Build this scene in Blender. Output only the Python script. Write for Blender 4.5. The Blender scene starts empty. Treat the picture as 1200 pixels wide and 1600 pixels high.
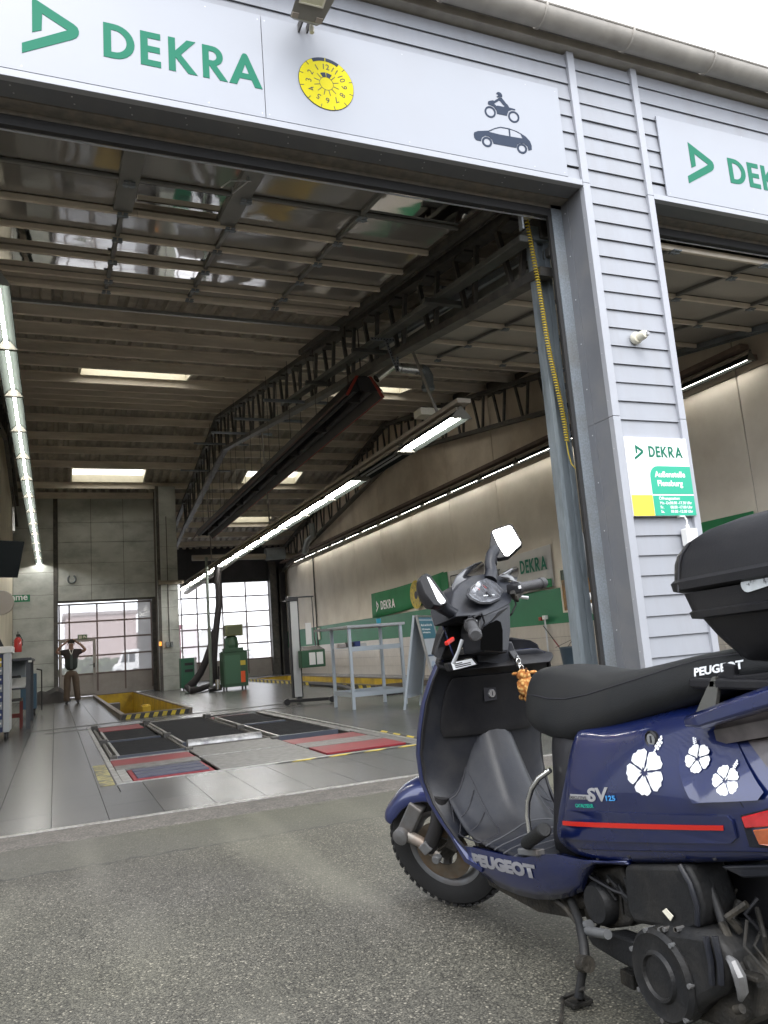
import bpy, math, random
from mathutils import Vector, Matrix
random.seed(7)
SC = bpy.context.scene
COL = SC.collection
rad = math.radians

# ------------------------------------------------------------------ camera
CAM_M = [[0.9214124, -0.3811689, -0.0755603], [0.0054734, -0.1816993, 0.9833389], [0.3885475, 0.9064743, 0.1653338]]          # rows: right, up, forward
FPX = 1222.364            # focal length in pixels of the 1200 x 1600 photograph
CAM_P = Vector((0.0, 0.0, 1.05))
_r, _u, _f = [Vector(r) for r in CAM_M]
cam_data = bpy.data.cameras.new('camera')
cam_data.sensor_fit = 'VERTICAL'; cam_data.sensor_height = 36.0; cam_data.sensor_width = 27.0
cam_data.lens = 36.0 * FPX / 1600.0
cam_data.clip_start = 0.05; cam_data.clip_end = 3000.0
cam = bpy.data.objects.new('camera', cam_data); COL.objects.link(cam)
cam.matrix_world = Matrix(((_r.x, _u.x, -_f.x, CAM_P.x), (_r.y, _u.y, -_f.y, CAM_P.y), (_r.z, _u.z, -_f.z, CAM_P.z), (0, 0, 0, 1)))
SC.camera = cam

# ------------------------------------------------------------------ world, sun, exposure
SUN_EL, SUN_AZ = rad(52), rad(200)       # overcast: a high soft sun behind the camera
world = bpy.data.worlds.new('World'); SC.world = world; world.use_nodes = True
wn = world.node_tree; wn.nodes.clear()
w_out = wn.nodes.new('ShaderNodeOutputWorld'); w_bg = wn.nodes.new('ShaderNodeBackground')
w_sky = wn.nodes.new('ShaderNodeTexSky'); w_sky.sky_type = 'NISHITA'; w_sky.sun_disc = False
w_sky.sun_elevation = SUN_EL; w_sky.sun_rotation = SUN_AZ; w_sky.dust_density = 4.0; w_sky.air_density = 1.0
w_hs = wn.nodes.new('ShaderNodeHueSaturation'); w_hs.inputs['Saturation'].default_value = 0.16
w_mix = wn.nodes.new('ShaderNodeMixRGB'); w_mix.inputs[0].default_value = 0.75
w_mix.inputs[2].default_value = (10.0, 10.4, 11.2, 1)      # the even cloud layer
wn.links.new(w_sky.outputs[0], w_hs.inputs['Color']); wn.links.new(w_hs.outputs[0], w_mix.inputs[1])
wn.links.new(w_mix.outputs[0], w_bg.inputs['Color']); w_bg.inputs['Strength'].default_value = 0.12
wn.links.new(w_bg.outputs[0], w_out.inputs[0])
sun_d = bpy.data.lights.new('sun', 'SUN'); sun_d.energy = 0.6; sun_d.angle = rad(25); sun_d.color = (1, 0.97, 0.92)
sun = bpy.data.objects.new('sun', sun_d); COL.objects.link(sun)
_d = Vector((math.sin(SUN_AZ) * math.cos(SUN_EL), math.cos(SUN_AZ) * math.cos(SUN_EL), math.sin(SUN_EL)))
sun.rotation_euler = _d.to_track_quat('Z', 'Y').to_euler(); sun.location = (0, -20, 30)
SC.view_settings.view_transform = 'Standard'; SC.view_settings.look = 'None'
SC.view_settings.exposure = 1.62; SC.view_settings.gamma = 1.0; SC.view_settings.use_curve_mapping = False
SC.render.engine = 'CYCLES'
cy = SC.cycles
cy.max_bounces = 9; cy.diffuse_bounces = 5; cy.glossy_bounces = 4; cy.transmission_bounces = 5; cy.transparent_max_bounces = 12
cy.sample_clamp_indirect = 6.0; cy.use_denoising = True; cy.caustics_reflective = False; cy.caustics_refractive = False
try: cy.use_light_tree = True
except Exception: pass

# ------------------------------------------------------------------ helpers
def ray(px, py):
    return _r * ((px - 600) / FPX) - _u * ((py - 800) / FPX) + _f
def hit(px, py, ax, v):
    """where the sight line of a photo pixel meets the plane x/y/z = v (used to take real positions off the photo)"""
    d = ray(px, py); i = 'xyz'.index(ax); t = (v - CAM_P[i]) / d[i]
    return CAM_P + d * t

def hitp(px, py, P, N):
    d = ray(px, py); P = Vector(P); N = Vector(N)
    return CAM_P + d * ((P - CAM_P).dot(N) / d.dot(N))

ORG = {}
def V(*a): return Vector(a)

class MB:
    def __init__(s): s.v = []; s.f = []; s.m = []; s.mi = 0
    def add(s, vs, fs):
        o = len(s.v); s.v += [tuple(v) for v in vs]
        for f in fs: s.f.append(tuple(o + i for i in f)); s.m.append(s.mi)
        return s
    def box(s, x0, y0, z0, x1, y1, z1):
        return s.add([(x0,y0,z0),(x1,y0,z0),(x1,y1,z0),(x0,y1,z0),(x0,y0,z1),(x1,y0,z1),(x1,y1,z1),(x0,y1,z1)],
                     [(0,3,2,1),(4,5,6,7),(0,1,5,4),(1,2,6,5),(2,3,7,6),(3,0,4,7)])
    def beam(s, a, b, w, h, up=(0,0,1)):
        a, b, up = Vector(a), Vector(b), Vector(up); d = (b - a).normalized()
        x = d.cross(up)
        if x.length < 1e-5: x = d.cross(Vector((1,0,0)))
        x.normalize(); y = x.cross(d).normalized(); x *= w / 2; y *= h / 2
        return s.add([a-x-y, a+x-y, a+x+y, a-x+y, b-x-y, b+x-y, b+x+y, b-x+y],
                     [(0,1,2,3),(4,7,6,5),(0,4,5,1),(1,5,6,2),(2,6,7,3),(3,7,4,0)])
    def loft(s, rings, caps=True, closed=True):
        n = len(rings[0]); o = len(s.v)
        for r in rings: s.v += [tuple(p) for p in r]
        k = n if closed else n - 1
        for i in range(len(rings) - 1):
            for j in range(k):
                a, b = o + i*n + j, o + i*n + (j+1) % n
                s.f.append((a, b, b + n, a + n)); s.m.append(s.mi)
        if caps and closed:
            s.f.append(tuple(o + j for j in reversed(range(n)))); s.m.append(s.mi)
            s.f.append(tuple(o + (len(rings)-1)*n + j for j in range(n))); s.m.append(s.mi)
        return s
    def tube(s, pts, r, n=8, caps=True):
        pts = [Vector(p) for p in pts]; rr = r if isinstance(r, (list, tuple)) else [r] * len(pts)
        rings = []; x = None
        for i, p in enumerate(pts):
            if i == 0: d = pts[1] - p
            elif i == len(pts) - 1: d = p - pts[i-1]
            else: d = (pts[i+1] - p).normalized() + (p - pts[i-1]).normalized()
            if d.length < 1e-7: d = Vector((0,0,1))
            d.normalize()
            if x is None:
                x = d.cross(Vector((0,0,1)))
                if x.length < 1e-3: x = d.cross(Vector((0,1,0)))
            x = (x - d * x.dot(d)).normalized(); y = d.cross(x)
            rings.append([p + (x * math.cos(2*math.pi*k/n) + y * math.sin(2*math.pi*k/n)) * rr[i] for k in range(n)])
        return s.loft(rings, caps)
    def prism(s, pts, vec):
        """closed outline of 3D points pushed along vec"""
        pts = [Vector(p) for p in pts]; vec = Vector(vec); n = len(pts); o = len(s.v)
        s.v += [tuple(p) for p in pts] + [tuple(p + vec) for p in pts]
        s.f.append(tuple(o + i for i in range(n))); s.m.append(s.mi)
        s.f.append(tuple(o + n + i for i in reversed(range(n)))); s.m.append(s.mi)
        for i in range(n):
            j = (i + 1) % n; s.f.append((o+j, o+i, o+n+i, o+n+j)); s.m.append(s.mi)
        return s
    def lathe(s, prof, c, ax='z', n=24, a0=0, a1=2*math.pi):
        """prof: (radius, height) pairs about an axis through c"""
        c = Vector(c); full = abs(a1 - a0 - 2*math.pi) < 1e-6; rings = []
        for (r, h) in prof:
            ring = []
            for k in range(n if full else n + 1):
                a = a0 + (a1 - a0) * k / n; u, w = r*math.cos(a), r*math.sin(a)
                ring.append(c + {'z': V(u,w,h), 'x': V(h,u,w), 'y': V(w,h,u)}[ax])
            rings.append(ring)
        return s.loft(rings, caps=full, closed=full)
    def build(s, name, mat, parent=None, smooth=False, bevel=0, world=True, sub=0, label=None, seg=2, solid=0):
        me = bpy.data.meshes.new(name)
        o = ORG.get(parent.name, V(0,0,0)) if (parent is not None and world) else V(0,0,0)
        me.from_pydata([(v[0]-o.x, v[1]-o.y, v[2]-o.z) for v in s.v], [], s.f)
        for m in (mat if isinstance(mat, list) else [mat]): me.materials.append(m)
        if isinstance(mat, list): me.polygons.foreach_set('material_index', s.m)
        return link(name, me, parent, smooth, bevel, sub, label, seg, solid)

def link(name, me, parent=None, smooth=False, bevel=0, sub=0, label=None, seg=2, solid=0):
    me.validate()
    if smooth: me.polygons.foreach_set('use_smooth', [True] * len(me.polygons))
    fix_normals(me)
    ob = bpy.data.objects.new(name, me); COL.objects.link(ob)
    if parent is not None:
        ob.parent = parent; ORG[ob.name] = ORG.get(parent.name, V(0,0,0))
    if solid:
        m = ob.modifiers.new('solid', 'SOLIDIFY'); m.thickness = solid; m.offset = -1
    if bevel:
        m = ob.modifiers.new('bevel', 'BEVEL'); m.width = bevel; m.segments = seg; m.limit_method = 'ANGLE'; m.angle_limit = rad(35)
    if sub:
        m = ob.modifiers.new('sub', 'SUBSURF'); m.levels = sub; m.render_levels = sub
    if smooth and not sub:
        try: me.set_sharp_from_angle(angle=rad(38))
        except Exception: pass
    if label: ob['label'] = label
    return ob
import bmesh
def fix_normals(me):
    bm = bmesh.new(); bm.from_mesh(me)
    bmesh.ops.recalc_face_normals(bm, faces=bm.faces); bm.to_mesh(me); bm.free()

def thing(name, loc, label, cat, group=None, rot=None):
    e = bpy.data.objects.new(name, None); e.empty_display_size = 0.2; e.location = loc; COL.objects.link(e)
    if rot: e.rotation_euler = rot
    ORG[e.name] = Vector(loc)
    return tag(e, label, cat, group)
def tag(o, label=None, cat=None, group=None, kind=None):
    if label: o['label'] = label
    if cat: o['category'] = cat
    if group: o['group'] = group
    if kind: o['kind'] = kind
    return o
def copy_tree(o, loc=None, parent=None, label=None):
    c = o.copy(); COL.objects.link(c)
    if parent is not None: c.parent = parent
    if loc is not None: c.location = loc; ORG[c.name] = Vector(loc)
    if label: c['label'] = label
    for ch in list(o.children): copy_tree(ch, None, c)
    return c

def flat_mesh(loops, ext=0.001, text=None, size=1.0, bold=0.0, align='LEFT'):
    """filled 2D outline (or text) with thickness, lying in the xy plane"""
    if text is None:
        cu = bpy.data.curves.new('outline', 'CURVE'); cu.dimensions = '2D'; cu.fill_mode = 'BOTH'; cu.extrude = ext
        for lp in loops:
            sp = cu.splines.new('POLY'); sp.points.add(len(lp) - 1); sp.use_cyclic_u = True
            for i, p in enumerate(lp): sp.points[i].co = (p[0], p[1], 0, 1)
    else:
        cu = bpy.data.curves.new('lettering', 'FONT'); cu.body = text; cu.size = size; cu.extrude = ext; cu.offset = bold
        cu.resolution_u = 3; cu.align_x = align
    ob = bpy.data.objects.new('tmp_outline', cu); COL.objects.link(ob)
    dg = bpy.context.evaluated_depsgraph_get(); me = bpy.data.meshes.new_from_object(ob.evaluated_get(dg))
    bpy.data.objects.remove(ob); bpy.data.curves.remove(cu)
    return me
def plane_m(o, u, v, su=1, sv=1):
    o, u, v = Vector(o), Vector(u), Vector(v); w = u.cross(v).normalized()
    return Matrix(((u.x*su, v.x*sv, w.x, o.x), (u.y*su, v.y*sv, w.y, o.y), (u.z*su, v.z*sv, w.z, o.z), (0,0,0,1)))
def put_flat(name, me, M, mat, parent=None, label=None):
    me.transform(M); me.materials.clear(); me.materials.append(mat)
    o = ORG.get(parent.name, V(0,0,0)) if parent is not None else V(0,0,0)
    me.transform(Matrix.Translation(-o)); me.name = name
    ob = bpy.data.objects.new(name, me); COL.objects.link(ob)
    if parent is not None: ob.parent = parent; ORG[ob.name] = o
    if label: ob['label'] = label
    return ob

# ------------------------------------------------------------------ materials
def nt(name):
    m = bpy.data.materials.new(name); m.use_nodes = True; t = m.node_tree
    return m, t, t.nodes['Principled BSDF']
def mat(name, col, rough=0.5, metal=0.0, var=0.0, vs=3.0, bump=0.0, bs=60.0, coat=0.0, spec=0.5, dirt=None, ds=1.5, da=0.5, stretch=(1,1,1), emit=None, es=0, rvar=0.0, thr=(0.45, 0.7), place=False):
    m, t, b = nt(name); N, L = t.nodes, t.links
    b.inputs['Base Color'].default_value = (*col, 1); b.inputs['Roughness'].default_value = rough
    b.inputs['Metallic'].default_value = metal; b.inputs['Coat Weight'].default_value = coat
    b.inputs['Coat Roughness'].default_value = 0.05; b.inputs['Coat IOR'].default_value = 1.65
    b.inputs['Specular IOR Level'].default_value = spec
    if emit: b.inputs['Emission Color'].default_value = (*emit, 1); b.inputs['Emission Strength'].default_value = es
    if var or bump or dirt or rvar:
        tc = N.new('ShaderNodeTexCoord'); mp = N.new('ShaderNodeMapping'); L.new(N.new('ShaderNodeNewGeometry').outputs['Position'] if place else tc.outputs['Object'], mp.inputs[0]); mp.inputs['Scale'].default_value = stretch
        last = None
        if var:
            n = N.new('ShaderNodeTexNoise'); n.inputs['Scale'].default_value = vs; n.inputs['Detail'].default_value = 6; L.new(mp.outputs[0], n.inputs[0])
            mx = N.new('ShaderNodeMixRGB'); mx.blend_type = 'MULTIPLY'; mx.inputs[0].default_value = 1; mx.inputs[1].default_value = (*col, 1)
            mr = N.new('ShaderNodeMapRange'); mr.inputs['From Min'].default_value = 0.3; mr.inputs['From Max'].default_value = 0.7
            mr.inputs['To Min'].default_value = 1 - var; mr.inputs['To Max'].default_value = 1 + var
            L.new(n.outputs['Fac'], mr.inputs[0]); L.new(mr.outputs[0], mx.inputs[2]); last = mx.outputs[0]
            if rvar:
                r2 = N.new('ShaderNodeMapRange'); r2.inputs['From Min'].default_value = 0.3; r2.inputs['From Max'].default_value = 0.7
                r2.inputs['To Min'].default_value = max(0.02, rough - rvar); r2.inputs['To Max'].default_value = rough + rvar
                L.new(n.outputs['Fac'], r2.inputs[0]); L.new(r2.outputs[0], b.inputs['Roughness'])
        if dirt:
            n = N.new('ShaderNodeTexNoise'); n.inputs['Scale'].default_value = ds; n.inputs['Detail'].default_value = 8; n.inputs['Roughness'].default_value = 0.65; L.new(mp.outputs[0], n.inputs[0])
            mr = N.new('ShaderNodeMapRange'); mr.inputs['From Min'].default_value = thr[0]; mr.inputs['From Max'].default_value = thr[1]; mr.inputs['To Max'].default_value = da
            L.new(n.outputs['Fac'], mr.inputs[0])
            mx = N.new('ShaderNodeMixRGB'); mx.inputs[2].default_value = (*dirt, 1); L.new(mr.outputs[0], mx.inputs[0])
            if last: L.new(last, mx.inputs[1])
            else: mx.inputs[1].default_value = (*col, 1)
            last = mx.outputs[0]
        if last: L.new(last, b.inputs['Base Color'])
        if bump:
            n = N.new('ShaderNodeTexNoise'); n.inputs['Scale'].default_value = bs; n.inputs['Detail'].default_value = 3; L.new(mp.outputs[0], n.inputs[0])
            bp = N.new('ShaderNodeBump'); bp.inputs['Strength'].default_value = bump; bp.inputs['Distance'].default_value = 0.01
            L.new(n.outputs['Fac'], bp.inputs['Height']); L.new(bp.outputs[0], b.inputs['Normal'])
    return m
def emat(name, col, s):
    m = bpy.data.materials.new(name); m.use_nodes = True; t = m.node_tree; t.nodes.clear()
    e = t.nodes.new('ShaderNodeEmission'); o = t.nodes.new('ShaderNodeOutputMaterial'); e.inputs[0].default_value = (*col, 1); e.inputs[1].default_value = s
    t.links.new(e.outputs[0], o.inputs[0]); return m

M = {}
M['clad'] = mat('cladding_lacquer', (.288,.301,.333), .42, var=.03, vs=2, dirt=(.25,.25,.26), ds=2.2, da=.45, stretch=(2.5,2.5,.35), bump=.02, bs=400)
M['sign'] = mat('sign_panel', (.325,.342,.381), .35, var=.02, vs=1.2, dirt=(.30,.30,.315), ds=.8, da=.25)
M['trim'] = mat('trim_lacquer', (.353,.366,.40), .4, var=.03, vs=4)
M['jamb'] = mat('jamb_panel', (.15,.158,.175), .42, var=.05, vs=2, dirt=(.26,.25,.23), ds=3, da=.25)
M['zinc'] = mat('gutter_zinc', (.36,.335,.30), .6, .05, var=.18, vs=5, dirt=(.36,.34,.31), ds=3, da=.7, bump=.1, bs=40)
M['galv'] = mat('galvanised_steel', (.24,.27,.30), .5, .5, var=.18, vs=60, dirt=(.16,.14,.11), ds=2, da=.5, bump=.05, bs=90)
M['rubber'] = mat('black_rubber', (.02,.02,.021), .7, var=.1, vs=20)
M['green'] = mat('sign_green', (.008,.155,.092), .55, spec=.2)
M['darkblue'] = mat('pictogram_blue', (.022,.034,.062), .5, spec=.2)
M['yellow'] = mat('sign_yellow', (.60,.52,.002), .5, spec=.2)
M['white'] = mat('white_plastic', (.78,.78,.76), .45, var=.03, vs=8)
M['cream'] = mat('cream_plastic', (.66,.63,.52), .45, var=.05, vs=8)
M['black'] = mat('black_plastic', (.022,.022,.024), .45)
M['recess_shade'] = mat('recess_shade_black', (.004,.004,.004), 1.0, spec=0)
M['ink'] = mat('black_ink', (.015,.015,.02), .5)
M['steel'] = mat('dark_painted_steel', (.075,.073,.070), .5, .2, var=.25, vs=9, dirt=(.15,.135,.115), ds=5, da=.7)
M['purlin'] = mat('purlin_paint', (.80,.735,.65), .6, var=.08, vs=3, dirt=(.42,.36,.29), ds=1.6, da=.5, stretch=(.5,3,3))
M['roof'] = mat('corrugated_roof', (.42,.385,.34), .7, var=.2, vs=4, dirt=(.18,.165,.14), ds=1.2, da=.7)
M['chrome'] = mat('bright_steel', (.62,.62,.60), .22, 1.0, var=.1, vs=10)
M['alu'] = mat('aluminium', (.55,.56,.57), .35, .8, var=.08, vs=12)
# ================================================================== ground and floor
YF, YD = 5.57, 5.93            # face of the cladding, plane of the door
XL, XR = -1.35, 10.4           # side walls of the hall
YB1, YB2 = 30.3, 37.2          # back wall of the left bay and of the right bay
YRG, ZRG, S1, S2 = 23.2, 8.32, .1635, .174
def zb(y): return ZRG - S1*(YRG-y) if y < YRG else ZRG - S2*(y-YRG)

def asphalt_mat():
    m, t, b = nt('asphalt'); N, L = t.nodes, t.links
    tc = N.new('ShaderNodeTexCoord')
    def noise(s, d=5, r=.6):
        n = N.new('ShaderNodeTexNoise'); n.inputs['Scale'].default_value = s; n.inputs['Detail'].default_value = d; n.inputs['Roughness'].default_value = r
        L.new(tc.outputs['Object'], n.inputs[0]); return n
    v = N.new('ShaderNodeTexVoronoi'); v.inputs['Scale'].default_value = 150; L.new(tc.outputs['Object'], v.inputs[0])
    v2 = N.new('ShaderNodeTexVoronoi'); v2.inputs['Scale'].default_value = 55; L.new(tc.outputs['Object'], v2.inputs[0])
    cr = N.new('ShaderNodeValToRGB'); e = cr.color_ramp
    e.elements[0].position = 0; e.elements[0].color = (.045,.043,.038,1); e.elements[1].position = 1; e.elements[1].color = (.30,.28,.24,1)
    for p, c in ((.35,(.080,.077,.066,1)), (.74,(.098,.094,.081,1)), (.90,(.130,.123,.105,1)), (.97,(.22,.205,.175,1))):
        q = e.elements.new(p); q.color = c
    sep = N.new('ShaderNodeSeparateColor'); L.new(v.outputs['Color'], sep.inputs[0]); L.new(sep.outputs[0], cr.inputs[0])
    # stones fade towards their joints
    dk = N.new('ShaderNodeMapRange'); dk.inputs['From Min'].default_value = .35; dk.inputs['From Max'].default_value = .75; dk.inputs['To Min'].default_value = 1; dk.inputs['To Max'].default_value = .35
    L.new(v.outputs['Distance'], dk.inputs[0])
    m1 = N.new('ShaderNodeMixRGB'); m1.blend_type = 'MULTIPLY'; m1.inputs[0].default_value = 1; L.new(cr.outputs[0], m1.inputs[1]); L.new(dk.outputs[0], m1.inputs[2])
    n1 = noise(.9); n2 = noise(9)
    r1 = N.new('ShaderNodeMapRange'); r1.inputs['From Min'].default_value = .3; r1.inputs['From Max'].default_value = .7; r1.inputs['To Min'].default_value = .72; r1.inputs['To Max'].default_value = 1.3; L.new(n1.outputs[0], r1.inputs[0])
    m2 = N.new('ShaderNodeMixRGB'); m2.blend_type = 'MULTIPLY'; m2.inputs[0].default_value = 1; L.new(m1.outputs[0], m2.inputs[1]); L.new(r1.outputs[0], m2.inputs[2])
    # finer, darker repaired band along the threshold
    sx = N.new('ShaderNodeSeparateXYZ'); L.new(tc.outputs['Object'], sx.inputs[0])
    ad = N.new('ShaderNodeMath'); ad.operation = 'MULTIPLY_ADD'; ad.inputs[1].default_value = .16; L.new(n2.outputs[0], ad.inputs[0]); L.new(sx.outputs[1], ad.inputs[2])
    st = N.new('ShaderNodeMapRange'); st.inputs['From Min'].default_value = 4.83; st.inputs['From Max'].default_value = 4.86; L.new(ad.outputs[0], st.inputs[0])
    fine = N.new('ShaderNodeMixRGB'); fine.inputs[0].default_value = .6; fine.inputs[2].default_value = (.074,.073,.063,1); L.new(m2.outputs[0], fine.inputs[1])
    m3 = N.new('ShaderNodeMixRGB'); L.new(st.outputs[0], m3.inputs[0]); L.new(m2.outputs[0], m3.inputs[1]); L.new(fine.outputs[0], m3.inputs[2])
    # joint line between the two
    jn = N.new('ShaderNodeMath'); jn.operation = 'COMPARE'; jn.inputs[1].default_value = 4.845; jn.inputs[2].default_value = .014; L.new(ad.outputs[0], jn.inputs[0])
    m4 = N.new('ShaderNodeMixRGB'); m4.inputs[2].default_value = (.03,.03,.03,1); L.new(m3.outputs[0], m4.inputs[1])
    jm = N.new('ShaderNodeMath'); jm.operation = 'MULTIPLY'; jm.inputs[1].default_value = .7; L.new(jn.outputs[0], jm.inputs[0]); L.new(jm.outputs[0], m4.inputs[0])
    # old oil and tyre stains
    n5 = noise(1.7, 4); s5 = N.new('ShaderNodeMapRange'); s5.inputs['From Min'].default_value = .56; s5.inputs['From Max'].default_value = .72; s5.inputs['To Max'].default_value = .45; L.new(n5.outputs[0], s5.inputs[0])
    m5 = N.new('ShaderNodeMixRGB'); m5.inputs[2].default_value = (.06,.058,.052,1); L.new(m4.outputs[0], m5.inputs[1]); L.new(s5.outputs[0], m5.inputs[0])
    # wheel tracks worn along the way in, and a few dark drips
    mp = N.new('ShaderNodeMapping'); mp.inputs['Scale'].default_value = (1.3,.18,1); mp.inputs['Rotation'].default_value = (0,0,rad(8)); L.new(tc.outputs['Object'], mp.inputs[0])
    n6 = N.new('ShaderNodeTexNoise'); n6.inputs['Scale'].default_value = 1.6; n6.inputs['Detail'].default_value = 3; L.new(mp.outputs[0], n6.inputs[0])
    s6 = N.new('ShaderNodeMapRange'); s6.inputs['From Min'].default_value = .50; s6.inputs['From Max'].default_value = .66; s6.inputs['To Max'].default_value = .38; L.new(n6.outputs[0], s6.inputs[0])
    m6 = N.new('ShaderNodeMixRGB'); m6.inputs[2].default_value = (.15,.145,.125,1); L.new(m5.outputs[0], m6.inputs[1]); L.new(s6.outputs[0], m6.inputs[0])
    v7 = N.new('ShaderNodeTexVoronoi'); v7.inputs['Scale'].default_value = 2.6; L.new(tc.outputs['Object'], v7.inputs[0])
    s7 = N.new('ShaderNodeMapRange'); s7.inputs['From Min'].default_value = .055; s7.inputs['From Max'].default_value = .02; s7.inputs['To Max'].default_value = .7; L.new(v7.outputs['Distance'], s7.inputs[0])
    m7 = N.new('ShaderNodeMixRGB'); m7.inputs[2].default_value = (.03,.028,.026,1); L.new(m6.outputs[0], m7.inputs[1]); L.new(s7.outputs[0], m7.inputs[0])
    n8 = noise(.35, 2); c8 = N.new('ShaderNodeValToRGB'); c8.color_ramp.elements[0].color = (1,1,.86,1); c8.color_ramp.elements[1].color = (1,.985,.97,1); c8.color_ramp.elements[0].position = .4; c8.color_ramp.elements[1].position = .6; L.new(n8.outputs[0], c8.inputs[0])
    m8 = N.new('ShaderNodeMixRGB'); m8.blend_type = 'MULTIPLY'; m8.inputs[0].default_value = 1; L.new(m7.outputs[0], m8.inputs[1]); L.new(c8.outputs[0], m8.inputs[2])
    L.new(m8.outputs[0], b.inputs['Base Color']); b.inputs['Roughness'].default_value = .62
    hb = N.new('ShaderNodeMath'); hb.operation = 'ADD'; L.new(v.outputs['Distance'], hb.inputs[0]); L.new(v2.outputs['Distance'], hb.inputs[1])
    bp = N.new('ShaderNodeBump'); bp.invert = True; bp.inputs['Strength'].default_value = .35; bp.inputs['Distance'].default_value = .005
    L.new(hb.outputs[0], bp.inputs['Height']); L.new(bp.outputs[0], b.inputs['Normal'])
    return m
M['asphalt'] = asphalt_mat()
M['strip'] = mat('washed_concrete', (.105,.095,.084), .85, var=.5, vs=70, dirt=(.06,.057,.05), ds=9, da=.9, bump=1.0, bs=45)
g = MB()
for x0, y0, x1, y1 in ((-600,-600,600,5.5), (-600,5.5,XL-.3,YB2+.3), (XR+.3,5.5,600,YB2+.3), (-600,YB2+.3,600,900)):
    g.box(x0, y0, -.25, x1, y1, -.006)
tag(g.build('ground', M['asphalt']), 'grey asphalt yard with pale stone grain before the hall', kind='structure')
g = MB(); ra = random.Random(4); n_ = 150; rows_ = [[], [], [], []]
for k in range(n_+1):
    x = XL-.3 + (XR-XL+.6)*k/n_; e = 5.5 + ra.uniform(-.022,.022)
    for rw, (y_, z_) in zip(rows_, ((e-.02,-.012), (e+.015,-.003+ra.uniform(-.002,.001)), (5.72,-.002+ra.uniform(-.002,.001)), (5.90,0))): rw.append((x, y_, z_))
g.loft(rows_, caps=False, closed=False)
tag(g.build('concrete_apron', M['strip']), 'rough pale concrete strip in front of the hall threshold', kind='structure')
PIT = (1.20, 16.2, 2.44, 28.2)         # inspection pit opening
PIT2 = (7.05, 17.6, 8.55, 31.0)
BEN = (.50, 7.62, 3.62, 14.75)           # roller bench recess
g = MB()
def slab(x0, y0, x1, y1): g.box(x0, y0, -.3, x1, y1, -.012)
slab(XL-.3, 5.90, XR+.3, BEN[1]); slab(XL-.3, BEN[1], BEN[0], BEN[3]); slab(BEN[2], BEN[1], XR+.3, BEN[3])
slab(XL-.3, BEN[3], XR+.3, PIT[1]); slab(XL-.3, PIT[1], PIT[0], PIT[3]); slab(PIT[2], PIT[1], PIT2[0], PIT[3]); slab(PIT2[2], PIT[1], XR+.3, PIT[3])
slab(PIT2[0], PIT[1], PIT2[2], PIT2[1]); slab(XL-.3, PIT[3], PIT2[0], YB2+.3); slab(PIT2[2], PIT[3], XR+.3, YB2+.3); slab(PIT2[0], PIT2[3], PIT2[2], YB2+.3)
M['grout'] = mat('floor_grout', (.055,.055,.055), .8, var=.2, vs=5)
floor = tag(g.build('floor', M['grout']), 'grey tiled hall floor with a soft sheen', kind='structure')
g = MB(); g.box(XL, 5.905, -.05, XR, 5.945, .006)
g.build('threshold_strip', mat('threshold_steel', (.34,.33,.31), .45, .5, var=.3, vs=30, dirt=(.14,.12,.1), ds=8, da=.7), floor, world=False)
def tile_mat(name, k, tint=(1,1,1)):
    return mat(name, (.083*k*tint[0], .083*k*tint[1], .083*k*tint[2]), .27, var=.10, vs=1.6, dirt=(.055*k,.054*k,.053*k), ds=1.4, da=.45, rvar=.0, stretch=(2.4,.35,1), thr=(.36,.80), place=True)
TM = [tile_mat('floor_tile_grey', 1.0), tile_mat('floor_tile_pale', 1.1, (1.02,1,.98)), tile_mat('floor_tile_dark', .9)]
def blocked(x0, y0, x1, y1):
    for r in (PIT, PIT2, BEN):
        if x0 < r[2] and x1 > r[0] and y0 < r[3] and y1 > r[1]: return r
    return None
tmesh = {}
TW, TL, GX, GY = .37, .61, -.03, 5.95
far = {0: MB(), 1: MB()}; ntile = 0
def clip_tile(x0, y0, x1, y1):
    """a tile cut off where it would cover an opening"""
    r = blocked(x0, y0, x1, y1)
    if r is None: return [(x0, y0, x1, y1)]
    out = []
    if x0 < r[0]: out.append((x0, y0, r[0]-.004, y1))
    if x1 > r[2]: out.append((r[2]+.004, y0, x1, y1))
    xa, xb = max(x0, r[0]), min(x1, r[2])
    if y0 < r[1]: out.append((xa, y0, xb, r[1]-.004))
    if y1 > r[3]: out.append((xa, r[3]+.004, xb, y1))
    return out
iy = 0; rt = random.Random(3)
while GY + iy*TL < YB2:
    y0 = GY + iy*TL; y1 = min(y0 + TL, YB2)
    ix = int((XL - GX)//TW)
    while GX + ix*TW < XR:
        x0 = GX + ix*TW; x1 = min(x0+TW, XR); x0 = max(x0, XL)
        near = y0 < 13.8 and x0 < 4.9
        full = blocked(x0, y0, x1, y1) is None and x1-x0 > TW-.01 and y1-y0 > TL-.01
        for (a, b_, c, d) in clip_tile(x0, y0, x1, y1):
            if c-a < .02 or d-b_ < .02: continue
            dz = rt.uniform(-.0004, .0004)
            if near and ntile < 296:
                ntile += 1; k = rt.choice((0,0,0,1,2))
                if full:
                    if k not in tmesh:
                        mb = MB(); mb.box(.0022,.0030,-.012,TW-.0022,TL-.0030,0); o = mb.build('tile', TM[k], floor, world=False); tmesh[k] = o.data
                    else:
                        o = bpy.data.objects.new('tile', tmesh[k]); COL.objects.link(o); o.parent = floor
                    o.location = (x0, y0, dz)
                else:
                    mb = MB(); mb.box(a+.003,b_+.003,-.012,c-.003,d-.003,dz); mb.build('tile', TM[k], floor, world=False)
            else:
                far[0].box(a+.003, b_+.003, -.012, c-.003, d-.003, dz)
        ix += 1
    iy += 1
tag(far[0].build('far_tiles', TM[0], floor, world=False), kind='stuff')

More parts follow.
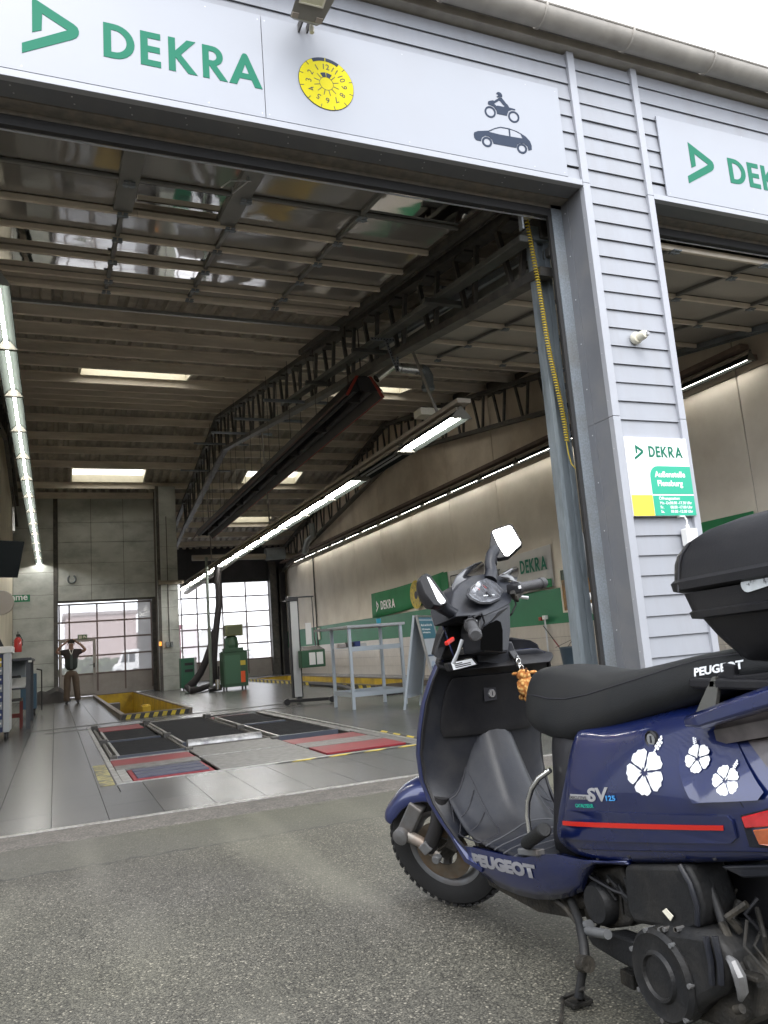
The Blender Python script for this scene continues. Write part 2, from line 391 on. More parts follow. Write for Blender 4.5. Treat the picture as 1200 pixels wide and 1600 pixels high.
# ================================================================== the hall
hall = thing('test_hall', (5.2, 6.0, 0), 'tall test hall clad in pale grey lap boards with open sectional doors', 'building')
# -- front: solid backing behind the cladding
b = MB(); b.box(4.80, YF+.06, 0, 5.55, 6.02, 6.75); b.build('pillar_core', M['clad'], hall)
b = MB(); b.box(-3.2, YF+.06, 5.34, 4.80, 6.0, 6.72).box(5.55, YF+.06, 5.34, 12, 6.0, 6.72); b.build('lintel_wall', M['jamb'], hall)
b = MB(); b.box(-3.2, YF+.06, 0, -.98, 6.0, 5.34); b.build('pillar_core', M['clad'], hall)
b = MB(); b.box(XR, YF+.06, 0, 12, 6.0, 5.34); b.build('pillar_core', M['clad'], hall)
# -- lap boards, each its own piece
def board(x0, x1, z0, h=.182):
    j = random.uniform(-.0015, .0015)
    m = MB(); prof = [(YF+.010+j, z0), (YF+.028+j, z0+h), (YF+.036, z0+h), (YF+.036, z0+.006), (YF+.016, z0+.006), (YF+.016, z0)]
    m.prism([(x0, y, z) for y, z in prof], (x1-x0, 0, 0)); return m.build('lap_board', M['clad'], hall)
z = .746 - .182*4
while z < 6.68:
    board(4.823, 5.537, z, min(.182, 6.72-z)); 
    if z > 6.2:
        board(-3.2, 4.737, z, min(.182, 6.72-z)); board(5.613, 12, z, min(.182, 6.72-z))
    elif z > 5.4:
        board(4.50, 4.737, z); board(5.613, 5.86, z)
    elif z > 5.2:
        board(4.50, 4.737, 5.33, .133); board(5.613, 5.86, 5.33, .133)
    else: board(-3.2, -.98, z)
    z += .182
# -- vertical corner trims, in two lengths with a seam
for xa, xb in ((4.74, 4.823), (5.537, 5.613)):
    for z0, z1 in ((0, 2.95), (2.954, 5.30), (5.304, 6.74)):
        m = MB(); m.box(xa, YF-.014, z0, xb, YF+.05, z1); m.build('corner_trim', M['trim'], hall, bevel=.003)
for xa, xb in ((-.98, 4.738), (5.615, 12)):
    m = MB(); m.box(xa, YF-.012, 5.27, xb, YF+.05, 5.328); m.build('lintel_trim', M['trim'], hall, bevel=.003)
M['rusty'] = mat('rusty_steel', (.19,.175,.155), .6, .1, var=.2, vs=12, dirt=(.25,.20,.15), ds=6, da=.6)
# -- jamb and soffit panels, galvanised frame, seals
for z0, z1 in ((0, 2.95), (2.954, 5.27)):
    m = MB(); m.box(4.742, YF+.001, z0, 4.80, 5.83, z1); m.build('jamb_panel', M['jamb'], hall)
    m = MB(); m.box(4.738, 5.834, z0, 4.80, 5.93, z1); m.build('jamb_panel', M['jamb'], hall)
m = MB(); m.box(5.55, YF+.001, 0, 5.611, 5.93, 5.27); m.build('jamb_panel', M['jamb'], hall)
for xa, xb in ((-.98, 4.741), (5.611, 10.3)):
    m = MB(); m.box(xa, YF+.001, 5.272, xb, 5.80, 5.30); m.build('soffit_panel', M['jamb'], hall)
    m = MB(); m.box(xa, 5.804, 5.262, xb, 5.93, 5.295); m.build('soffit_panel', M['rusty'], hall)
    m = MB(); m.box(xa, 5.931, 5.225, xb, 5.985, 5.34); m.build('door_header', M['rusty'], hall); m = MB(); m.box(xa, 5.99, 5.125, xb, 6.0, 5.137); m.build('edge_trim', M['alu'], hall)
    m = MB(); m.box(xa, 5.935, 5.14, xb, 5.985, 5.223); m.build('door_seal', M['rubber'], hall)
m = MB(); m.box(4.615, 5.931, 0, 4.80, 5.985, 5.27); m.build('door_frame', M['galv'], hall)
m = MB(); m.box(4.575, 5.940, 0, 4.614, 5.960, 5.20).box(4.585,5.962,0,4.60,5.99,5.2); m.build('door_seal', M['rubber'], hall)
# rivets on the jamb and soffit
rv = MB()
for k in range(11):
    zz = .35 + k*.46
    rv.lathe([(.007,0),(.006,-.003),(.0,-.004)], (4.742, 5.60, zz), 'x', 8); rv.lathe([(.007,0),(.006,-.003),(0,-.004)], (4.738, 5.875, zz+.2), 'x', 8)
for k in range(14):
    xx = -.7 + k*.42; rv.lathe([(.007,0),(.006,-.003),(0,-.004)], (xx, 5.66, 5.272), 'z', 8)
    rv.lathe([(.007,0),(.006,-.003),(0,-.004)], (xx+.02, 5.74, 5.272), 'z', 8)
for xx in (-.2, 1.15, 1.58, 1.64, 2.9, 4.2, 4.54, 5.84, 7.0):
    for zz in (5.37, 6.24): rv.lathe([(.006,0),(.005,-.003),(0,-.004)], (xx, YF-.008, zz), 'y', 8)
tag(rv.build('rivets', M['alu'], hall, smooth=True), kind='stuff')
# -- gutter with its joint rings
gy, gz, gr = 5.36, 6.88, .125
gxs = [-4.0, -2.6, -1.3, 0, 1.2, 2.3, 3.28, 4.32, 5.35, 6.42, 7.4, 8.4, 9.6, 11, 12.5]
gu = MB(); gu.box(-4, 5.50, 6.74, 12.5, YF+.06, 6.83); gut = gu.build('eave_board', M['zinc'], hall)
for a, c in zip(gxs, gxs[1:]):
    m = MB(); n = 14
    ring = lambda x, r: [(x, gy - r*math.cos(t), gz - r*math.sin(t)) for t in [math.pi*k/n for k in range(-1, n+2)]]
    m.loft([ring(a+.012, gr), ring(c-.012, gr), ring(c-.012, gr-.004), ring(a+.012, gr-.004)], caps=False, closed=False)
    m.tube([(a+.012, gy-gr, gz+.005), (c-.012, gy-gr, gz+.005)], .012, 6)
    m.build('gutter_length', M['zinc'], gut, smooth=True)
    m = MB(); m.loft([ring(c-.02, gr+.004), ring(c-.014, gr+.012), ring(c+.006, gr+.012), ring(c+.012, gr+.004)], caps=False, closed=False); m.build('gutter_joint', M['zinc'], gut, smooth=True)
m = MB(); m.box(-4, 5.45, 6.985, 12.5, 6.2, 7.0); m.build('eave_flashing', M['steel'], hall)

# -- walls
M['wallr'] = mat('painted_wall', (.76,.70,.60), .7, var=.05, vs=1.5, dirt=(.52,.44,.34), ds=.6, da=.5, bump=.05, bs=40)
M['wallr2'] = mat('painted_wall_upper', (.70,.62,.52), .75, var=.1, vs=1.2, dirt=(.42,.33,.25), ds=.7, da=.6, bump=.05, bs=40)
M['conc'] = mat('aerated_concrete', (.52,.54,.52), .85, var=.12, vs=1.3, dirt=(.24,.26,.25), ds=.9, da=.7, bump=.12, bs=50, stretch=(1,1,1.6))
M['seam'] = mat('joint_filler', (.10,.09,.08), .9)
M['band'] = mat('green_band_paint', (.015,.17,.075), .5, var=.08, vs=2)
m = MB(); m.box(XR+.03, 5.94, -.02, XR+.25, YB2+.3, 8.6); wr = m.build('side_wall', M['seam'], hall)
ys = [5.94, 9.1, 11.7, 14.3, 16.9, 19.5, 22.1, 24.7, 27.3, 29.9, 32.5, 35.1, YB2]
for a, c in zip(ys, ys[1:]):
    top = min(zb(a), zb(c)) + .25
    for z0, z1 in ((1.98, 4.95), (4.965, top)):
        if z1 - z0 > .2:
            m = MB(); m.box(XR, a+.011, z0, XR+.03, c-.011, z1); m.build('wall_panel', M['wallr'] if z0 < 4 else M['wallr2'], wr, bevel=.004, seg=1)
m = MB(); m.box(XR-.004, 5.94, 1.20, XR+.03, YB2, 1.977); m.build('green_band', M['band'], wr)
# white wall tiles below the band
M['wtile'] = mat('wall_tile_glaze', (.50,.46,.41), .28, var=.06, vs=5)
tw, th = .15, .30; wt_mesh = None; cnt = 0; rest = MB()
for r_ in range(4):
    z0 = r_*th
    y = 5.95
    while y < YB2-.1:
        if 11.5 < y < 22 and cnt < 280:
            if wt_mesh is None:
                mb = MB(); mb.box(-.010, .003, .003, .028, tw-.003, th-.003); o = mb.build('wall_tile', M['wtile'], wr, world=False); wt_mesh = o.data
            else:
                o = bpy.data.objects.new('wall_tile', wt_mesh); COL.objects.link(o); o.parent = wr
            o.location = (XR-hall.location.x+random.uniform(-.001,.001), y-hall.location.y, z0); cnt += 1
        else: rest.box(XR-.010, y+.003, z0+.003, XR+.028, y+tw-.003, z0+th-.003)
        y += tw
tag(rest.build('far_wall_tiles', M['wtile'], wr), kind='stuff')
# left wall
M['walll'] = mat('cream_wall', (.62,.57,.46), .7, var=.06, vs=1.5, dirt=(.33,.29,.22), ds=.7, da=.5)
m = MB(); m.box(XL-.25, 5.94, -.02, XL-.03, YB1+.3, 8.6); wl = m.build('side_wall', M['seam'], hall)
for k in range(9):
    a = 5.95 + k*2.7; c = min(a+2.7, YB1)
    for z0, z1 in ((0, 3.2), (3.205, min(zb(a), zb(c))+.25)):
        m = MB(); m.box(XL-.03, a+.006, z0, XL, c-.006, z1); m.build('wall_panel', M['walll'], wl, bevel=.004, seg=1)
# back wall of the left bay: aerated concrete slabs in courses, door opening left free
D1 = dict(x0=hit(91,1000,'y',YB1).x, x1=hit(246,1000,'y',YB1).x, z1=hit(160,939,'y',YB1).z)
m = MB(); X0, X1 = D1['x0'], D1['x1']; XP1 = 4.22
m.box(XL-.2, YB1+.03, -.02, X0, YB1+.30, 7.3).box(X1, YB1+.03, -.02, XP1, YB1+.30, 7.3).box(X0, YB1+.03, D1['z1'], X1, YB1+.30, 7.3)
wb = m.build('back_wall', M['seam'], hall)
top = zb(YB1)+.1
rows = [0, .77, 1.54, 2.31, 3.08]
def slabs(xa, xb, zs):
    for z0, z1 in zip(zs, zs[1:]):
        m = MB(); d = random.uniform(-.006,.003); m.box(xa+.006, YB1+d, z0+.005, xb-.006, YB1+.028, z1-.005); m.build('wall_slab', M['conc'], wb, bevel=.006, seg=1)
zs_l = [0, .45, 1.25, 2.05, 2.85, 3.65, 4.45, 5.25, 6.05, top]
slabs(XL, X0-.14, zs_l)
zu = [D1['z1']+.06, 3.95, 4.75, 5.52, 6.25, top]
dx = (X1 - X0)/3.0
for i in range(3): slabs(X0+i*dx*1.0, X0+(i+1)*dx*1.0, zu)
# steel posts beside the door, lintel over it
for xa, xb in ((X0-.14, X0), (X1, X1+.16)):
    m = MB(); m.box(xa, YB1-.03, 0, xb, YB1+.06, top); m.build('steel_post', M['steel'], wb)
m = MB(); m.box(X0, YB1-.02, D1['z1']-.02, X1, YB1+.06, D1['z1']+.055); m.build('lintel_beam', M['steel'], wb)
# projecting pier right of the door
YP = 28.9; xa, xb = hit(251,1000,'y',YP).x, hit(281,1000,'y',YP).x
pz = [0, .5, 1.3, 2.1, 2.9, 3.5, 4.3, 5.1, 5.9, zb(YP)]
pier = MB(); pier.box(xa+.02, YP+.02, 0, xb-.02, YB2, zb(YP)); pier = pier.build('wall_pier', M['seam'], hall)
for z0, z1 in zip(pz, pz[1:]):
    m = MB(); m.box(xa, YP, z0+.004, xb, YP+.6, z1-.004); m.build('wall_slab', M['conc'], pier, bevel=.005, seg=1)
m = MB(); m.box(xa-.05, YP-.01, 0, xa+.06, YP+.05, zb(YP)); m.build('corner_angle', M['steel'], pier)
# outer back wall of the right bay round its door
D2 = dict(x0=4.3, x1=hit(423,980,'y',YB2).x, z1=hit(400,908,'y',YB2).z)
m = MB(); m.box(D2['x0'], YB2, D2['z1'], XR+.2, YB2+.25, 6.9).box(D2['x1'], YB2, 0, XR+.2, YB2+.25, D2['z1']); m.build('back_wall', mat('dark_wall', (.06,.06,.07), .7, var=.2, vs=2), hall)
m = MB(); m.box(D2['x1']-.02, YB2-.35, 0, D2['x1']+.30, YB2-.02, D2['z1']+.9); m.box(D2['x1']+.45, YB2-.30, 0, D2['x1']+.52, YB2-.02, D2['z1']+.6); m.build('door_track', M['steel'], hall)
m = MB(); m.box(XL-.3, YB1+.3, -.02, XL-.1, YB2+.3, 6); m.build('side_wall', M['conc'], hall)

# -- roof: trapezoid sheets, purlins, skylights
def roof_patch(x0, x1, y0, y1, name='roof_sheet', mt=None):
    m = MB(); P = .30; D = .085; xs = []; x = x0
    while x < x1-1e-6:
        for fx, dz in ((0,0),(.42,0),(.55,D),(.87,D)):
            xx = x + fx*P
            if xx < x1: xs.append((xx, dz))
        x += P
    xs.append((x1, 0))
    up = [(xx, y0, zb(y0)+.225+dz) for xx, dz in xs]; dn = [(xx, y1, zb(y1)+.225+dz) for xx, dz in xs]
    m.loft([up, dn], caps=False, closed=False); return m.build(name, mt or M['roof'], hall)
SKY1 = [(.53, 3.03), (6.55, 8.75)]
def slope_patches(ya, yb, holes):
    """holes: (x0,x1,y0,y1)"""
    xcuts = [XL-.3, 1.8-1.27, 3.03, 4.65, 6.55, 8.75, XR+.3]
    for a, c in zip(xcuts, xcuts[1:]):
        hs = sorted([h for h in holes if h[0] <= a+.01 and h[1] >= c-.01], key=lambda h: h[2])
        y = ya
        for h in hs: roof_patch(a, c, y, h[2]); y = h[3]
        roof_patch(a, c, y, yb)
H1 = [(x0, x1, 17.2, 18.6) for x0, x1 in SKY1]; H2 = [(x0, x1, 27.75, 29.0) for x0, x1 in SKY1] + [(6.55, 8.75, 32.3, 33.4)]
slope_patches(5.9, YRG, H1); slope_patches(YRG, YB2+.3, H2)
def skylight_mat():
    m = bpy.data.materials.new('skylight_polyester'); m.use_nodes = True; t = m.node_tree; t.nodes.clear(); N, L = t.nodes, t.links
    o = N.new('ShaderNodeOutputMaterial'); a = N.new('ShaderNodeBsdfTranslucent'); a.inputs[0].default_value = (.95,.88,.74,1)
    c = N.new('ShaderNodeBsdfDiffuse'); c.inputs[0].default_value = (.6,.56,.5,1); x = N.new('ShaderNodeMixShader'); x.inputs[0].default_value = .2
    L.new(a.outputs[0], x.inputs[1]); L.new(c.outputs[0], x.inputs[2]); L.new(x.outputs[0], o.inputs[0]); return m
M['skyl'] = skylight_mat()
for (x0, x1, y0, y1) in H1 + H2:
    m = MB(); m.add([(x0,y0,zb(y0)+.42),(x1,y0,zb(y0)+.42),(x1,y1,zb(y1)+.42),(x0,y1,zb(y1)+.42)], [(0,1,2,3)])
    sk = m.build('skylight', M['skyl'], hall)
    k = MB(); h = .26; t = .05
    for (a, c, d, e) in ((x0,y0,x1,y0+t),(x0,y1-t,x1,y1),(x0,y0+t,x0+t,y1-t),(x1-t,y0+t,x1,y1-t)):
        zc = zb((c+e)/2)+.16; k.add([(a,c,zb(c)+.16),(d,c,zb(c)+.16),(d,e,zb(e)+.16),(a,e,zb(e)+.16),(a,c,zb(c)+.44),(d,c,zb(c)+.44),(d,e,zb(e)+.44),(a,e,zb(e)+.44)],
             [(0,3,2,1),(4,5,6,7),(0,1,5,4),(1,2,6,5),(2,3,7,6),(3,0,4,7)])
    k.build('skylight_kerb', M['cream'], sk)
PUR = [6.6, 8.1, 9.7, 11.3, 12.85, 14.2, 15.55, 17.0, 18.75, 19.7, 20.7, 21.6, 22.6, 24.0, 25.15, 26.2, 27.3, 29.15, 30.15, 31.4, 32.2, 33.5, 34.8, 36.1]
for y in PUR:
    for k_, (xa, xb, dz) in enumerate(((XL-.02, 4.1, 0), (3.6, 6.0, -.014), (5.6, XR, 0))):
        dz += random.uniform(-.015, .015) + k_*.003; z0 = zb(y)+dz
        m = MB(); y += (0, -.007, .007)[k_]
        prof = [(y-.028, z0), (y+.035, z0), (y+.035, z0+.02), (y-.022, z0+.02), (y-.022, z0+.215), (y-.075, z0+.215), (y-.075, z0+.20), (y-.028, z0+.20)]
        m.prism([(xa, a, c) for a, c in prof], (xb-xa, 0, 0)); m.build('purlin', M['purlin'], hall)
# -- trusses
def truss(X, y0, y1, depth=.95, w=.11):
    m = MB(); pts = [(X, y0, zb(y0)-.07), (X, YRG, zb(YRG)-.07), (X, y1, zb(y1)-.07)]
    m.beam(pts[0], pts[1], w+.08, .10).beam(pts[1], pts[2], w+.08, .10); tr = m.build('truss', M['steel'], hall)
    m = MB()
    lo = [(X, y0, zb(y0)-.07-depth*.85), (X, YRG-.9, zb(YRG-.9)-.07-depth*1.12), (X, y1, zb(y1)-.07-depth)]
    m.beam(lo[0], lo[1], w+.06, .09).beam(lo[1], lo[2], w+.06, .09); m.build('bottom_chord', M['steel'], tr)
    def zl(y):
        a, c = (lo[0], lo[1]) if y < lo[1][1] else (lo[1], lo[2]); t = (y-a[1])/(c[1]-a[1]); return a[2] + t*(c[2]-a[2])
    y = y0 + .25
    while y < y1 - .5:
        for q in (-.15, .15):
            mm = MB(); mm.beam((X, y+.30+q*.55, zl(y+.3)+.02), (X, y+.30+q*1.9, zb(y+.3+q)-.1), .055, .055, (1,0,0)); mm.build('web_member', M['steel'], tr)
        mm = MB(); mm.box(X-.09, y+.18, zb(y+.3)-.17, X+.09, y+.42, zb(y+.3)-.13); mm.build('gusset_plate', M['steel'], tr)
        y += 1.02
    return tr
truss(4.65, 6.15, 30.4); truss(XR-.18, 11.4, YB2-.1)
m = MB(); m.beam((4.65,30.4,zb(30.4)-.1),(4.65,YB2,zb(YB2)-.1),.14,.1).beam((4.65,30.4,zb(30.4)-1.0),(4.65,YB2,zb(YB2)-1.0),.12,.09); m.build('truss', M['steel'], hall)
for X in (XL+.12,):
    m = MB(); m.beam((X,6.1,zb(6.1)-.12),(X,YRG,zb(YRG)-.12),.14,.2).beam((X,YRG,zb(YRG)-.12),(X,YB1,zb(YB1)-.12),.14,.2)
    m.beam((X,6.1,zb(6.1)-.9),(X,YRG,zb(YRG)-.9),.10,.12).beam((X,YRG,zb(YRG)-.9),(X,YB1,zb(YB1)-.9),.10,.12); tr = m.build('truss', M['steel'], hall)
    y = 6.6
    while y < YB1-.8: 
        mm = MB(); mm.beam((X,y,zb(y)-.88),(X,y+.4,zb(y+.4)-.15),.06,.06,(1,0,0)); mm.build('web_member', M['steel'], tr); y += .8
# steel column carrying the truss
c0, c1 = hit(884,850,'y',6.3), hit(909,850,'y',6.3)
M['column'] = mat('blue_grey_column_paint', (.245,.285,.315), .5, .2, var=.1, vs=4, dirt=(.10,.12,.13), ds=2.5, da=.8, stretch=(3,3,.6))
m = MB(); m.box(c0.x, 6.27, 0, c0.x+.012, 6.39, 5.05).box(c1.x-.012, 6.27, 0, c1.x, 6.39, 5.05).box(c0.x+.012, 6.325, 0, c1.x-.012, 6.337, 5.05)
m.box(c0.x-.05, 6.22, 0, c1.x+.05, 6.44, .02).box(c0.x-.04, 6.24, 5.05, c1.x+.03, 6.42, 5.2)
m.box(c0.x+.012, 6.275, 0, c0.x+.05, 6.28, 5.05).box(c1.x-.06, 6.275, 0, c1.x-.012, 6.28, 5.05)
m.build('steel_column', M['column'], hall)

# ================================================================== open sectional doors under the roof
def pane_mat():
    m = bpy.data.materials.new('acrylic_pane'); m.use_nodes = True; t = m.node_tree; t.nodes.clear(); N, L = t.nodes, t.links
    o = N.new('ShaderNodeOutputMaterial'); a = N.new('ShaderNodeBsdfTransparent'); a.inputs[0].default_value = (.45,.44,.42,1)
    gl = N.new('ShaderNodeBsdfGlossy'); gl.inputs['Roughness'].default_value = .045; gl.inputs[0].default_value = (.9,.9,.9,1)
    tc = N.new('ShaderNodeTexCoord'); n = N.new('ShaderNodeTexNoise'); n.inputs['Scale'].default_value = 1.6; n.inputs['Detail'].default_value = 1.5; L.new(tc.outputs['Object'], n.inputs[0])
    bp = N.new('ShaderNodeBump'); bp.inputs['Strength'].default_value = .09; bp.inputs['Distance'].default_value = .05; L.new(n.outputs[0], bp.inputs['Height']); L.new(bp.outputs[0], gl.inputs['Normal'])
    fr = N.new('ShaderNodeFresnel'); fr.inputs[0].default_value = 1.9
    df = N.new('ShaderNodeBsdfDiffuse'); df.inputs[0].default_value = (.5,.48,.45,1)
    x0 = N.new('ShaderNodeMixShader'); x0.inputs[0].default_value = .55; L.new(a.outputs[0], x0.inputs[1]); L.new(df.outputs[0], x0.inputs[2])
    ma = N.new('ShaderNodeMath'); ma.operation = 'ADD'; ma.inputs[1].default_value = .10; L.new(fr.outputs[0], ma.inputs[0])
    x = N.new('ShaderNodeMixShader'); L.new(ma.outputs[0], x.inputs[0]); L.new(x0.outputs[0], x.inputs[1]); L.new(gl.outputs[0], x.inputs[2]); L.new(x.outputs[0], o.inputs[0]); return m
M['pane'] = pane_mat()
M['doorrail'] = mat('door_rail_paint', (.66,.58,.48), .5, var=.08, vs=4)
M['doordark'] = mat('door_stile_grey', (.17,.17,.16), .45, var=.1, vs=4)
def zd(y): return 5.53 + .156*(y-6.56)
def overhead_door(x0, x1, zd, stiles, mullions, right_track, label, pane='pane', yy=(6.36, 7.16, 7.93, 8.68, 9.46, 10.24, 10.72)):
    d = thing('sectional_door', ((x0+x1)/2, 6.2, 5.4), label, 'overhead door', 'open sectional doors under the roof')
    for k, (ya, yb_) in enumerate(zip(yy, yy[1:])):
        xs = [x0] + sorted([q for q in mullions]) + [x1]
        for a, c in zip(xs, xs[1:]):
            m = MB(); t = .012
            m.add([(a+.03,ya+.04,zd(ya+.04)+.02),(c-.03,ya+.04,zd(ya+.04)+.02),(c-.03,yb_-.04,zd(yb_-.04)+.02),(a+.03,yb_-.04,zd(yb_-.04)+.02)], [(0,3,2,1)])
            m.build('pane', M[pane], d)
    for k, y in enumerate(yy):
        thick = k >= 2 or pane != 'pane'
        m = MB(); w = .075 if thick else .05
        if thick: m.beam((x0, y, zd(y)-.018), (x1, y, zd(y)-.018), .05, .066, (0,-.15,1))
        else: m.beam((x0, y, zd(y)), (x1, y, zd(y)), w, .035, (0,-.15,1))
        rl = m.build('rail', M['doorrail'] if thick else M['doordark'], d, bevel=.006, seg=1)
        m = MB(); m.beam((x0+.02, y+w*.62, zd(y)+.01), (x1-.02, y+w*.62, zd(y)+.01), .02, .03); m.build('rubber_gasket', M['rubber'], rl)
        for q in mullions:
            for dx_ in (-.03, .03):
                m = MB(); m.box(q-.022+dx_, y-.05, zd(y)-.070, q+.022+dx_, y+.05, zd(y)-.056).tube([(q-.03+dx_, y, zd(y)-.074),(q+.03+dx_, y, zd(y)-.074)], .008, 6); m.build('hinge', M['galv'], rl)
    for q in mullions:
        for ya, yb_ in zip(yy, yy[1:]):
            m = MB(); m.beam((q, ya+.03, zd(ya+.03)+.0), (q, yb_-.03, zd(yb_-.03)+.0), .045, .045); m.build('mullion', M['doordark'] , d)
    for a, c, ya, yb_ in stiles:
        m = MB(); m.beam(((a+c)/2, ya, zd(ya)-.005), ((a+c)/2, yb_, zd(yb_)-.005), c-a, .05); m.build('stile', M['doordark'], d, bevel=.004, seg=1)
    for X in (x0-.05, x1+.06):
        m = MB(); m.beam((X, 6.1, zd(6.1)-.02), (X, 13.5, zd(13.5)-.02), .06, .09); m.beam((X+.045, 6.1, zd(6.1)-.02), (X+.045, 13.5, zd(13.5)-.02), .012, .14); m.build('track', M['galv'] if right_track else M['steel'], d)
        m = MB(); m.box(X-.03, 6.0, 0, X+.03, 6.06, zd(6.0)-.1) if X < x0 and x0 < 0 else m.box(X-.01, 6.0, 5.0, X+.01, 6.06, zd(6.0)-.05); m.build('track', M['galv'], d)
    return d
dA = overhead_door(-1.0, 4.25, zd, [(.585,.775,6.36,7.93), (1.66,1.86,6.36,7.93)], [.68, 1.81, 3.07], False,
    'open door of clear panes on dark tracks overhead, with pass door stiles, over the left bay')
m = MB(); m.box(.82, 7.80, zd(7.85)-.10, 1.68, 7.85, zd(7.85)-.045); m.build('door_closer', M['doorrail'], dA, bevel=.004, seg=1)
m = MB(); m.tube([(1.70,6.62,zd(6.62)-.05),(1.70,6.62,zd(6.62)-.10),(1.62,6.9,zd(6.9)-.11),(1.62,6.9,zd(6.9)-.05)], .010, 8); m.tube([(1.73,6.60,zd(6.6)-.1),(1.55,6.66,zd(6.66)-.1),(1.50,6.85,zd(6.85)-.09)], .008, 8); m.build('pull_handle', M['alu'], dA, smooth=True)
m = MB(); m.beam((-.9, 11.3, zd(11.3)-.12), (4.3, 11.3, zd(11.3)-.12), .05, .05); m.build('spring_shaft', M['alu'], dA)
M['pane_dull'] = mat('scratched_acrylic', (.30,.28,.25), .35, var=.06, vs=2, dirt=(.20,.18,.16), ds=1.5, da=.5)
dB = overhead_door(5.0, 10.15, lambda y: 5.10 + .156*(y-5.9), [], [6.35, 7.7, 9.05], True, 'open door of clear panes, seen over and right of the white pillar, on the right bay', 'pane_dull', (6.1, 6.58, 7.5, 8.47, 9.6, 10.75, 11.85))
# closed glazed doors at the back
def glaze_mat():
    m = bpy.data.materials.new('hazy_pane'); m.use_nodes = True; t = m.node_tree; t.nodes.clear(); N, L = t.nodes, t.links
    o = N.new('ShaderNodeOutputMaterial'); a = N.new('ShaderNodeBsdfTransparent'); a.inputs[0].default_value = (.98,.98,.98,1)
    tr = N.new('ShaderNodeBsdfTranslucent'); tr.inputs[0].default_value = (.95,.93,.92,1); gl = N.new('ShaderNodeBsdfGlossy'); gl.inputs['Roughness'].default_value = .08
    x = N.new('ShaderNodeMixShader'); x.inputs[0].default_value = .36; L.new(a.outputs[0], x.inputs[1]); L.new(tr.outputs[0], x.inputs[2])
    y = N.new('ShaderNodeMixShader'); y.inputs[0].default_value = .05; L.new(x.outputs[0], y.inputs[1]); L.new(gl.outputs[0], y.inputs[2]); L.new(y.outputs[0], o.inputs[0]); return m
M['haze'] = glaze_mat()
M['dframe'] = mat('door_frame_brown', (.17,.125,.115), .45, var=.1, vs=5)
M['dpanel'] = mat('door_panel_grey', (.36,.33,.31), .5, var=.06, vs=3, dirt=(.22,.20,.18), ds=2, da=.4)
def glazed_door(name, Y, xs, zs, x0, x1, label, low=None):
    d = thing(name, ((x0+x1)/2, Y, 0), label, 'glazed door', 'closed glazed doors at the far end')
    Z = [zs[0]] + zs[1:]
    for i, (za, zc) in enumerate(zip(Z, Z[1:])):
        for a, c in zip(xs, xs[1:]):
            m = MB(); m.box(a, Y-.006 if i else Y-.012, za, c, Y+.006, zc)
            m.build('pane' if i else 'infill_panel', M['haze'] if i else M['dpanel'], d)
    for zz in Z[1:]:
        m = MB(); m.box(x0, Y-.03, zz-.028, x1, Y+.02, zz+.028); m.build('rail', M['dframe'], d)
    m = MB(); m.box(x0, Y-.03, 0 if low is None else low, x1, Y+.02, Z[0]+.1); m.build('bottom_rail', M['dpanel'], d)
    for q in xs:
        m = MB(); m.box(q-.026, Y-.034, Z[0], q+.026, Y+.024, Z[-1]); m.build('mullion', M['dframe'], d)
    return d
Yg = YB1+.12
gx = [hit(x, 1000, 'y', Yg).x for x in (92.5, 108.5, 152, 195, 237)]
gzv = [hit(150, y, 'y', Yg).z for y in (1078, 1052, 1024, 997, 970.5, 943)]
gzv[0] = .16
d1 = glazed_door('glazed_door', Yg, gx, gzv, D1['x0'], gx[-1]+.02, 'closed glazed door with a pass door behind the standing man', low=.02)
m = MB(); m.box(gx[-1]+.02, Yg-.2, 0, D1['x1'], Yg+.05, D1['z1']); m.build('guide_track', M['steel'], d1)
px0, px1, pzt = hit(93,1040,'y',Yg).x, hit(150,1040,'y',Yg).x, hit(120,999,'y',Yg).z
m = MB()
for a in ((px0,.1,px0+.08,pzt),(px1-.1,.1,px1,pzt),(px0+.08,pzt-.1,px1-.1,pzt),(px0+.08,.1,px1-.1,.22)): m.box(a[0],Yg-.075,a[1],a[2],Yg-.036,a[3])
pd = m.build('pass_door', M['dpanel'], d1)
m = MB(); m.box(px1-.09, Yg-.12, 1.0, px1-.05, Yg-.076, 1.16).box(px1-.22, Yg-.13, 1.08, px1-.05, Yg-.11, 1.10); m.build('handle', M['black'], pd)
gx2 = [4.4] + [hit(x, 985, 'y', YB2+.05).x for x in (309, 349, 386, 422.5)]
gz2 = [hit(400, y, 'y', YB2+.05).z for y in (1052, 1029, 1004, 978.5, 954.5, 930.5, 908)]; gz2[0] = .15
gx2 = [hit(x, 985, 'y', YB2+.05).x for x in (284, 309, 349, 386, 422.5)]
glazed_door('glazed_door', YB2+.05, gx2, gz2, gx2[0]-.3, gx2[-1]+.03, 'closed glazed door right of the concrete pier behind the green machine')

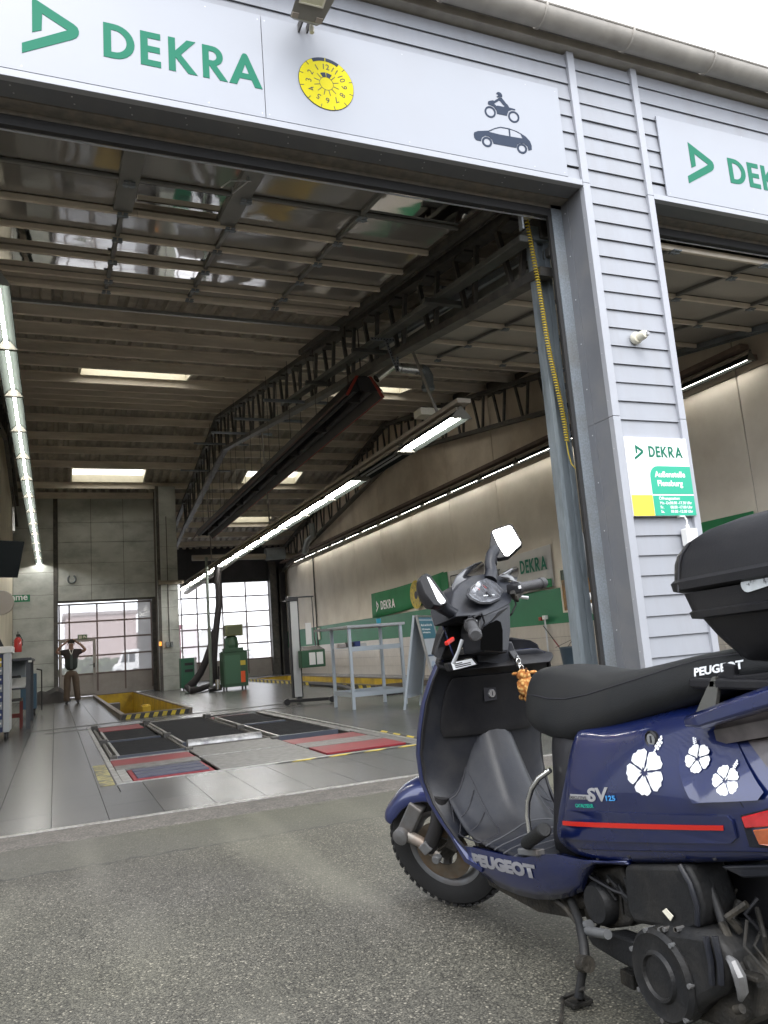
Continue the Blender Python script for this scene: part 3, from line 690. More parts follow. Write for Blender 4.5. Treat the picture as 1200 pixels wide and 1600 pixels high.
# ================================================================== signs on the facade
YS = YF-.010
fac = lambda px, py: hit(px, py, 'y', YS-.002)
def dekra_logo_pts():
    s = 8.0; P = [(145,505),(430,728),(455,755),(470,790),(472,822),(462,850),(440,868),(165,1015),(150,925),(400,785),(228,650),(248,800),(195,822)]
    Q = [hit(1060+x/s, 160+y/s, 'y', YS) for x, y in P]; x0 = min(q.x for q in Q); z0 = min(q.z for q in Q); h = max(q.z for q in Q)-z0
    return [((q.x-x0)/h, (q.z-z0)/h) for q in Q]
LOGO = dekra_logo_pts()
def arc(cx, cy, rx, ry, a0, a1, n=14): return [(cx+rx*math.cos(rad(a0+(a1-a0)*k/n)), cy+ry*math.sin(rad(a0+(a1-a0)*k/n))) for k in range(n+1)]
def letter(ch):
    s = .2
    if ch == 'D': return [[(0,0),(.28,0)] + arc(.28,.5,.53,.5,-90,90)[1:] + [(0,1)], [(s,.18),(s,.82),(.28,.82)] + arc(.28,.5,.32,.32,90,-90)[1:]], .81
    if ch == 'E': return [[(0,0),(.55,0),(.55,.18),(s,.18),(s,.41),(.53,.41),(.53,.59),(s,.59),(s,.82),(.55,.82),(.55,1),(0,1)]], .55
    if ch == 'K': return [[(0,0),(s,0),(s,.42),(.56,0),(.83,0),(.36,.53),(.80,1),(.54,1),(s,.62),(s,1),(0,1)]], .83
    if ch == 'R': return [[(0,0),(s,0),(s,.40),(.52,0),(.77,0),(.43,.42)] + arc(.33,.71,.31,.29,-65,90,10) + [(0,1)], [(s,.56),(s,.84),(.30,.84)] + arc(.30,.70,.14,.14,80,-80,8) + [(.30,.56)]], .77
    if ch == 'A': return [[(0,0),(.22,0),(.31,.21),(.65,.21),(.74,0),(.96,0),(.57,.93),(.53,.99),(.48,1),(.43,.99),(.39,.93)], [(.38,.38),(.48,.66),(.58,.38)]], .96
def word_flat(parent, o, u, v, h, color, gap=.14, sx=1.0, name='letter', word='DEKRA', xs=None, ext=.0015):
    x = 0
    for i, ch in enumerate(word):
        L_, w = letter(ch); xx = xs[i] if xs else x
        me = flat_mesh([[(p[0]*h*sx, p[1]*h) for p in lp] for lp in L_], ext)
        put_flat(name, me, plane_m(Vector(o)+Vector(u)*xx, u, v), color, parent); x += (w+gap)*h*sx
def logo_flat(parent, o, u, v, h, color, sx=1.0, ext=.0015):
    put_flat('logo', flat_mesh([[(p[0]*h*sx, p[1]*h) for p in LOGO]], ext), plane_m(o, u, v), color, parent)
UX, UZ = V(1,0,0), V(0,0,1)
# big fascia sign over the left opening
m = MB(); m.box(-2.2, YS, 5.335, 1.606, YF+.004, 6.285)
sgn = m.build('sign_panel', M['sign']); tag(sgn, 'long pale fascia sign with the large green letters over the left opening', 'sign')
def big(px, py): return hit(px/2.791, py/2.791, 'y', YS-.002)
base = big(452,245); hgt = big(450,95).z - base.z
xs_ = [big(452,245).x, big(614,275).x, big(737,302).x, big(886,332).x, big(1000,356).x]; xe = [big(588,245).x, big(703,294).x, big(862,326).x, big(994,351).x, big(1145,380).x]
for ch, a, c in zip('DEKRA', xs_, xe):
    L_, w = letter(ch); sx = (c-a)/(w*hgt)
    put_flat('letter', flat_mesh([[(p[0]*hgt*sx, p[1]*hgt) for p in lp] for lp in L_], .0015), plane_m((a, YS-.002, base.z), UX, UZ), M['green'], sgn)
lg0 = big(95,230); lgw = big(345,150).x - lg0.x; lh = lgw/max(p[0] for p in LOGO)
logo_flat(sgn, (lg0.x, YS-.002, lg0.z), UX, UZ, lh, M['green'])
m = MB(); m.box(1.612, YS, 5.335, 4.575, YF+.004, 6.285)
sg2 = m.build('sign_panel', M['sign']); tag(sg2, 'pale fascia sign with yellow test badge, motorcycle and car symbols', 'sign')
# round yellow badge with its month numbers
bc = hit(510, 132, 'y', YS-.002); R_ = (hit(552,132,'y',YS).x - hit(467,132,'y',YS).x)/2*1.0
bc = V(bc.x, YS-.003, hit(510,131.5,'y',YS).z)
circ = lambda r, n=48, a0=0, a1=360: [(r*math.cos(rad(a0+(a1-a0)*k/n)), r*math.sin(rad(a0+(a1-a0)*k/n))) for k in range(n if a1-a0==360 else n+1)]
BM = lambda dy: plane_m(bc + V(0, dy, 0), UX, UZ)
rim = put_flat('badge_rim', flat_mesh([circ(R_)], .0015), BM(0), M['ink'], sg2)
put_flat('badge', flat_mesh([circ(R_*.985)], .0015), BM(-.002), M['yellow'], sg2)
put_flat('badge_ring', flat_mesh([circ(R_*.255), circ(R_*.24)], .0008), BM(-.004), M['ink'], sg2)
tk = []
for a0, a1, r0, r1 in ((60,89,.86,.985), (91,120,.86,.985)): tk.append(circ(R_*r1,10,a0,a1) + circ(R_*r0,10,a0,a1)[::-1])
for a0, a1, r0, r1 in ((60,88,.26,.42), (92,120,.26,.42)): tk.append(circ(R_*r1,6,a0,a1) + circ(R_*r0,6,a0,a1)[::-1])
for k in range(12):
    a = 15 + 30*k
    if 60 < a < 120: continue
    for r0, r1 in ((.26,.46), (.85,.985)):
        if r0 > .5 and a in (75, 105): continue
        ca, sa = math.cos(rad(a)), math.sin(rad(a)); w = .007*R_*1.6
        tk.append([(R_*r0*ca-w*sa, R_*r0*sa+w*ca), (R_*r1*ca-w*sa, R_*r1*sa+w*ca), (R_*r1*ca+w*sa, R_*r1*sa-w*ca), (R_*r0*ca+w*sa, R_*r0*sa-w*ca)])
for t_ in tk: put_flat('badge_mark', flat_mesh([t_], .0008), BM(-.004), M['darkblue'], sg2)
for k in range(12):
    num = 12 if k == 0 else k; a = 90 + 30*k; ca, sa = math.cos(rad(a)), math.sin(rad(a)); sz = R_*.30
    me = flat_mesh(None, .0008, str(num), sz, 0, 'CENTER'); me.transform(Matrix.Translation((0, -sz*.35, 0)))
    rot = rad(a - 90)
    me.transform(Matrix.Rotation(rot, 4, 'Z')); me.transform(Matrix.Translation((ca*R_*.65, sa*R_*.65, 0)))
    put_flat('badge_number', me, BM(-.004), M['ink'], sg2)
# motorcycle and car symbols traced to the plane of the sign
def trace(pts, ox, oy, s): 
    return [(lambda q: (q.x, q.z))(hit(ox+x/s, oy+y/s, 'y', YS-.002)) for x, y in pts]
FM = plane_m((0, YS-.002, 0), UX, UZ)
def ell(cx, cy, rx, ry, tilt=0, n=28):
    out = []
    for k in range(n):
        a = 2*math.pi*k/n; x, y = rx*math.cos(a), ry*math.sin(a); t = rad(tilt)
        out.append((cx + x*math.cos(t)-y*math.sin(t), cy + x*math.sin(t)+y*math.cos(t)))
    return out
car = [(152,600),(158,575),(200,560),(325,555),(400,525),(465,510),(560,528),(650,560),(705,590),(760,625),(810,680),(830,730),(832,780),(795,788),(780,740),(740,705),(695,700),(662,720),(652,758),(385,708),(365,660),(330,625),(285,615),(250,635),(235,680),(180,665),(160,640)]
win1 = [(325,568),(400,535),(468,520),(560,538),(568,622),(450,600)]; win2 = [(575,540),(640,562),(700,595),(725,648),(583,625)]
P_ = lambda pts: trace(pts, 720, 130, 7.5)
put_flat('car_symbol', flat_mesh([P_(car), P_(win1), P_(win2)], .001), FM, M['darkblue'], sg2)
for cx, cy in ((308,688), (718,766)):
    put_flat('car_symbol_wheel', flat_mesh([P_(ell(cx,cy,66,54,48)), P_(ell(cx,cy,41,34,48))], .001), FM, M['darkblue'], sg2)
bike = [(318,235),(322,212),(345,205),(378,200),(390,208),(455,165),(480,172),(533,240),(545,248),(568,285),(640,305),(636,320),(600,312),(560,325),(540,382),(425,358),(418,320),(385,275),(340,255),(322,250)]
hole = [(390,240),(450,202),(462,212),(500,258),(512,262),(505,278),(430,262),(420,268)]
head = [(414,122),(425,106),(445,102),(470,115),(486,140),(484,165),(462,160),(440,166),(422,165),(420,150),(436,152),(438,138),(424,128)]
put_flat('motorcycle_symbol', flat_mesh([P_(bike), P_(hole)], .001), FM, M['darkblue'], sg2)
put_flat('motorcycle_symbol_rider', flat_mesh([P_(head)], .001), FM, M['darkblue'], sg2)
for cx, cy in ((345,337), (621,395)):
    put_flat('motorcycle_symbol_wheel', flat_mesh([P_(ell(cx,cy,74,60,50)), P_(ell(cx,cy,52,42,50))], .001), FM, M['darkblue'], sg2)
# fascia sign over the right opening
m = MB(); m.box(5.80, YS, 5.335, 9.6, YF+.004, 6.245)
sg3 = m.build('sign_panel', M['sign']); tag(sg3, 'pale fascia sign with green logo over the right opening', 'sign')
q0 = hit(1060+150/8, 160+1015/8, 'y', YS); q1 = hit(1060+145/8, 160+505/8, 'y', YS)
logo_flat(sg3, (q0.x-.02, YS-.002, q0.z), UX, UZ, q1.z-q0.z, M['green'])
d0 = hit(1060+655/8, 160+1005/8, 'y', YS); d1_ = hit(1060+600/8, 160+690/8, 'y', YS)
word_flat(sg3, (d0.x, YS-.002, d0.z), UX, UZ, d1_.z-d0.z, M['green'], sx=1.0)
# opening hours sign on the pillar
YQ = 5.545
m = MB(); m.box(4.822, YQ, 2.01, 5.556, YF+.002, 2.752)
hs = m.build('opening_hours_sign', mat('sign_white', (.86,.87,.88), .35)); tag(hs, 'white, green and yellow opening hours sign on the pillar', 'sign')
M['green2'] = mat('sign_green_bright', (.02,.38,.24), .4); M['yel2'] = mat('sign_yellow_soft', (.85,.66,.06), .4)
def rect(a, b_, c, d): return [(a,b_),(c,b_),(c,d),(a,d)]
HM = plane_m((4.822, YQ-.002, 2.01), UX, UZ); HM2 = plane_m((4.822, YQ-.004, 2.01), UX, UZ)
put_flat('green_field', flat_mesh([[(.245,.205),(.734,.205),(.734,.47),(.36,.47)] + arc(.345,.37,.10,.10,90,180,8)], .001), HM, M['green2'], hs)
put_flat('green_field', flat_mesh([rect(.245,0.002,.734,.19)], .001), HM, M['green2'], hs)
put_flat('yellow_field', flat_mesh([rect(0,0.002,.24,.195)], .001), HM, M['yel2'], hs)
logo_flat(hs, (4.822+.095, YQ-.002, 2.01+.525), UX, UZ, .145, M['green'], sx=.9)
word_flat(hs, (4.822+.265, YQ-.002, 2.01+.555), UX, UZ, .105, M['green'], gap=.13, sx=.86)
M['wtxt'] = mat('white_print', (.85,.87,.86), .5)
def txt(s, x, y, sz, par, Mx, color, bold=.0, align='LEFT', name='lettering', sx=1):
    me = flat_mesh(None, .0008, s, sz, bold, align); me.transform(Matrix.Scale(sx, 4, (1,0,0))); me.transform(Matrix.Translation((x, y, 0))); return put_flat(name, me, Mx, color, par)
txt('Außenstelle', .30, .365, .078, hs, HM2, M['wtxt'], .0018, sx=.97); txt('Flensburg', .315, .28, .078, hs, HM2, M['wtxt'], .0018)
txt('Öffnungszeiten:', .31, .150, .040, hs, HM2, M['wtxt'], .0006)
for i, (a, c) in enumerate((('Mo -Do.', '08.00 -17.30 Uhr'), ('Fr.', '08.00 -17.00 Uhr'), ('Sa.', '09.00 -12.00 Uhr'))):
    txt(a, .315, .107-.04*i, .038, hs, HM2, M['wtxt'], .0006); txt(c, .695, .107-.04*i, .038, hs, HM2, M['wtxt'], .0006, 'RIGHT')
# ================================================================== lights
LT = 30.0
M['tube'] = emat('fluorescent_tube', (1.0, .97, .90), LT)
M['tube_w'] = emat('slim_fluorescent_tube', (1.0, .96, .88), 8)
M['tube_off'] = mat('fluorescent_tube_off', (.45,.46,.46), .3)
M['reflect'] = mat('enamel_reflector', (.024,.028,.026), 1.0, spec=0, var=.05, vs=8)
M['cap'] = mat('end_cap_enamel', (.15,.145,.125), .6, var=.1, vs=10, spec=.2)
M['housing'] = mat('dusty_housing', (.34,.30,.25), .6, var=.12, vs=5, dirt=(.2,.16,.12), ds=5, da=.6)
GL, GM, GR = 'strip lights above the left side', 'strip lights hung down the middle', 'strip lights along the right wall'
def strip_light(loc, L, label, group, lit=True, tubes=2, w=.15, tm='tube'):
    t = thing('strip_light', loc, label, 'strip light', group); x, y, z = loc
    m = MB(); m.add([(x-w,y+.012,z),(x-w*.36,y+.012,z+.09),(x+w*.36,y+.012,z+.09),(x+w,y+.012,z),(x-w,y+L-.012,z),(x-w*.36,y+L-.012,z+.09),(x+w*.36,y+L-.012,z+.09),(x+w,y+L-.012,z)],
        [(0,4,5,1),(1,5,6,2),(2,6,7,3)]); m.build('reflector', M['reflect'], t, solid=.006)
    m = MB(); m.box(x-w*.38, y+.02, z+.099, x+w*.38, y+L-.02, z+.15); m.build('housing', M['housing'], t)
    for ya in (y-.012, y+L-.012):
        m = MB(); m.prism([(x-w-.01,ya,z-.012),(x-w*.40,ya,z+.10),(x-w*.22,ya,z+.105),(x-w*.14,ya,z+.165),(x+w*.14,ya,z+.165),(x+w*.22,ya,z+.105),(x+w*.40,ya,z+.10),(x+w+.01,ya,z-.012)], (0,.024,0)); m.build('end_cap', M['cap'], t)
    for dx in ((-.05, .05) if tubes == 2 else (0,)):
        m = MB(); m.tube([(x+dx, y+.05, z+.035), (x+dx, y+L-.05, z+.035)], .016, 8); m.build('tube', M[tm] if lit else M['tube_off'], t, smooth=True)
    return t
def ordinal(n): return ['first','second','third','fourth','fifth','sixth','seventh','eighth','ninth','tenth','eleventh','twelfth','thirteenth','fourteenth','fifteenth'][n]
protoL = None
for k in range(13):
    y = 7.86 + k*1.735; lab = 'lit strip light in the row at far left, %s from the near end' % ordinal(k)
    if k == 0: protoL = strip_light((-.5, y, 4.75), 1.70, lab, GL, tubes=1, w=.115)
    else: copy_tree(protoL, (-.5, y, 4.75), None, lab)
yk = [8.82, 10.76, 12.62] + [12.62+1.78*i for i in range(1, 12)]
protoM = strip_light((5.0, yk[0], 3.93), 1.80, 'lit twin tube strip light nearest the yard, in the middle hanging row', GM)
strip_light((5.0, yk[1], 3.93), 1.72, 'unlit strip light in the middle hanging row, second from the yard', GM, lit=False)
for k in range(2, 14):
    copy_tree(protoM, (5.0, yk[k], 3.93), None, 'lit strip light in the middle hanging row, %s from the yard' % ordinal(k))
protoR = strip_light((10.16, 8.55, 5.02), 1.66, 'lit slim strip light on the right wall, seen right of the pillar', GR, tubes=1, w=.075, tm='tube_w')
for k in range(1, 15):
    y = 8.55 + k*1.74
    copy_tree(protoR, (10.16, y, 5.02), None, 'lit slim strip light on the right wall, %s from the right' % ordinal(k))
m = MB(); m.box(10.02, 8.6, 5.22, 10.2, 36.6, 5.30); m.box(10.24, 8.6, 5.05, 10.36, 36.6, 5.14)
tag(m.build('cable_tray', mat('brown_tray', (.13,.09,.07), .6, var=.2, vs=6)), 'long brown cable tray above the strip lights on the right wall', 'cable tray')
m = MB(); m.box(4.90, 8.7, 4.10, 5.10, 34.0, 4.16)
tag(m.build('light_rail', M['housing']), 'long dusty rail carrying the middle row of strip lights', 'light rail')
M['bar'] = mat('dull_bar', (.30,.28,.25), .5, .4, var=.15, vs=8)
for (a, pb, lab) in (((4.78, 9.9, 5.62), hit(684,646,'y',9.6), 'slanting steel bar holding up the near end of the middle lights'),
                     ((4.9, 19.0, 7.0), (5.0, 19.0, 4.2), 'thin hanger bar of the middle light row halfway down the hall'),
                     ((4.9, 27.0, 7.2), (5.0, 27.0, 4.2), 'thin hanger bar of the middle light row near the far door')):
    m = MB(); m.tube([a, pb], .022, 8); tag(m.build('hanger_bar', M['bar'], smooth=True), lab, 'hanger bar', 'hanger bars of the middle lights')
q0, q1 = hit(657,636,'y',9.9), hit(690,649,'y',9.9)
m = MB(); m.box(q0.x, 9.9, q1.z, q1.x, 10.15, q0.z+.0); bl = m.build('ballast_box', M['cream'], bevel=.006)
tag(bl, 'small cream box hanging on wires beside the nearest middle light', 'ballast box')

# ================================================================== gas heater, flue and ducts
_h = hit(570,616,'y',11.25); hx, hz, hy0, hy1 = _h.x, _h.z, 11.25, 26.6
ht = thing('radiant_heater', (hx, 12, hz), 'long black tube heater with red edges hanging under the roof', 'heater')
M['soot'] = mat('sooty_black', (.014,.013,.015), .6, var=.3, vs=4, dirt=(.035,.025,.02), ds=2, da=.6)
M['hred'] = mat('heater_red', (.34,.035,.022), .55, var=.2, vs=6, dirt=(.08,.03,.02), ds=3, da=.6)
W, Hh = .33, .30
def hring(y): return [(hx-W,y,hz-.02),(hx-W*.42,y,hz+Hh),(hx+W*.42,y,hz+Hh),(hx+W,y,hz-.02)]
m = MB(); m.loft([hring(hy0), hring(hy1)], caps=False, closed=False); m.build('hood', M['soot'], ht, solid=.012)
for s in (-1, 1):
    m = MB(); m.beam((hx+s*W, hy0-.01, hz-.02), (hx+s*W, hy1, hz-.02), .02, .03); m.build('hood_lip', M['hred'] if s > 0 else mat('heater_lip', (.09,.045,.035), .6), ht)
    m = MB(); m.prism([(hx+s*(W+.006),hy0-.012,hz-.03),(hx+s*(W*.42),hy0-.012,hz+Hh+.005),(hx+s*(W*.42-.05),hy0-.012,hz+Hh+.005),(hx+s*(W-.045),hy0-.012,hz-.03)], (0,.03,0)); m.build('end_trim', M['hred'], ht)
    m = MB(); m.tube([(hx+s*.13,hy0+.05,hz+.1),(hx+s*.13,hy1-.1,hz+.1)], .055, 8); m.build('burner_tube', M['soot'], ht, smooth=True)
m = MB(); m.add([(hx-W,hy0+.01,hz+.06),(hx-W*.42,hy0+.01,hz+Hh),(hx+W*.42,hy0+.01,hz+Hh),(hx+W,hy0+.01,hz+.06)], [(0,1,2,3)]); m.build('end_plate', M['soot'], ht, solid=.01)
m = MB(); m.lathe([(.0,-.02),(.13,-.02),(.13,.0),(.1,.03)], (hx, hy0-.02, hz+.17), 'y', 16); m.build('burner_fan', M['soot'], ht)
m = MB()
for k in range(9):
    y = min(hy0 + .5 + k*1.8, hy1-.1); m.box(hx-.11, y-.012, hz+.02, hx+.11, y+.012, hz+Hh-.02)
tag(m.build('inner_stays', M['soot'], ht), kind='stuff')
n = 0
for k in range(11):
    y = hy0 + .4 + k*1.75
    if y > hy1: break
    for s in (-1, 1):
        m = MB(); m.tube([(hx+s*.12, y, hz+Hh), (hx+s*.12, y, zb(y)+.05)], .006 if k else .012, 5); m.build('hanging_rod', M['steel'], ht)
for k, y in enumerate((14.2, 16.9, 19.6, 22.3, 25.0)):
    m = MB(); m.box(hx-.9, y-.03, zb(y)-1.02, hx+.7, y+.03, zb(y)-.97); m.build('cross_rail', M['galv'], ht)
# flue
fy = 11.6
fp = [hit(588,592,'y',fy), hit(612,573,'y',fy), hit(626,575,'y',fy), hit(660,578,'y',fy), hit(668,584,'y',fy), hit(669,608,'y',fy)]
fl_ = thing('flue_pipe', tuple(fp[0]), 'bright steel flue pipe bending down at the near end of the heater', 'flue pipe')
m = MB(); m.tube([fp[0], fp[1], (fp[1]+fp[2])/2+V(0,0,.02), fp[2]], .07, 14); m.build('flexible_pipe', M['chrome'], fl_, smooth=True)
m = MB(); m.tube([fp[2], fp[3]], .085, 16); m.tube([fp[2]+V(.1,0,0), fp[2]+V(.13,0,0)], .092, 16); m.tube([fp[3]-V(.12,0,0), fp[3]-V(.09,0,0)], .092, 16); m.build('round_pipe', M['chrome'], fl_, smooth=True)
m = MB(); m.tube([fp[3]-V(.03,0,0), fp[3]+V(.05,0,-.02), fp[4]+V(0,0,-.05), fp[5]], .10, 16); m.tube([fp[5]+V(0,0,.06), fp[5]+V(0,0,-.01)], .115, 16); m.build('elbow', M['galv'], fl_, smooth=True)
# round ducts at the far end
dk = thing('round_duct', (6.5, 34.5, 6.0), 'pale round duct crossing the far right corner under the roof', 'duct')
a, b_ = hit(300,872,'y',34.5), hit(480,868,'y',34.5)
m = MB(); m.tube([a, b_], .13, 14); m.build('thin_pipe', M['housing'], dk, smooth=True)
a, b_ = hit(415,866,'y',34.4), hit(444,864,'y',34.4)
m = MB(); m.tube([a, b_], .28, 18); m.build('silencer', M['galv'], dk, smooth=True)
q = [hit(487,818,'y',29), hit(489,838,'y',29), hit(480,846,'y',29), hit(476,866,'y',29)]
m = MB(); m.tube(q, .13, 12); m.build('down_pipe', M['galv'], dk, smooth=True)
a, b_ = hit(385,868,'y',30), hit(285,925,'y',30)
m = MB(); m.beam(hit(400,850,'x',5.6), hit(290,927,'x',5.6), .16, .12); tag(m.build('cable_duct', M['housing']), 'dusty duct sloping beneath the far end of the middle lights', 'cable duct')

# perforated brackets and conduits on the near truss
for k, (pa, pb, pc) in enumerate((((688,449),(736,452),(737,489)), ((579,529),(621,532),(621,580)))):
    Y = (8.2, 9.9)[k]; A, B, C_ = hit(*pa,'y',Y), hit(*pb,'y',Y), hit(*pc,'y',Y)
    br = thing('perforated_bracket', tuple(A), 'triangular perforated steel bracket under the truss, %s' % ('the one nearer the yard' if k == 0 else 'the one above the heater end'), 'bracket', 'perforated brackets')
    for P0, P1 in ((A, B), (B, C_), (A*.45+B*.55, C_)):
        m = MB(); m.beam(P0, P1, .012, .042, (0,0,1)); m.beam(P0+V(0,.02,0), P1+V(0,.02,0), .03, .006); st = m.build('perforated_strut', M['galv'], br)
        d = P1-P0; nn = int(d.length/.045); h = MB()
        for i in range(nn):
            c = P0 + d*((i+.5)/nn); h.beam(c-d.normalized()*.009-V(0,.008,0), c+d.normalized()*.009-V(0,.008,0), .003, .016, (0,0,1))
        tag(h.build('slots', M['ink'], st), kind='stuff')
M['box_s'] = mat('steel_channel', (.12,.125,.12), .5, .3, var=.2, vs=5, dirt=(.07,.065,.06), ds=3, da=.6)
for k, (p0, p1, w, h) in enumerate((((4.48,6.2,5.02), (4.56,15.6,6.25), .17, .07), ((4.78,6.2,4.92), (4.88,16.0,6.2), .08, .10))):
    m = MB(); m.beam(p0, p1, w, h, (0,-.15,1)); tag(m.build('runway_beam', M['box_s'], bevel=.008, seg=1), ('wide flat steel channel under the near truss' , 'narrow steel rail right of the flat channel under the truss')[k], 'steel beam')
for k, y in enumerate((8.1, 10.6, 13.0)):
    m = MB(); zz = 5.02+ (y-6.2)*.131 - .09; m.box(4.22, y-.04, zz-.03, 5.05, y+.04, zz+.03); tag(m.build('cross_bracket', M['box_s']), 'flat steel cross bracket beneath the near truss, %s from the yard' % ordinal(k), 'bracket', 'cross brackets under the truss')

# ================================================================== coiled air hose, switch box, column bits
top_, bot_ = hit(823,345,'y',6.2), hit(885,690,'y',6.2)
M['hose'] = mat('yellow_hose', (.62,.47,.05), .45, var=.1, vs=20)
co = thing('coiled_hose', tuple(top_), 'yellow coiled air hose hanging beside the steel column', 'air hose')
pts = []; turns = 82; rr = .020
for i in range(turns*8+1):
    t = i/(turns*8); tt = t**.93
    c = top_.lerp(bot_, tt); c = c + V(.02*math.sin(t*9)*t, 0, 0); a = 2*math.pi*i/8
    pts.append(c + V(rr*math.cos(a), rr*math.sin(a), 0))
m = MB(); m.tube([top_+V(-.005,0,.07), top_+V(.0,0,.03), pts[0]] , .006, 6).tube(pts, .0065, 5); m.build('coil', M['hose'], co, smooth=True)
m = MB(); e = [bot_, hit(888,708,'y',6.2), hit(893,725,'y',6.2), hit(904,737,'y',6.0)]; m.tube(e, .006, 6); m.build('hose_tail', M['hose'], co, smooth=True)
q = hit(822,334,'y',6.2); m = MB(); m.box(q.x-.065, 6.14, q.z-.05, q.x+.055, 6.24, q.z+.05); m.tube([q+V(-.02,-.02,-.05), q+V(-.015,-.02,-.075)], .014, 8)
tag(m.build('switch_box', M['cream'], bevel=.006), 'small cream junction box at the top of the yellow hose', 'junction box')
# gantry clutter at the column head
m = MB(); q = hit(850,355,'y',6.3); m.box(q.x-.12, 6.2, q.z-.18, q.x+.16, 6.45, q.z+.10); m.tube([(q.x-.2,6.15,q.z+.02),(q.x+.25,6.15,q.z+.02)], .03, 8)
tag(m.build('door_motor', M['steel'], bevel=.01), 'dark door drive at the top of the steel column', 'door motor')
# suction arm seen between column and frame
sa = thing('extraction_arm', (5.5, 8.0, 0), 'grey and white extraction arm half hidden behind the door frame', 'extraction arm')
Y = 8.4; P = [hit(913,834,'y',Y), hit(909,850,'y',Y), hit(912,868,'y',Y), hit(922,890,'y',Y), hit(936,905,'y',Y)]
m = MB(); m.tube(P, [.05,.10,.11,.10,.08], 14); m.build('arm', mat('grey_hose', (.16,.165,.17), .5, var=.1, vs=5), sa, smooth=True)
P = [hit(940,915,'y',Y), hit(931,928,'y',Y), hit(920,933,'y',Y), hit(912,936,'y',Y)]
m = MB(); m.tube(P, [.05,.06,.04,.02], 10); P = [hit(914,941,'y',Y), hit(926,949,'y',Y), hit(940,962,'y',Y)]; m.tube(P, [.015,.05,.09], 10); m.build('hood', M['white'], sa, smooth=True)

# ================================================================== fittings on the facade
fc = hit(487, 14, 'y', 5.28)
fl = thing('floodlight', tuple(fc), 'boxy grey floodlight on the boards above the yellow badge', 'floodlight')
M['flood'] = mat('floodlight_grey', (.20,.19,.17), .5, .1, var=.06, vs=10)
TB = lambda px, py, yy: hit(px, py, 'y', yy)
lowL, lowR = TB(453,26.5,5.20), TB(502.5,38,5.20); upL, upR = TB(466,-16,5.02), TB(524,-2,5.02)
bkL, bkR = TB(458,30,5.36), TB(495,41,5.36); tL, tR = TB(470,-20,5.30), TB(516,-8,5.30)
m = MB(); m.add([lowL,lowR,upR,upL,bkL,bkR,tR,tL], [(0,1,2,3),(4,7,6,5),(0,4,5,1),(1,5,6,2),(2,6,7,3),(3,7,4,0)]); m.build('lamp_body', M['flood'], fl, bevel=.004, seg=1)
n_ = (lowR-lowL).cross(upL-lowL).normalized(); n_ = n_ if n_.y < 0 else -n_
def onface(u, v, d=.003): return lowL + (lowR-lowL)*u + (upL-lowL)*v + n_*d
m = MB(); 
for (u0,v0,u1,v1) in ((.12,.58,.88,.63),(.12,.63,.17,1.0),(.83,.63,.88,1.0)): m.prism([onface(u0,v0),onface(u1,v0),onface(u1,v1),onface(u0,v1)], n_*.008)
m.build('lamp_rim', M['cream'], fl)
m = MB(); m.add([onface(.17,.63,.004),onface(.83,.63,.004),onface(.83,1,.004),onface(.17,1,.004)], [(0,1,2,3)]); m.build('lens', mat('lens', (.6,.58,.42), .15, coat=.5), fl)
for u in (.02, .78):
    m = MB(); m.prism([onface(u,.03),onface(u+.2,.03),onface(u+.2,.22),onface(u,.22)], n_*.012); m.build('clip', mat('clip_brown', (.30,.26,.22), .5), fl)
b0, b1, b2 = TB(467,36,5.54), TB(467,48,5.54), TB(480,40,5.54)
m = MB(); m.box(b0.x-.008, 5.40, b1.z, b0.x+.006, 5.56, b0.z).box(b2.x-.006, 5.40, b1.z+.01, b2.x+.006, 5.56, b0.z); m.build('wall_bracket', M['steel'], fl)
m = MB(); q = TB(487,46,5.40); m.lathe([(0,-.03),(.02,-.03),(.024,0),(.014,.045),(0,.05)], q, 'z', 10); m.build('cable_gland', M['cream'], fl, smooth=True)
# cream sensor on the pillar
q = hit(998, 527, 'y', 5.53)
ms = thing('motion_sensor', (q.x, 5.56, q.z), 'cream plastic sensor on the white boards of the pillar', 'motion sensor')
m = MB(); m.lathe([(0,.035),(.052,.035),(.060,.02),(.062,-.0),(.05,-.02),(.0,-.022)], (q.x-.01, 5.545, q.z), 'y', 20); m.build('base', M['cream'], ms, smooth=True)
m = MB(); m.lathe([(0,.03),(.045,.03),(.045,-.03),(.034,-.055),(0,-.06)], (q.x+.01, 5.50, q.z+.004), 'y', 18); m.build('head', M['cream'], ms, smooth=True)
m = MB(); m.box(q.x+.012, 5.425, q.z-.015, q.x+.042, 5.448, q.z+.02); m.build('eye', mat('sensor_eye', (.35,.35,.36), .2), ms, bevel=.004)
# plug box with bent cable beside the top box
q = hit(1076, 826, 'y', 5.52)
so = thing('cable_box', (q.x, 5.55, q.z), 'white junction box with a bent cable below the opening hours sign', 'junction box')
m = MB(); m.box(q.x-.062, 5.485, q.z-.16, q.x+.07, 5.56, q.z+.0); m.build('box', M['white'], so, bevel=.008)
m = MB(); m.tube([(q.x-.01,5.52,q.z),(q.x-.012,5.52,q.z+.035)], .017, 10); m.build('gland', M['white'], so, smooth=True)
m = MB(); m.tube([(q.x-.012,5.52,q.z+.03),(q.x-.014,5.515,q.z+.08),(q.x-.03,5.52,q.z+.115),(q.x-.055,5.545,q.z+.12),(q.x-.06,5.58,q.z+.12)], .0085, 8); m.build('cable', M['white'], so, smooth=True)

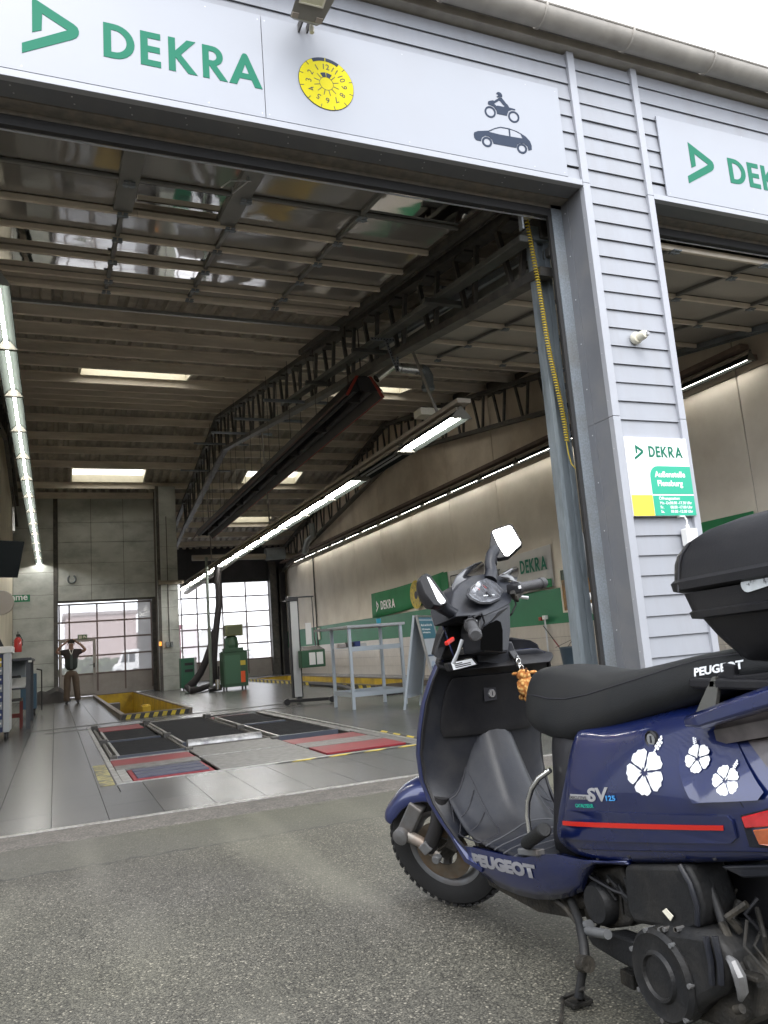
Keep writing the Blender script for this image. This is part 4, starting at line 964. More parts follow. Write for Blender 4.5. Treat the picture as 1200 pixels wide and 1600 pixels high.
# ================================================================== roller bench in the floor
M['grate'] = mat('black_mesh_plate', (.012,.013,.017), .85, spec=.15, var=.25, vs=40, bump=.6, bs=220, dirt=(.04,.04,.042), ds=7, da=.5)
def checker():
    m, t, b = nt('tread_plate'); N, L = t.nodes, t.links
    tc = N.new('ShaderNodeTexCoord'); mp = N.new('ShaderNodeMapping'); mp.inputs['Rotation'].default_value = (0,0,rad(45)); L.new(tc.outputs['Object'], mp.inputs[0])
    w = N.new('ShaderNodeTexVoronoi'); w.inputs['Scale'].default_value = 26; w.inputs['Randomness'].default_value = .1; L.new(mp.outputs[0], w.inputs[0])
    bp = N.new('ShaderNodeBump'); bp.invert = True; bp.inputs['Strength'].default_value = .6; bp.inputs['Distance'].default_value = .006; L.new(w.outputs['Distance'], bp.inputs['Height']); L.new(bp.outputs[0], b.inputs['Normal'])
    n = N.new('ShaderNodeTexNoise'); n.inputs['Scale'].default_value = 13; n.inputs['Detail'].default_value = 6; L.new(tc.outputs['Object'], n.inputs[0])
    cr = N.new('ShaderNodeValToRGB'); cr.color_ramp.elements[0].color = (.13,.13,.125,1); cr.color_ramp.elements[1].color = (.21,.205,.20,1); cr.color_ramp.elements[0].position = .35; cr.color_ramp.elements[1].position = .65
    L.new(n.outputs[0], cr.inputs[0]); L.new(cr.outputs[0], b.inputs['Base Color']); b.inputs['Metallic'].default_value = .4; b.inputs['Roughness'].default_value = .5; return m
M['tread'] = checker()
M['red'] = mat('red_floor_paint', (.20,.012,.02), .5, var=.15, vs=6, dirt=(.10,.02,.025), ds=3, da=.6)
M['bluegrey'] = mat('rubber_mat_blue', (.05,.055,.085), .6, var=.2, vs=15)
M['edge'] = mat('worn_steel_edge', (.42,.42,.41), .4, .6, var=.25, vs=14, dirt=(.2,.19,.18), ds=6, da=.6)
x0, y0, x1, y1 = BEN
bn = thing('roller_test_bench', ((x0+x1)/2, (y0+y1)/2, 0), 'sunken roller test bench with black mesh plates and red strips', 'test bench')
m = MB(); m.box(x0, y0, -.30, x1, y1, -.13); m.build('pit_floor', M['soot'], bn)
m = MB()
for a in ((x0,y0,x0+.05,y1),(x1-.05,y0,x1,y1),(x0+.05,y0,x1-.05,y0+.05),(x0+.05,y1-.05,x1-.05,y1)): m.box(a[0],a[1],-.14,a[2],a[3],.004)
m.build('frame', M['edge'], bn)
def plate(name, mt, a, b_, c, d, z=.0, t=.02, par=None, lab=None, bev=.003):
    m = MB(); m.box(a, b_, z-t, c, d, z); return m.build(name, M[mt], par or bn, bevel=bev, seg=1, label=lab)
g1 = plate('mesh_plate', 'grate', .68, 11.75, 1.33, 13.45, .012, .05); g2 = plate('mesh_plate', 'grate', .68, 9.75, 1.38, 11.55, .012, .05)
g3 = plate('mesh_plate', 'grate', 1.50, 10.42, 2.38, 14.35, .012, .05)
g4 = plate('mesh_plate', 'grate', 2.58, 12.05, 3.22, 14.1, .012, .05); g5 = plate('mesh_plate', 'grate', 2.58, 9.85, 3.30, 11.85, .012, .05)
for g_, (a, b_, c, d) in ((g1,(.68,11.75,1.33,13.45)), (g2,(.68,9.75,1.38,11.55)), (g3,(1.5,10.42,2.38,14.35)), (g4,(2.58,12.05,3.22,14.1)), (g5,(2.58,9.85,3.3,11.85))):
    m = MB(); m.box(a-.035, b_-.02, -.05, a-.004, d, .022); m.build('edge_angle', M['edge'], g_)
    m = MB(); m.box(a-.03, b_-.055, -.05, c+.03, b_-.006, .02); m.build('front_bar', mat('bar_grey', (.10,.11,.14), .4, .5), g_)
m = MB(); m.tube([(1.50,10.20,-.02),(2.42,10.20,-.02)], .085, 16); m.build('roller', mat('worn_roller', (.5,.5,.5), .45, .4, var=.5, vs=9, dirt=(.08,.08,.1), ds=6, da=.8), bn, smooth=True)
m = MB(); m.tube([(1.50,9.98,-.05),(2.42,9.98,-.05)], .06, 14); m.build('roller', M['steel'], bn, smooth=True)
for xx in (.60, 1.44, 2.47):
    m = MB(); m.tube([(xx,9.7,-.02),(xx,14.4,-.02)], .028, 8); m.box(xx-.05,14.3,-.05,xx+.05,14.5,.06).box(xx-.05,11.6,-.05,xx+.05,11.72,.05).box(xx-.04,9.62,-.05,xx+.04,9.74,.03); m.build('side_rod', M['steel'], bn, smooth=True)
plate('red_strip', 'red', .66, 13.65, 1.33, 14.6, .004); plate('red_strip', 'red', .56, 8.96, 1.40, 9.50, .002); plate('red_strip', 'red', 2.55, 13.9+.35, 3.25, 14.6, -.02)
plate('red_strip', 'red', 2.50, 8.93, 3.40, 9.45, .002)
plate('tread_plate', 'tread', .56, 8.60, 1.40, 8.93, .006); plate('red_strip', 'red', .66, 7.83, 1.40, 8.58, -.01)
for k in range(3): plate('rubber_strip', 'bluegrey', .70, 7.90+.225*k, 1.36, 8.07+.225*k, .004, .02)
plate('edge_plate', 'edge', .555, 7.70, .64, 8.58, .006)
plate('tread_plate', 'tread', 1.43, 7.68, 2.48, 8.83, .006); plate('tread_plate', 'tread', 1.43, 8.84, 2.48, 9.85, .008)
plate('tread_plate', 'tread', 2.50, 8.46, 3.40, 8.90, .006); plate('red_strip', 'red', 2.52, 7.82, 3.40, 8.42, .008, lab='flat red painted plate at the front right')
plate('tread_plate', 'tread', 3.42, 7.68, 3.56, 9.6, .004); plate('tread_plate', 'tread', 3.40, 9.62, 3.55, 14.6, -.004)
m = MB(); m.box(1.42, 8.832, .0, 2.48, 8.842, .012); m.build('seam_bar', M['edge'], bn); m = MB(); m.box(.56,9.53,-.05,1.42,9.56,.008); m.build('seam_bar', M['edge'], bn)
M['hazy'] = mat('hazard_yellow', (.60,.46,.03), .55, var=.2, vs=9, dirt=(.2,.18,.12), ds=5, da=.6)
M['hazb'] = mat('hazard_black', (.03,.03,.03), .55, var=.2, vs=9)
def hazard(ax, a, b_, fixed, lo, hi, n, z, par, faces='z', skew=.5):
    """painted hazard stripes along x or y, each block its own piece"""
    L_ = (b_-a)/n
    for k in range(n):
        s0, s1 = a+k*L_, a+(k+1)*L_; sk = L_*skew; m = MB()
        if ax == 'x' and faces == 'z': pts = [(s0,lo,z),(s1,lo,z),(s1+sk,hi,z),(s0+sk,hi,z)]; v = (0,0,.0015)
        elif ax == 'y' and faces == 'z': pts = [(lo,s0,z),(hi,s0+sk,z),(hi,s1+sk,z),(lo,s1,z)]; v = (0,0,.0015)
        elif ax == 'x': pts = [(s0,fixed,lo),(s1,fixed,lo),(s1+sk,fixed,hi),(s0+sk,fixed,hi)]; v = (0,-.002,0)
        else: pts = [(fixed,s0,lo),(fixed,s1,lo),(fixed,s1+sk,hi),(fixed,s0+sk,hi)]; v = (-.002,0,0)
        m.prism(pts, v); m.build('hazard_stripe', M['hazy'] if k % 2 else M['hazb'], par)
hazard('x', 1.9, 3.56, 0, 7.555, 7.615, 9, .0035, bn); hazard('y', 7.56, 9.1, 0, 3.63, 3.69, 8, .0035, bn)
m = MB(); m.box(.36, 7.62, .002, .485, 9.2, .0045); m.build('worn_paint', mat('worn_yellow_paint', (.36,.32,.12), .6, var=.3, vs=6, dirt=(.085,.085,.083), ds=14, da=1.0, stretch=(.7,2.2,1), thr=(.46,.52)), bn)
# rails in the floor for the lamp tester
for k, (pa, pb) in enumerate((((40,1145),(452,1098.8)), ((70,1147.5),(470,1103)))):
    A, B = hit(*pa,'z',0), hit(*pb,'z',0)
    m = MB(); m.beam(A, B, .05, .016); m.beam(A+V(0,.07,0), B+V(0,.07,0), .03, .010); tag(m.build('floor_rail', M['steel']), 'thin dark rail crossing the tiled floor, %s of the pair' % ('farther' if k == 0 else 'nearer'), 'floor rail', 'rails in the floor')
# ================================================================== inspection pits
M['pity'] = mat('pit_yellow', (.50,.34,.02), .5, var=.15, vs=3, dirt=(.16,.10,.03), ds=2, da=.7)
M['pitrim'] = mat('pit_rim_steel', (.16,.135,.11), .5, .4, var=.2, vs=8)
def pit(P, label, name, rim=.10, open_=True):
    x0, y0, x1, y1 = P; p = thing(name, ((x0+x1)/2, (y0+y1)/2, 0), label, 'inspection pit')
    m = MB(); m.box(x0, y0, -1.5, x1, y1, -1.4); m.build('pit_bottom', M['soot'], p)
    m = MB()
    for a in ((x0,y0,x0+.02,y1),(x1-.02,y0,x1,y1),(x0+.02,y0,x1-.02,y0+.02),(x0+.02,y1-.02,x1-.02,y1)): m.box(a[0],a[1],-1.4,a[2],a[3],rim-.02)
    m.build('pit_wall', M['pity'], p)
    m = MB()
    for a in ((x0-.06,y0-.06,x0+.03,y1+.06),(x1-.03,y0-.06,x1+.06,y1+.06),(x0+.03,y0-.06,x1-.03,y0+.03),(x0+.03,y1-.03,x1-.03,y1+.06)): m.box(a[0],a[1],rim-.02,a[2],a[3],rim)
    m.box(x0-.055,y0-.055,-.01,x1+.055,y0-.045,rim-.02).box(x0-.055,y0-.045,-.01,x0-.045,y1,rim-.02)
    m.build('rim', M['pitrim'], p)
    return p
p1 = pit(PIT, 'open inspection pit with yellow walls and a striped front edge', 'inspection_pit')
hazard('x', PIT[0]-.05, PIT[2]-.03, PIT[1]-.056, .0, .088, 15, 0, p1, 'y', .45)
m = MB(); m.box(1.25, 20.2, -.62, 2.40, 20.6, -.22).box(1.9, 19.8, -.5, 2.1, 20.3, .02).tube([(2.0,20,-.2),(2.0,20,.05)], .09, 10); m.build('pit_jack', M['pity'], p1, bevel=.01, seg=1)
m = MB(); m.box(1.28, 22.6, -.4, 1.6, 23.1, .02); m.build('jack_head', M['steel'], p1)
p2 = pit(PIT2, 'second pit in the right bay with a long striped side', 'inspection_pit')
hazard('y', PIT2[1], PIT2[3]-.3, PIT2[0]-.056, .0, .10, 46, 0, p2, 'x', .3)
m = MB(); m.tube([(6.3,17.2,.05),(6.6,18.6,.07),(6.9,20.5,.05),(6.85,22.4,.06)], .05, 8).box(6.2,15.2,.0,6.8,17.0,.05)
tag(m.build('rubber_hose', M['soot'], smooth=True), 'dark hose lying on the floor before the striped pit', 'hose')

# ================================================================== floor equipment
# tall table
M['tbl'] = mat('pale_blue_frame_paint', (.50,.56,.62), .4, .1, var=.04, vs=5)
tb = thing('high_table', (5.1, 13, 0), 'pale blue high metal table with a shelf, beside the poster board', 'table')
tx0, tx1, ty0, ty1, tz = 4.58, 5.58, 12.62, 13.6, hit(550,977,'y',12.6).z
m = MB(); m.box(tx0-.03, ty0-.05, tz-.045, tx1+.04, ty1+.05, tz); m.build('table_top', mat('worktop', (.42,.44,.46), .35, var=.05, vs=4), tb, bevel=.005)
m = MB(); m.box(tx0-.28, ty0+.75, tz-.05, tx0-.031, ty1+.05, tz-.01); m.build('side_flap', mat('flap', (.2,.2,.19), .5), tb)
for xx in (tx0, tx1-.05):
    for yy in (ty0, ty1-.05):
        m = MB(); m.box(xx, yy, 0, xx+.05, yy+.05, tz-.045); m.build('leg', M['tbl'], tb)
zs_ = tz-.36
m = MB(); m.box(tx0+.05, ty0+.01, zs_-.08, tx1-.05, ty0+.035, zs_); m.box(tx0+.01, ty0+.05, zs_-.02, tx1, ty1, zs_-.005); m.build('shelf', M['tbl'], tb)
m = MB(); m.box(tx0+.05, ty0+.01, .20, tx1-.05, ty0+.035, .28).box(tx0+.01, ty0+.05, .20, tx0+.035, ty1-.05, .28).box(tx1-.035, ty0+.05, .20, tx1-.01, ty1-.05, .28).box(tx0+.05, ty1-.035, .22, tx1-.05, ty1-.01, .28); m.build('stretcher', M['tbl'], tb)
q = hit(591.5, 971, 'y', 13.1); m = MB(); m.lathe([(0,0),(.035,0),(.048,.10),(.043,.10),(.032,.01),(0,.01)], (q.x, 13.1, tz), 'z', 18)
tag(m.build('cup', mat('turquoise_cup', (.03,.30,.42), .4), smooth=True), 'turquoise cup standing on the high table', 'cup')
for (px, w, h, c, lab, nm) in ((546, .10, .08, (.03,.03,.03), 'black box on the shelf of the high table', 'box'), (557, .11, .09, (.03,.05,.18), 'blue box on the shelf of the high table', 'box'), (566, .12, .05, (.5,.5,.48), 'white paper stack on the shelf of the high table', 'paper_stack'), (534, .12, .06, (.4,.36,.33), 'pale packet at the left end of the table shelf', 'packet')):
    q = hit(px, 1005, 'y', 13.0); m = MB(); m.box(q.x-w/2, 12.95, zs_-.004, q.x+w/2, 13.1, zs_+h); tag(m.build(nm, mat(nm+'_c', c, .5), bevel=.004), lab, 'box')
# poster board
ab = thing('poster_board', (5.3, 11.3, 0), 'folding poster board in an aluminium frame beside the high table', 'poster board')
e1 = V(.70,.71,0).normalized(); e2 = V(.71,-.70,0); P0 = V(5.27, 11.37, 0); zt = hit(641,962,'y',11.37).z; WB = .74
for nm, sg_ in (('front_leaf', 1), ('back_leaf', -1)):
    B0 = P0 + e2*.30*sg_; T0 = P0 + V(0,0,zt) + e2*.02*sg_; up = T0 - B0; nrm = e1.cross(up).normalized()*(1 if sg_ > 0 else -1)
    if nrm.dot(e2*sg_) < 0: nrm = -nrm
    m = MB(); m.beam(B0, T0, .035, .03, e1).beam(B0+e1*WB, T0+e1*WB, .035, .03, e1).beam(T0-up*.012, T0-up*.012+e1*WB, .035, .03).beam(B0+up*.13, B0+up*.13+e1*WB, .035, .03)
    lf = m.build(nm, M['alu'] if sg_ > 0 else M['tbl'], ab)
    a, b_ = B0+up*.13, T0; m = MB(); c0_ = a+e1*.02+nrm*.004; 
    m.prism([a+e1*.02, a+e1*(WB-.02), b_+e1*(WB-.02), b_+e1*.02], nrm*.006); m.build('sheet' if sg_ > 0 else 'back_sheet', mat('poster_paper', (.62,.66,.72), .3) if sg_ > 0 else M['tbl'], lf)
    if sg_ > 0:
        upn = up.normalized(); Lu = up.length*.87; PM = plane_m(a+e1*.02+nrm*.0085, e1, upn)
        if (e1.cross(upn)).dot(nrm) < 0: pass
        W_ = WB-.04
        put_flat('poster_field', flat_mesh([rect(.02,Lu*.70,W_-.02,Lu*.93)], .0006), PM, mat('poster_blue', (.07,.22,.30), .4), lf)
        put_flat('poster_field', flat_mesh([rect(.02,Lu*.945,W_-.02,Lu*.985)], .0006), PM, mat('poster_blue2', (.12,.28,.40), .4), lf)
        put_flat('poster_field', flat_mesh([rect(.02,Lu*.48,W_-.02,Lu*.50), rect(.05,Lu*.25,.14,Lu*.36)], .0006), PM, mat('poster_navy', (.05,.09,.2), .4), lf)
        put_flat('poster_field', flat_mesh([[(.18+.16*math.cos(a_*.5236), Lu*.27+.2*math.sin(a_*.5236)) for a_ in range(12)]], .0006), PM, mat('poster_pale', (.45,.55,.68), .4), lf)
        PM2 = plane_m(a+e1*.02+nrm*.0105, e1, upn)
        for i, (s_, z_, sz) in enumerate((('Alles für den Fall der Fälle', .86, .052), ('DEKRA Schadengutachten', .81, .038), ('und Fahrzeugbewertung', .77, .038))):
            txt(s_, .05, Lu*z_, sz, lf, PM2, M['wtxt'], .0006)
# lamp tester column on the rails
lt = thing('headlight_tester', (4.6, 15.9, 0), 'white headlight tester column with a green box on a wheeled base', 'headlight tester')
cx = hit(465.5, 1094, 'y', 15.8).x; zt = hit(462, 932, 'y', 15.8).z
m = MB(); m.box(cx-.075, 15.72, .12, cx+.075, 15.88, zt-.06); m.build('column', mat('tester_white', (.55,.56,.56), .4, var=.04, vs=3), lt)
m = MB(); m.box(cx-.105, 15.74, .1, cx-.078, 15.86, zt-.06).box(cx+.078, 15.74, .1, cx+.105, 15.86, zt-.06); m.build('guide', M['black'], lt)
m = MB(); m.box(cx-.12, 15.70, zt-.10, cx+.10, 15.90, zt); m.box(cx+.10, 15.76, zt-.03, cx+.46, 15.82, zt+.0).box(cx-.22,15.78,zt-.10,cx-.12,15.82,zt-.08); m.build('top_arm', M['black'], lt, bevel=.01, seg=1)
m = MB(); m.tube([(cx+.42,15.79,zt-.02),(cx+.43,15.79,zt-.9),(cx+.46,15.79,1.0)], .012, 6); m.build('cable', M['steel'], lt)
ba, bb = hit(447,1096,'z',.08), hit(517,1091,'z',.08)
m = MB(); m.beam(ba, bb, .09, .06); m.build('base_bar', M['black'], lt, bevel=.01, seg=1)
for q in (ba, V(cx,15.75,.07), bb):
    m = MB(); m.lathe([(0,-.03),(.06,-.03),(.06,.03),(0,.03)], (q.x, q.y-.06, .066), 'y', 16); m.build('wheel', M['black'], lt, smooth=True)
za, zc = hit(480,1043,'y',15.6).z, hit(480,1013,'y',15.6).z; xa, xb = hit(468,1030,'y',15.6).x, hit(505,1030,'y',15.6).x
m = MB(); m.box(xa, 15.45, za, xb, 15.69, zc-.04); bxm = m.build('optic_box', mat('tester_green', (.03,.10,.05), .5), lt, bevel=.01, seg=1)
m = MB(); m.prism([(xa+.03,15.45,zc-.04),(xb,15.45,zc-.04),(xb-.06,15.66,zc+.04),(xa+.06,15.66,zc+.04)], (0,.02,0)); m.build('lid', M['steel'], bxm)
for x_ in (xa+.16, xa+.32):
    m = MB(); m.box(x_, 15.44, za+.05, x_+.13, 15.449, zc-.09); m.build('paper', M['white'], bxm)
m = MB(); q0, q1 = hit(478,1007,'y',15.9), hit(485,973,'y',15.9); m.box(q0.x, 15.86, q0.z, q1.x, 15.88, q1.z); m.build('scale_plate', M['white'], lt)
# green exhaust tester
M['mgreen'] = mat('machine_green', (.03,.085,.045), .5, var=.1, vs=4, dirt=(.02,.035,.025), ds=4, da=.5)
gm = thing('emission_tester', (5.1, 24.4, 0), 'dark green wheeled test machine with a monitor before the far right door', 'test machine')
Yg_ = 24.3; xa, xb = hit(350,1060,'y',Yg_).x, hit(388,1060,'y',Yg_).x; zc = hit(370,1018,'y',Yg_).z
m = MB(); m.box(xa, Yg_, .10, xb, Yg_+.6, zc); cab = m.build('cabinet', M['mgreen'], gm, bevel=.015)
m = MB(); m.box(xa+.05, Yg_-.004, .2, xb-.22, Yg_+.01, zc-.1); m.build('door', mat('machine_green_light', (.045,.12,.07), .45), cab)
m = MB(); q0, q1 = hit(377,1066,'y',Yg_), hit(383,1048,'y',Yg_); m.box(q0.x, Yg_-.012, q0.z, q1.x, Yg_-.002, q1.z); m.build('orange_pad', mat('orange', (.75,.10,.02), .5), cab)
m = MB(); m.box(q0.x, Yg_-.01, q1.z+.18, q1.x+.02, Yg_-.002, q1.z+.32); m.build('yellow_sticker', mat('sticker', (.5,.4,.05), .5), cab)
m = MB(); m.box(xa+.02, Yg_-.02, zc, xb+.12, Yg_+.5, zc+.03).box(xa+.06, Yg_+.05, zc+.03, xb-.1, Yg_+.4, zc+.12); m.build('top_tray', M['mgreen'], gm)
m = MB(); cxm = (xa+xb)/2-.05; m.tube([(cxm,Yg_+.25,zc+.1),(cxm,Yg_+.25,zc+.22),(cxm,Yg_+.25,zc+.45),(cxm,Yg_+.25,zc+.55)], [.2,.22,.18,.05], 10); m.box(cxm-.22,Yg_+.1,zc+.12,cxm-.05,Yg_+.3,zc+.42); m.build('stand', M['mgreen'], gm)
q0, q1 = hit(353,994,'y',Yg_), hit(379,975,'y',Yg_)
m = MB(); m.box(q0.x, Yg_, q0.z, q1.x, Yg_+.35, q1.z); m.build('monitor', mat('old_monitor', (.12,.13,.06), .5, var=.2, vs=4), gm, bevel=.02)
m = MB(); m.box(q0.x+.05, Yg_-.004, q0.z+.05, q1.x-.05, Yg_+.002, q1.z-.05); m.build('screen', mat('screen_olive', (.07,.08,.035), .3), gm)
for x_ in (xa+.08, xb-.08):
    for y_ in (Yg_+.08, Yg_+.5): m = MB(); m.lathe([(0,-.02),(.05,-.02),(.05,.02),(0,.02)], (x_, y_, .05), 'x', 12); m.build('castor', M['black'], gm)
m = MB(); m.tube([(xa-.1,Yg_,.12),(xa-.25,Yg_+.1,.10),(xa-.45,Yg_+.1,.08)], .09, 8); m.tube([(xa-.15,Yg_+.1,.1),(xa-.13,Yg_+.1,.75)], .03, 6); m.build('hose_end', M['black'], gm, smooth=True)
m = MB(); q = hit(340,1068,'y',Yg_-.1); m.lathe([(.07,-.17),(.075,.12),(.06,.12),(0,.1)], q, 'z', 14); tag(m.build('metal_can', M['chrome'], smooth=True), 'shiny metal can on the floor left of the green machine', 'can')
# green drawer cabinet
Yd_ = 27.4; q0, q1 = hit(284,1078,'y',Yd_), hit(306,1027,'y',Yd_)
dc = thing('drawer_cabinet', ((q0.x+q1.x)/2, Yd_, 0), 'small green cabinet with black drawer slots by the concrete pier', 'cabinet')
m = MB(); m.box(q0.x, Yd_, .08, q1.x, Yd_+.45, q1.z); m.build('body', mat('cabinet_green', (.025,.12,.07), .45), dc, bevel=.01)
for k in range(2): m = MB(); m.box(q0.x+.12, Yd_-.005, q1.z-.25-.22*k, q1.x-.1, Yd_+.002, q1.z-.16-.22*k); m.build('slot', M['ink'], dc)
m = MB(); m.box(q1.x-.06, Yd_-.01, .5, q1.x+.02, Yd_, q1.z); m.build('handle', M['alu'], dc)
for x_ in (q0.x+.08, q1.x-.08): m = MB(); m.lathe([(0,-.02),(.045,-.02),(.045,.02),(0,.02)], (x_, Yd_+.1, .045), 'x', 12); m.build('castor', M['black'], dc)
m = MB(); q = hit(281,1020,'y',27.2); m.beam(q+V(-.02,0,.35), q+V(.12,0,-.2), .06, .02); tag(m.build('clip_board', M['alu']), 'thin pale board leaning at the green drawer cabinet', 'board')
# exhaust hose
M['hoseb'] = mat('black_fabric_hose', (.02,.017,.02), .75, var=.2, vs=20, bump=.5, bs=40)
eh = thing('exhaust_hose', (4.7, 26, 0), 'thick black exhaust hose hanging and looping onto the floor', 'exhaust hose')
Y = 25.6; pts = [hit(a, c, 'y', Y) for a, c in ((340,905),(341.5,922),(342,945),(338.5,975),(335.5,1005),(334,1035),(335,1058),(336,1068))]
m = MB(); m.tube(pts, .105, 12); m.build('hanging_length', M['hoseb'], eh, smooth=True)
pts = [hit(a, c, 'y', Y) for a, c in ((335,985),(329,1010),(322,1032),(313,1052),(303,1066),(293,1075))] + [hit(298,1079,'z',.1), hit(312,1077,'z',.1), hit(330,1070,'z',.14)]
m = MB(); m.tube(pts, [.09,.10,.11,.11,.12,.12,.11,.09,.08], 12); m.build('floor_loop', M['hoseb'], eh, smooth=True)
m = MB(); m.tube([hit(340,885,'y',Y), hit(340,912,'y',Y)], .12, 12); m.build('collar', M['soot'], eh, smooth=True)
m = MB(); a, b_ = hit(323.5,905,'y',25.0), hit(330,1079.5,'z',0); b_.y = 25.0; m.tube([(a.x, 25.0, 0.0), (a.x, 25.0, a.z+.7)], .045, 10); m.tube([(a.x,24.95,0),(a.x,24.95,2.0)], .05, 8)
tag(m.build('steel_pole', mat('pole_green', (.16,.19,.17), .5, .2, var=.1, vs=6), smooth=True), 'slim grey green pole standing left of the hanging black hose', 'pole')
# ================================================================== right wall things
def wall_flat(name, p_tl, p_br, mt, d=.012, tag_=None, X=None):
    X = X or XR-.02; a, b_ = hit(*p_tl,'x',X), hit(*p_br,'x',X)
    m = MB(); m.box(X, min(a.y,b_.y), min(a.z,b_.z), X+d, max(a.y,b_.y), max(a.z,b_.z)); o = m.build(name, mt)
    if tag_: tag(o, *tag_)
    return o, a, b_
M['cloth_g'] = mat('banner_green', (.02,.21,.075), .7, var=.15, vs=2, bump=.0)
M['cloth_w'] = mat('banner_white', (.50,.49,.47), .7, var=.08, vs=2)
def banner(name, corners, mt, X, lab, cat, wav=.025, nx=14, nz=4, sag=.06):
    """corners px: tl, tr, br, bl"""
    TL, TR, BR, BL = [hit(*c,'x',X) for c in corners]; rows = []
    for j in range(nz+1):
        r = []
        for i in range(nx+1):
            u, v = i/nx, j/nz; p = TL.lerp(TR, u).lerp(BL.lerp(BR, u), v)
            p = p + V(-.02-wav*math.sin(u*14+v*2)*(.3+v*.7)-.01*math.sin(u*5), 0, -sag*math.sin(u*math.pi)*.8); r.append(p)
        rows.append(r)
    m = MB(); m.loft(rows, caps=False, closed=False); o = m.build(name, mt, smooth=True, solid=.004); tag(o, lab, cat)
    ORG[o.name] = V(0,0,0)
    return o, TL, TR, BR, BL
bg, TL, TR, BR, BL = banner('banner', ((581,928),(694,893),(694,934),(584,966)), M['cloth_g'], XR-.03, 'green banner with white lettering and yellow disc on the wall', 'banner')
UW = V(0,-1,0)
h_ = (TL.z-BL.z)*.34; zb_ = TL.z-(TL.z-BL.z)*.72
word_flat(bg, (XR-.115, TL.y-.95, zb_), UW, UZ, h_, M['wtxt'], sx=.95, gap=.12)
logo_flat(bg, (XR-.115, TL.y-.52, zb_-.06), UW, UZ, h_*1.35, M['wtxt'], sx=.7)
q = hit(645,926,'x',XR-.1)
me = flat_mesh([circ(.44, 28)], .0015); put_flat('yellow_disc', me, plane_m((XR-.112, q.y-.25, q.z-.08), UW, UZ), M['hazy'], bg)
for a_ in range(0, 360, 45):
    put_flat('disc_mark', flat_mesh([[(.28*math.cos(rad(a_))-.012, .28*math.sin(rad(a_))), (.28*math.cos(rad(a_))+.012, .28*math.sin(rad(a_))), (.38*math.cos(rad(a_))+.012, .38*math.sin(rad(a_))), (.38*math.cos(rad(a_))-.012, .38*math.sin(rad(a_)))]], .001), plane_m((XR-.116, q.y-.25, q.z-.08), UW, UZ), M['ink'], bg)
put_flat('disc_mark', flat_mesh([circ(.12,16)], .001), plane_m((XR-.116, q.y-.25, q.z-.1), UW, UZ), M['ink'], bg)
bw, TL, TR, BR, BL = banner('banner', ((690,896),(861,850),(867,915),(696,955)), M['cloth_w'], XR-.03, 'pale banner with green lettering between the scooter mirrors', 'banner')
q0, q1 = hit(816,898,'x',XR-.06), hit(855,889,'x',XR-.06); hh = hit(816,877,'x',XR-.06).z - q0.z
word_flat(bw, (XR-.10, q0.y, q0.z+.01), UW, UZ, hh, M['green'], sx=(q0.y-q1.y)/(4.22*hh), gap=.13)
a_, b_ = hit(690,896,'x',XR-.06), hit(700,893,'x',XR-.06)
m = MB(); m.box(XR-.10, b_.y, BL.z, XR-.085, a_.y, TL.z); m.build('green_side', M['cloth_g'], bw)
m = MB(); m.box(XR-.10, BR.y+.02, BR.z-.02, XR-.085, BL.y, BR.z+.17); m.build('green_hem', M['cloth_g'], bw)
q = hit(767,902,'x',XR-.06); me = flat_mesh(None, .001, 'enir', .34, .004); put_flat('lettering', me, plane_m((XR-.10, q.y, q.z), UW, UZ), M['ink'], bw)
q = hit(706,905,'x',XR-.06); me = flat_mesh([rect(0,0,.8,.5), rect(.03,.03,.77,.47)], .001); put_flat('frame_print', me, plane_m((XR-.10, q.y, q.z-.4), UW, UZ), M['ink'], bw)
# long green board on the wall right of the pillar
m = MB(); a_, b_ = hit(1094,822,'x',XR-.05), hit(1168,795,'x',XR-.05); m.box(XR-.06, b_.y-.1, a_.z-.9, XR-.04, a_.y+1.5, (a_.z+b_.z)/2); tag(m.build('green_board', M['cloth_g']), 'green banner edge on the wall behind the black top box', 'banner')
# framed picture
a_, b_ = hit(872,889,'x',XR-.05), hit(928,958,'x',XR-.05)
fp_ = thing('framed_poster', (XR-.03, (a_.y+b_.y)/2, b_.z), 'framed brown and ochre poster behind the steel column', 'poster')
m = MB(); y0, y1, z0, z1 = b_.y-.3, a_.y, 1.42, a_.z
for r_ in ((y0,z0,y1,z0+.04),(y0,z1-.04,y1,z1),(y0,z0+.04,y0+.04,z1-.04),(y1-.04,z0+.04,y1,z1-.04)): m.box(XR-.045, r_[0], r_[1], XR-.005, r_[2], r_[3])
m.build('frame', M['cream'], fp_)
m = MB(); m.box(XR-.030, y0+.03, z0+.03, XR-.02, y1-.03, z1-.03); m.build('print', mat('poster_ochre', (.30,.16,.045), .35, var=.5, vs=2.5, dirt=(.06,.045,.03), ds=4, da=.9), fp_)
m = MB(); m.box(XR-.034, y0+.04, z1-.26, XR-.031, y1-.04, z1-.04); m.build('print_top', mat('poster_green_dark', (.03,.06,.035), .35, var=.3, vs=5), fp_)
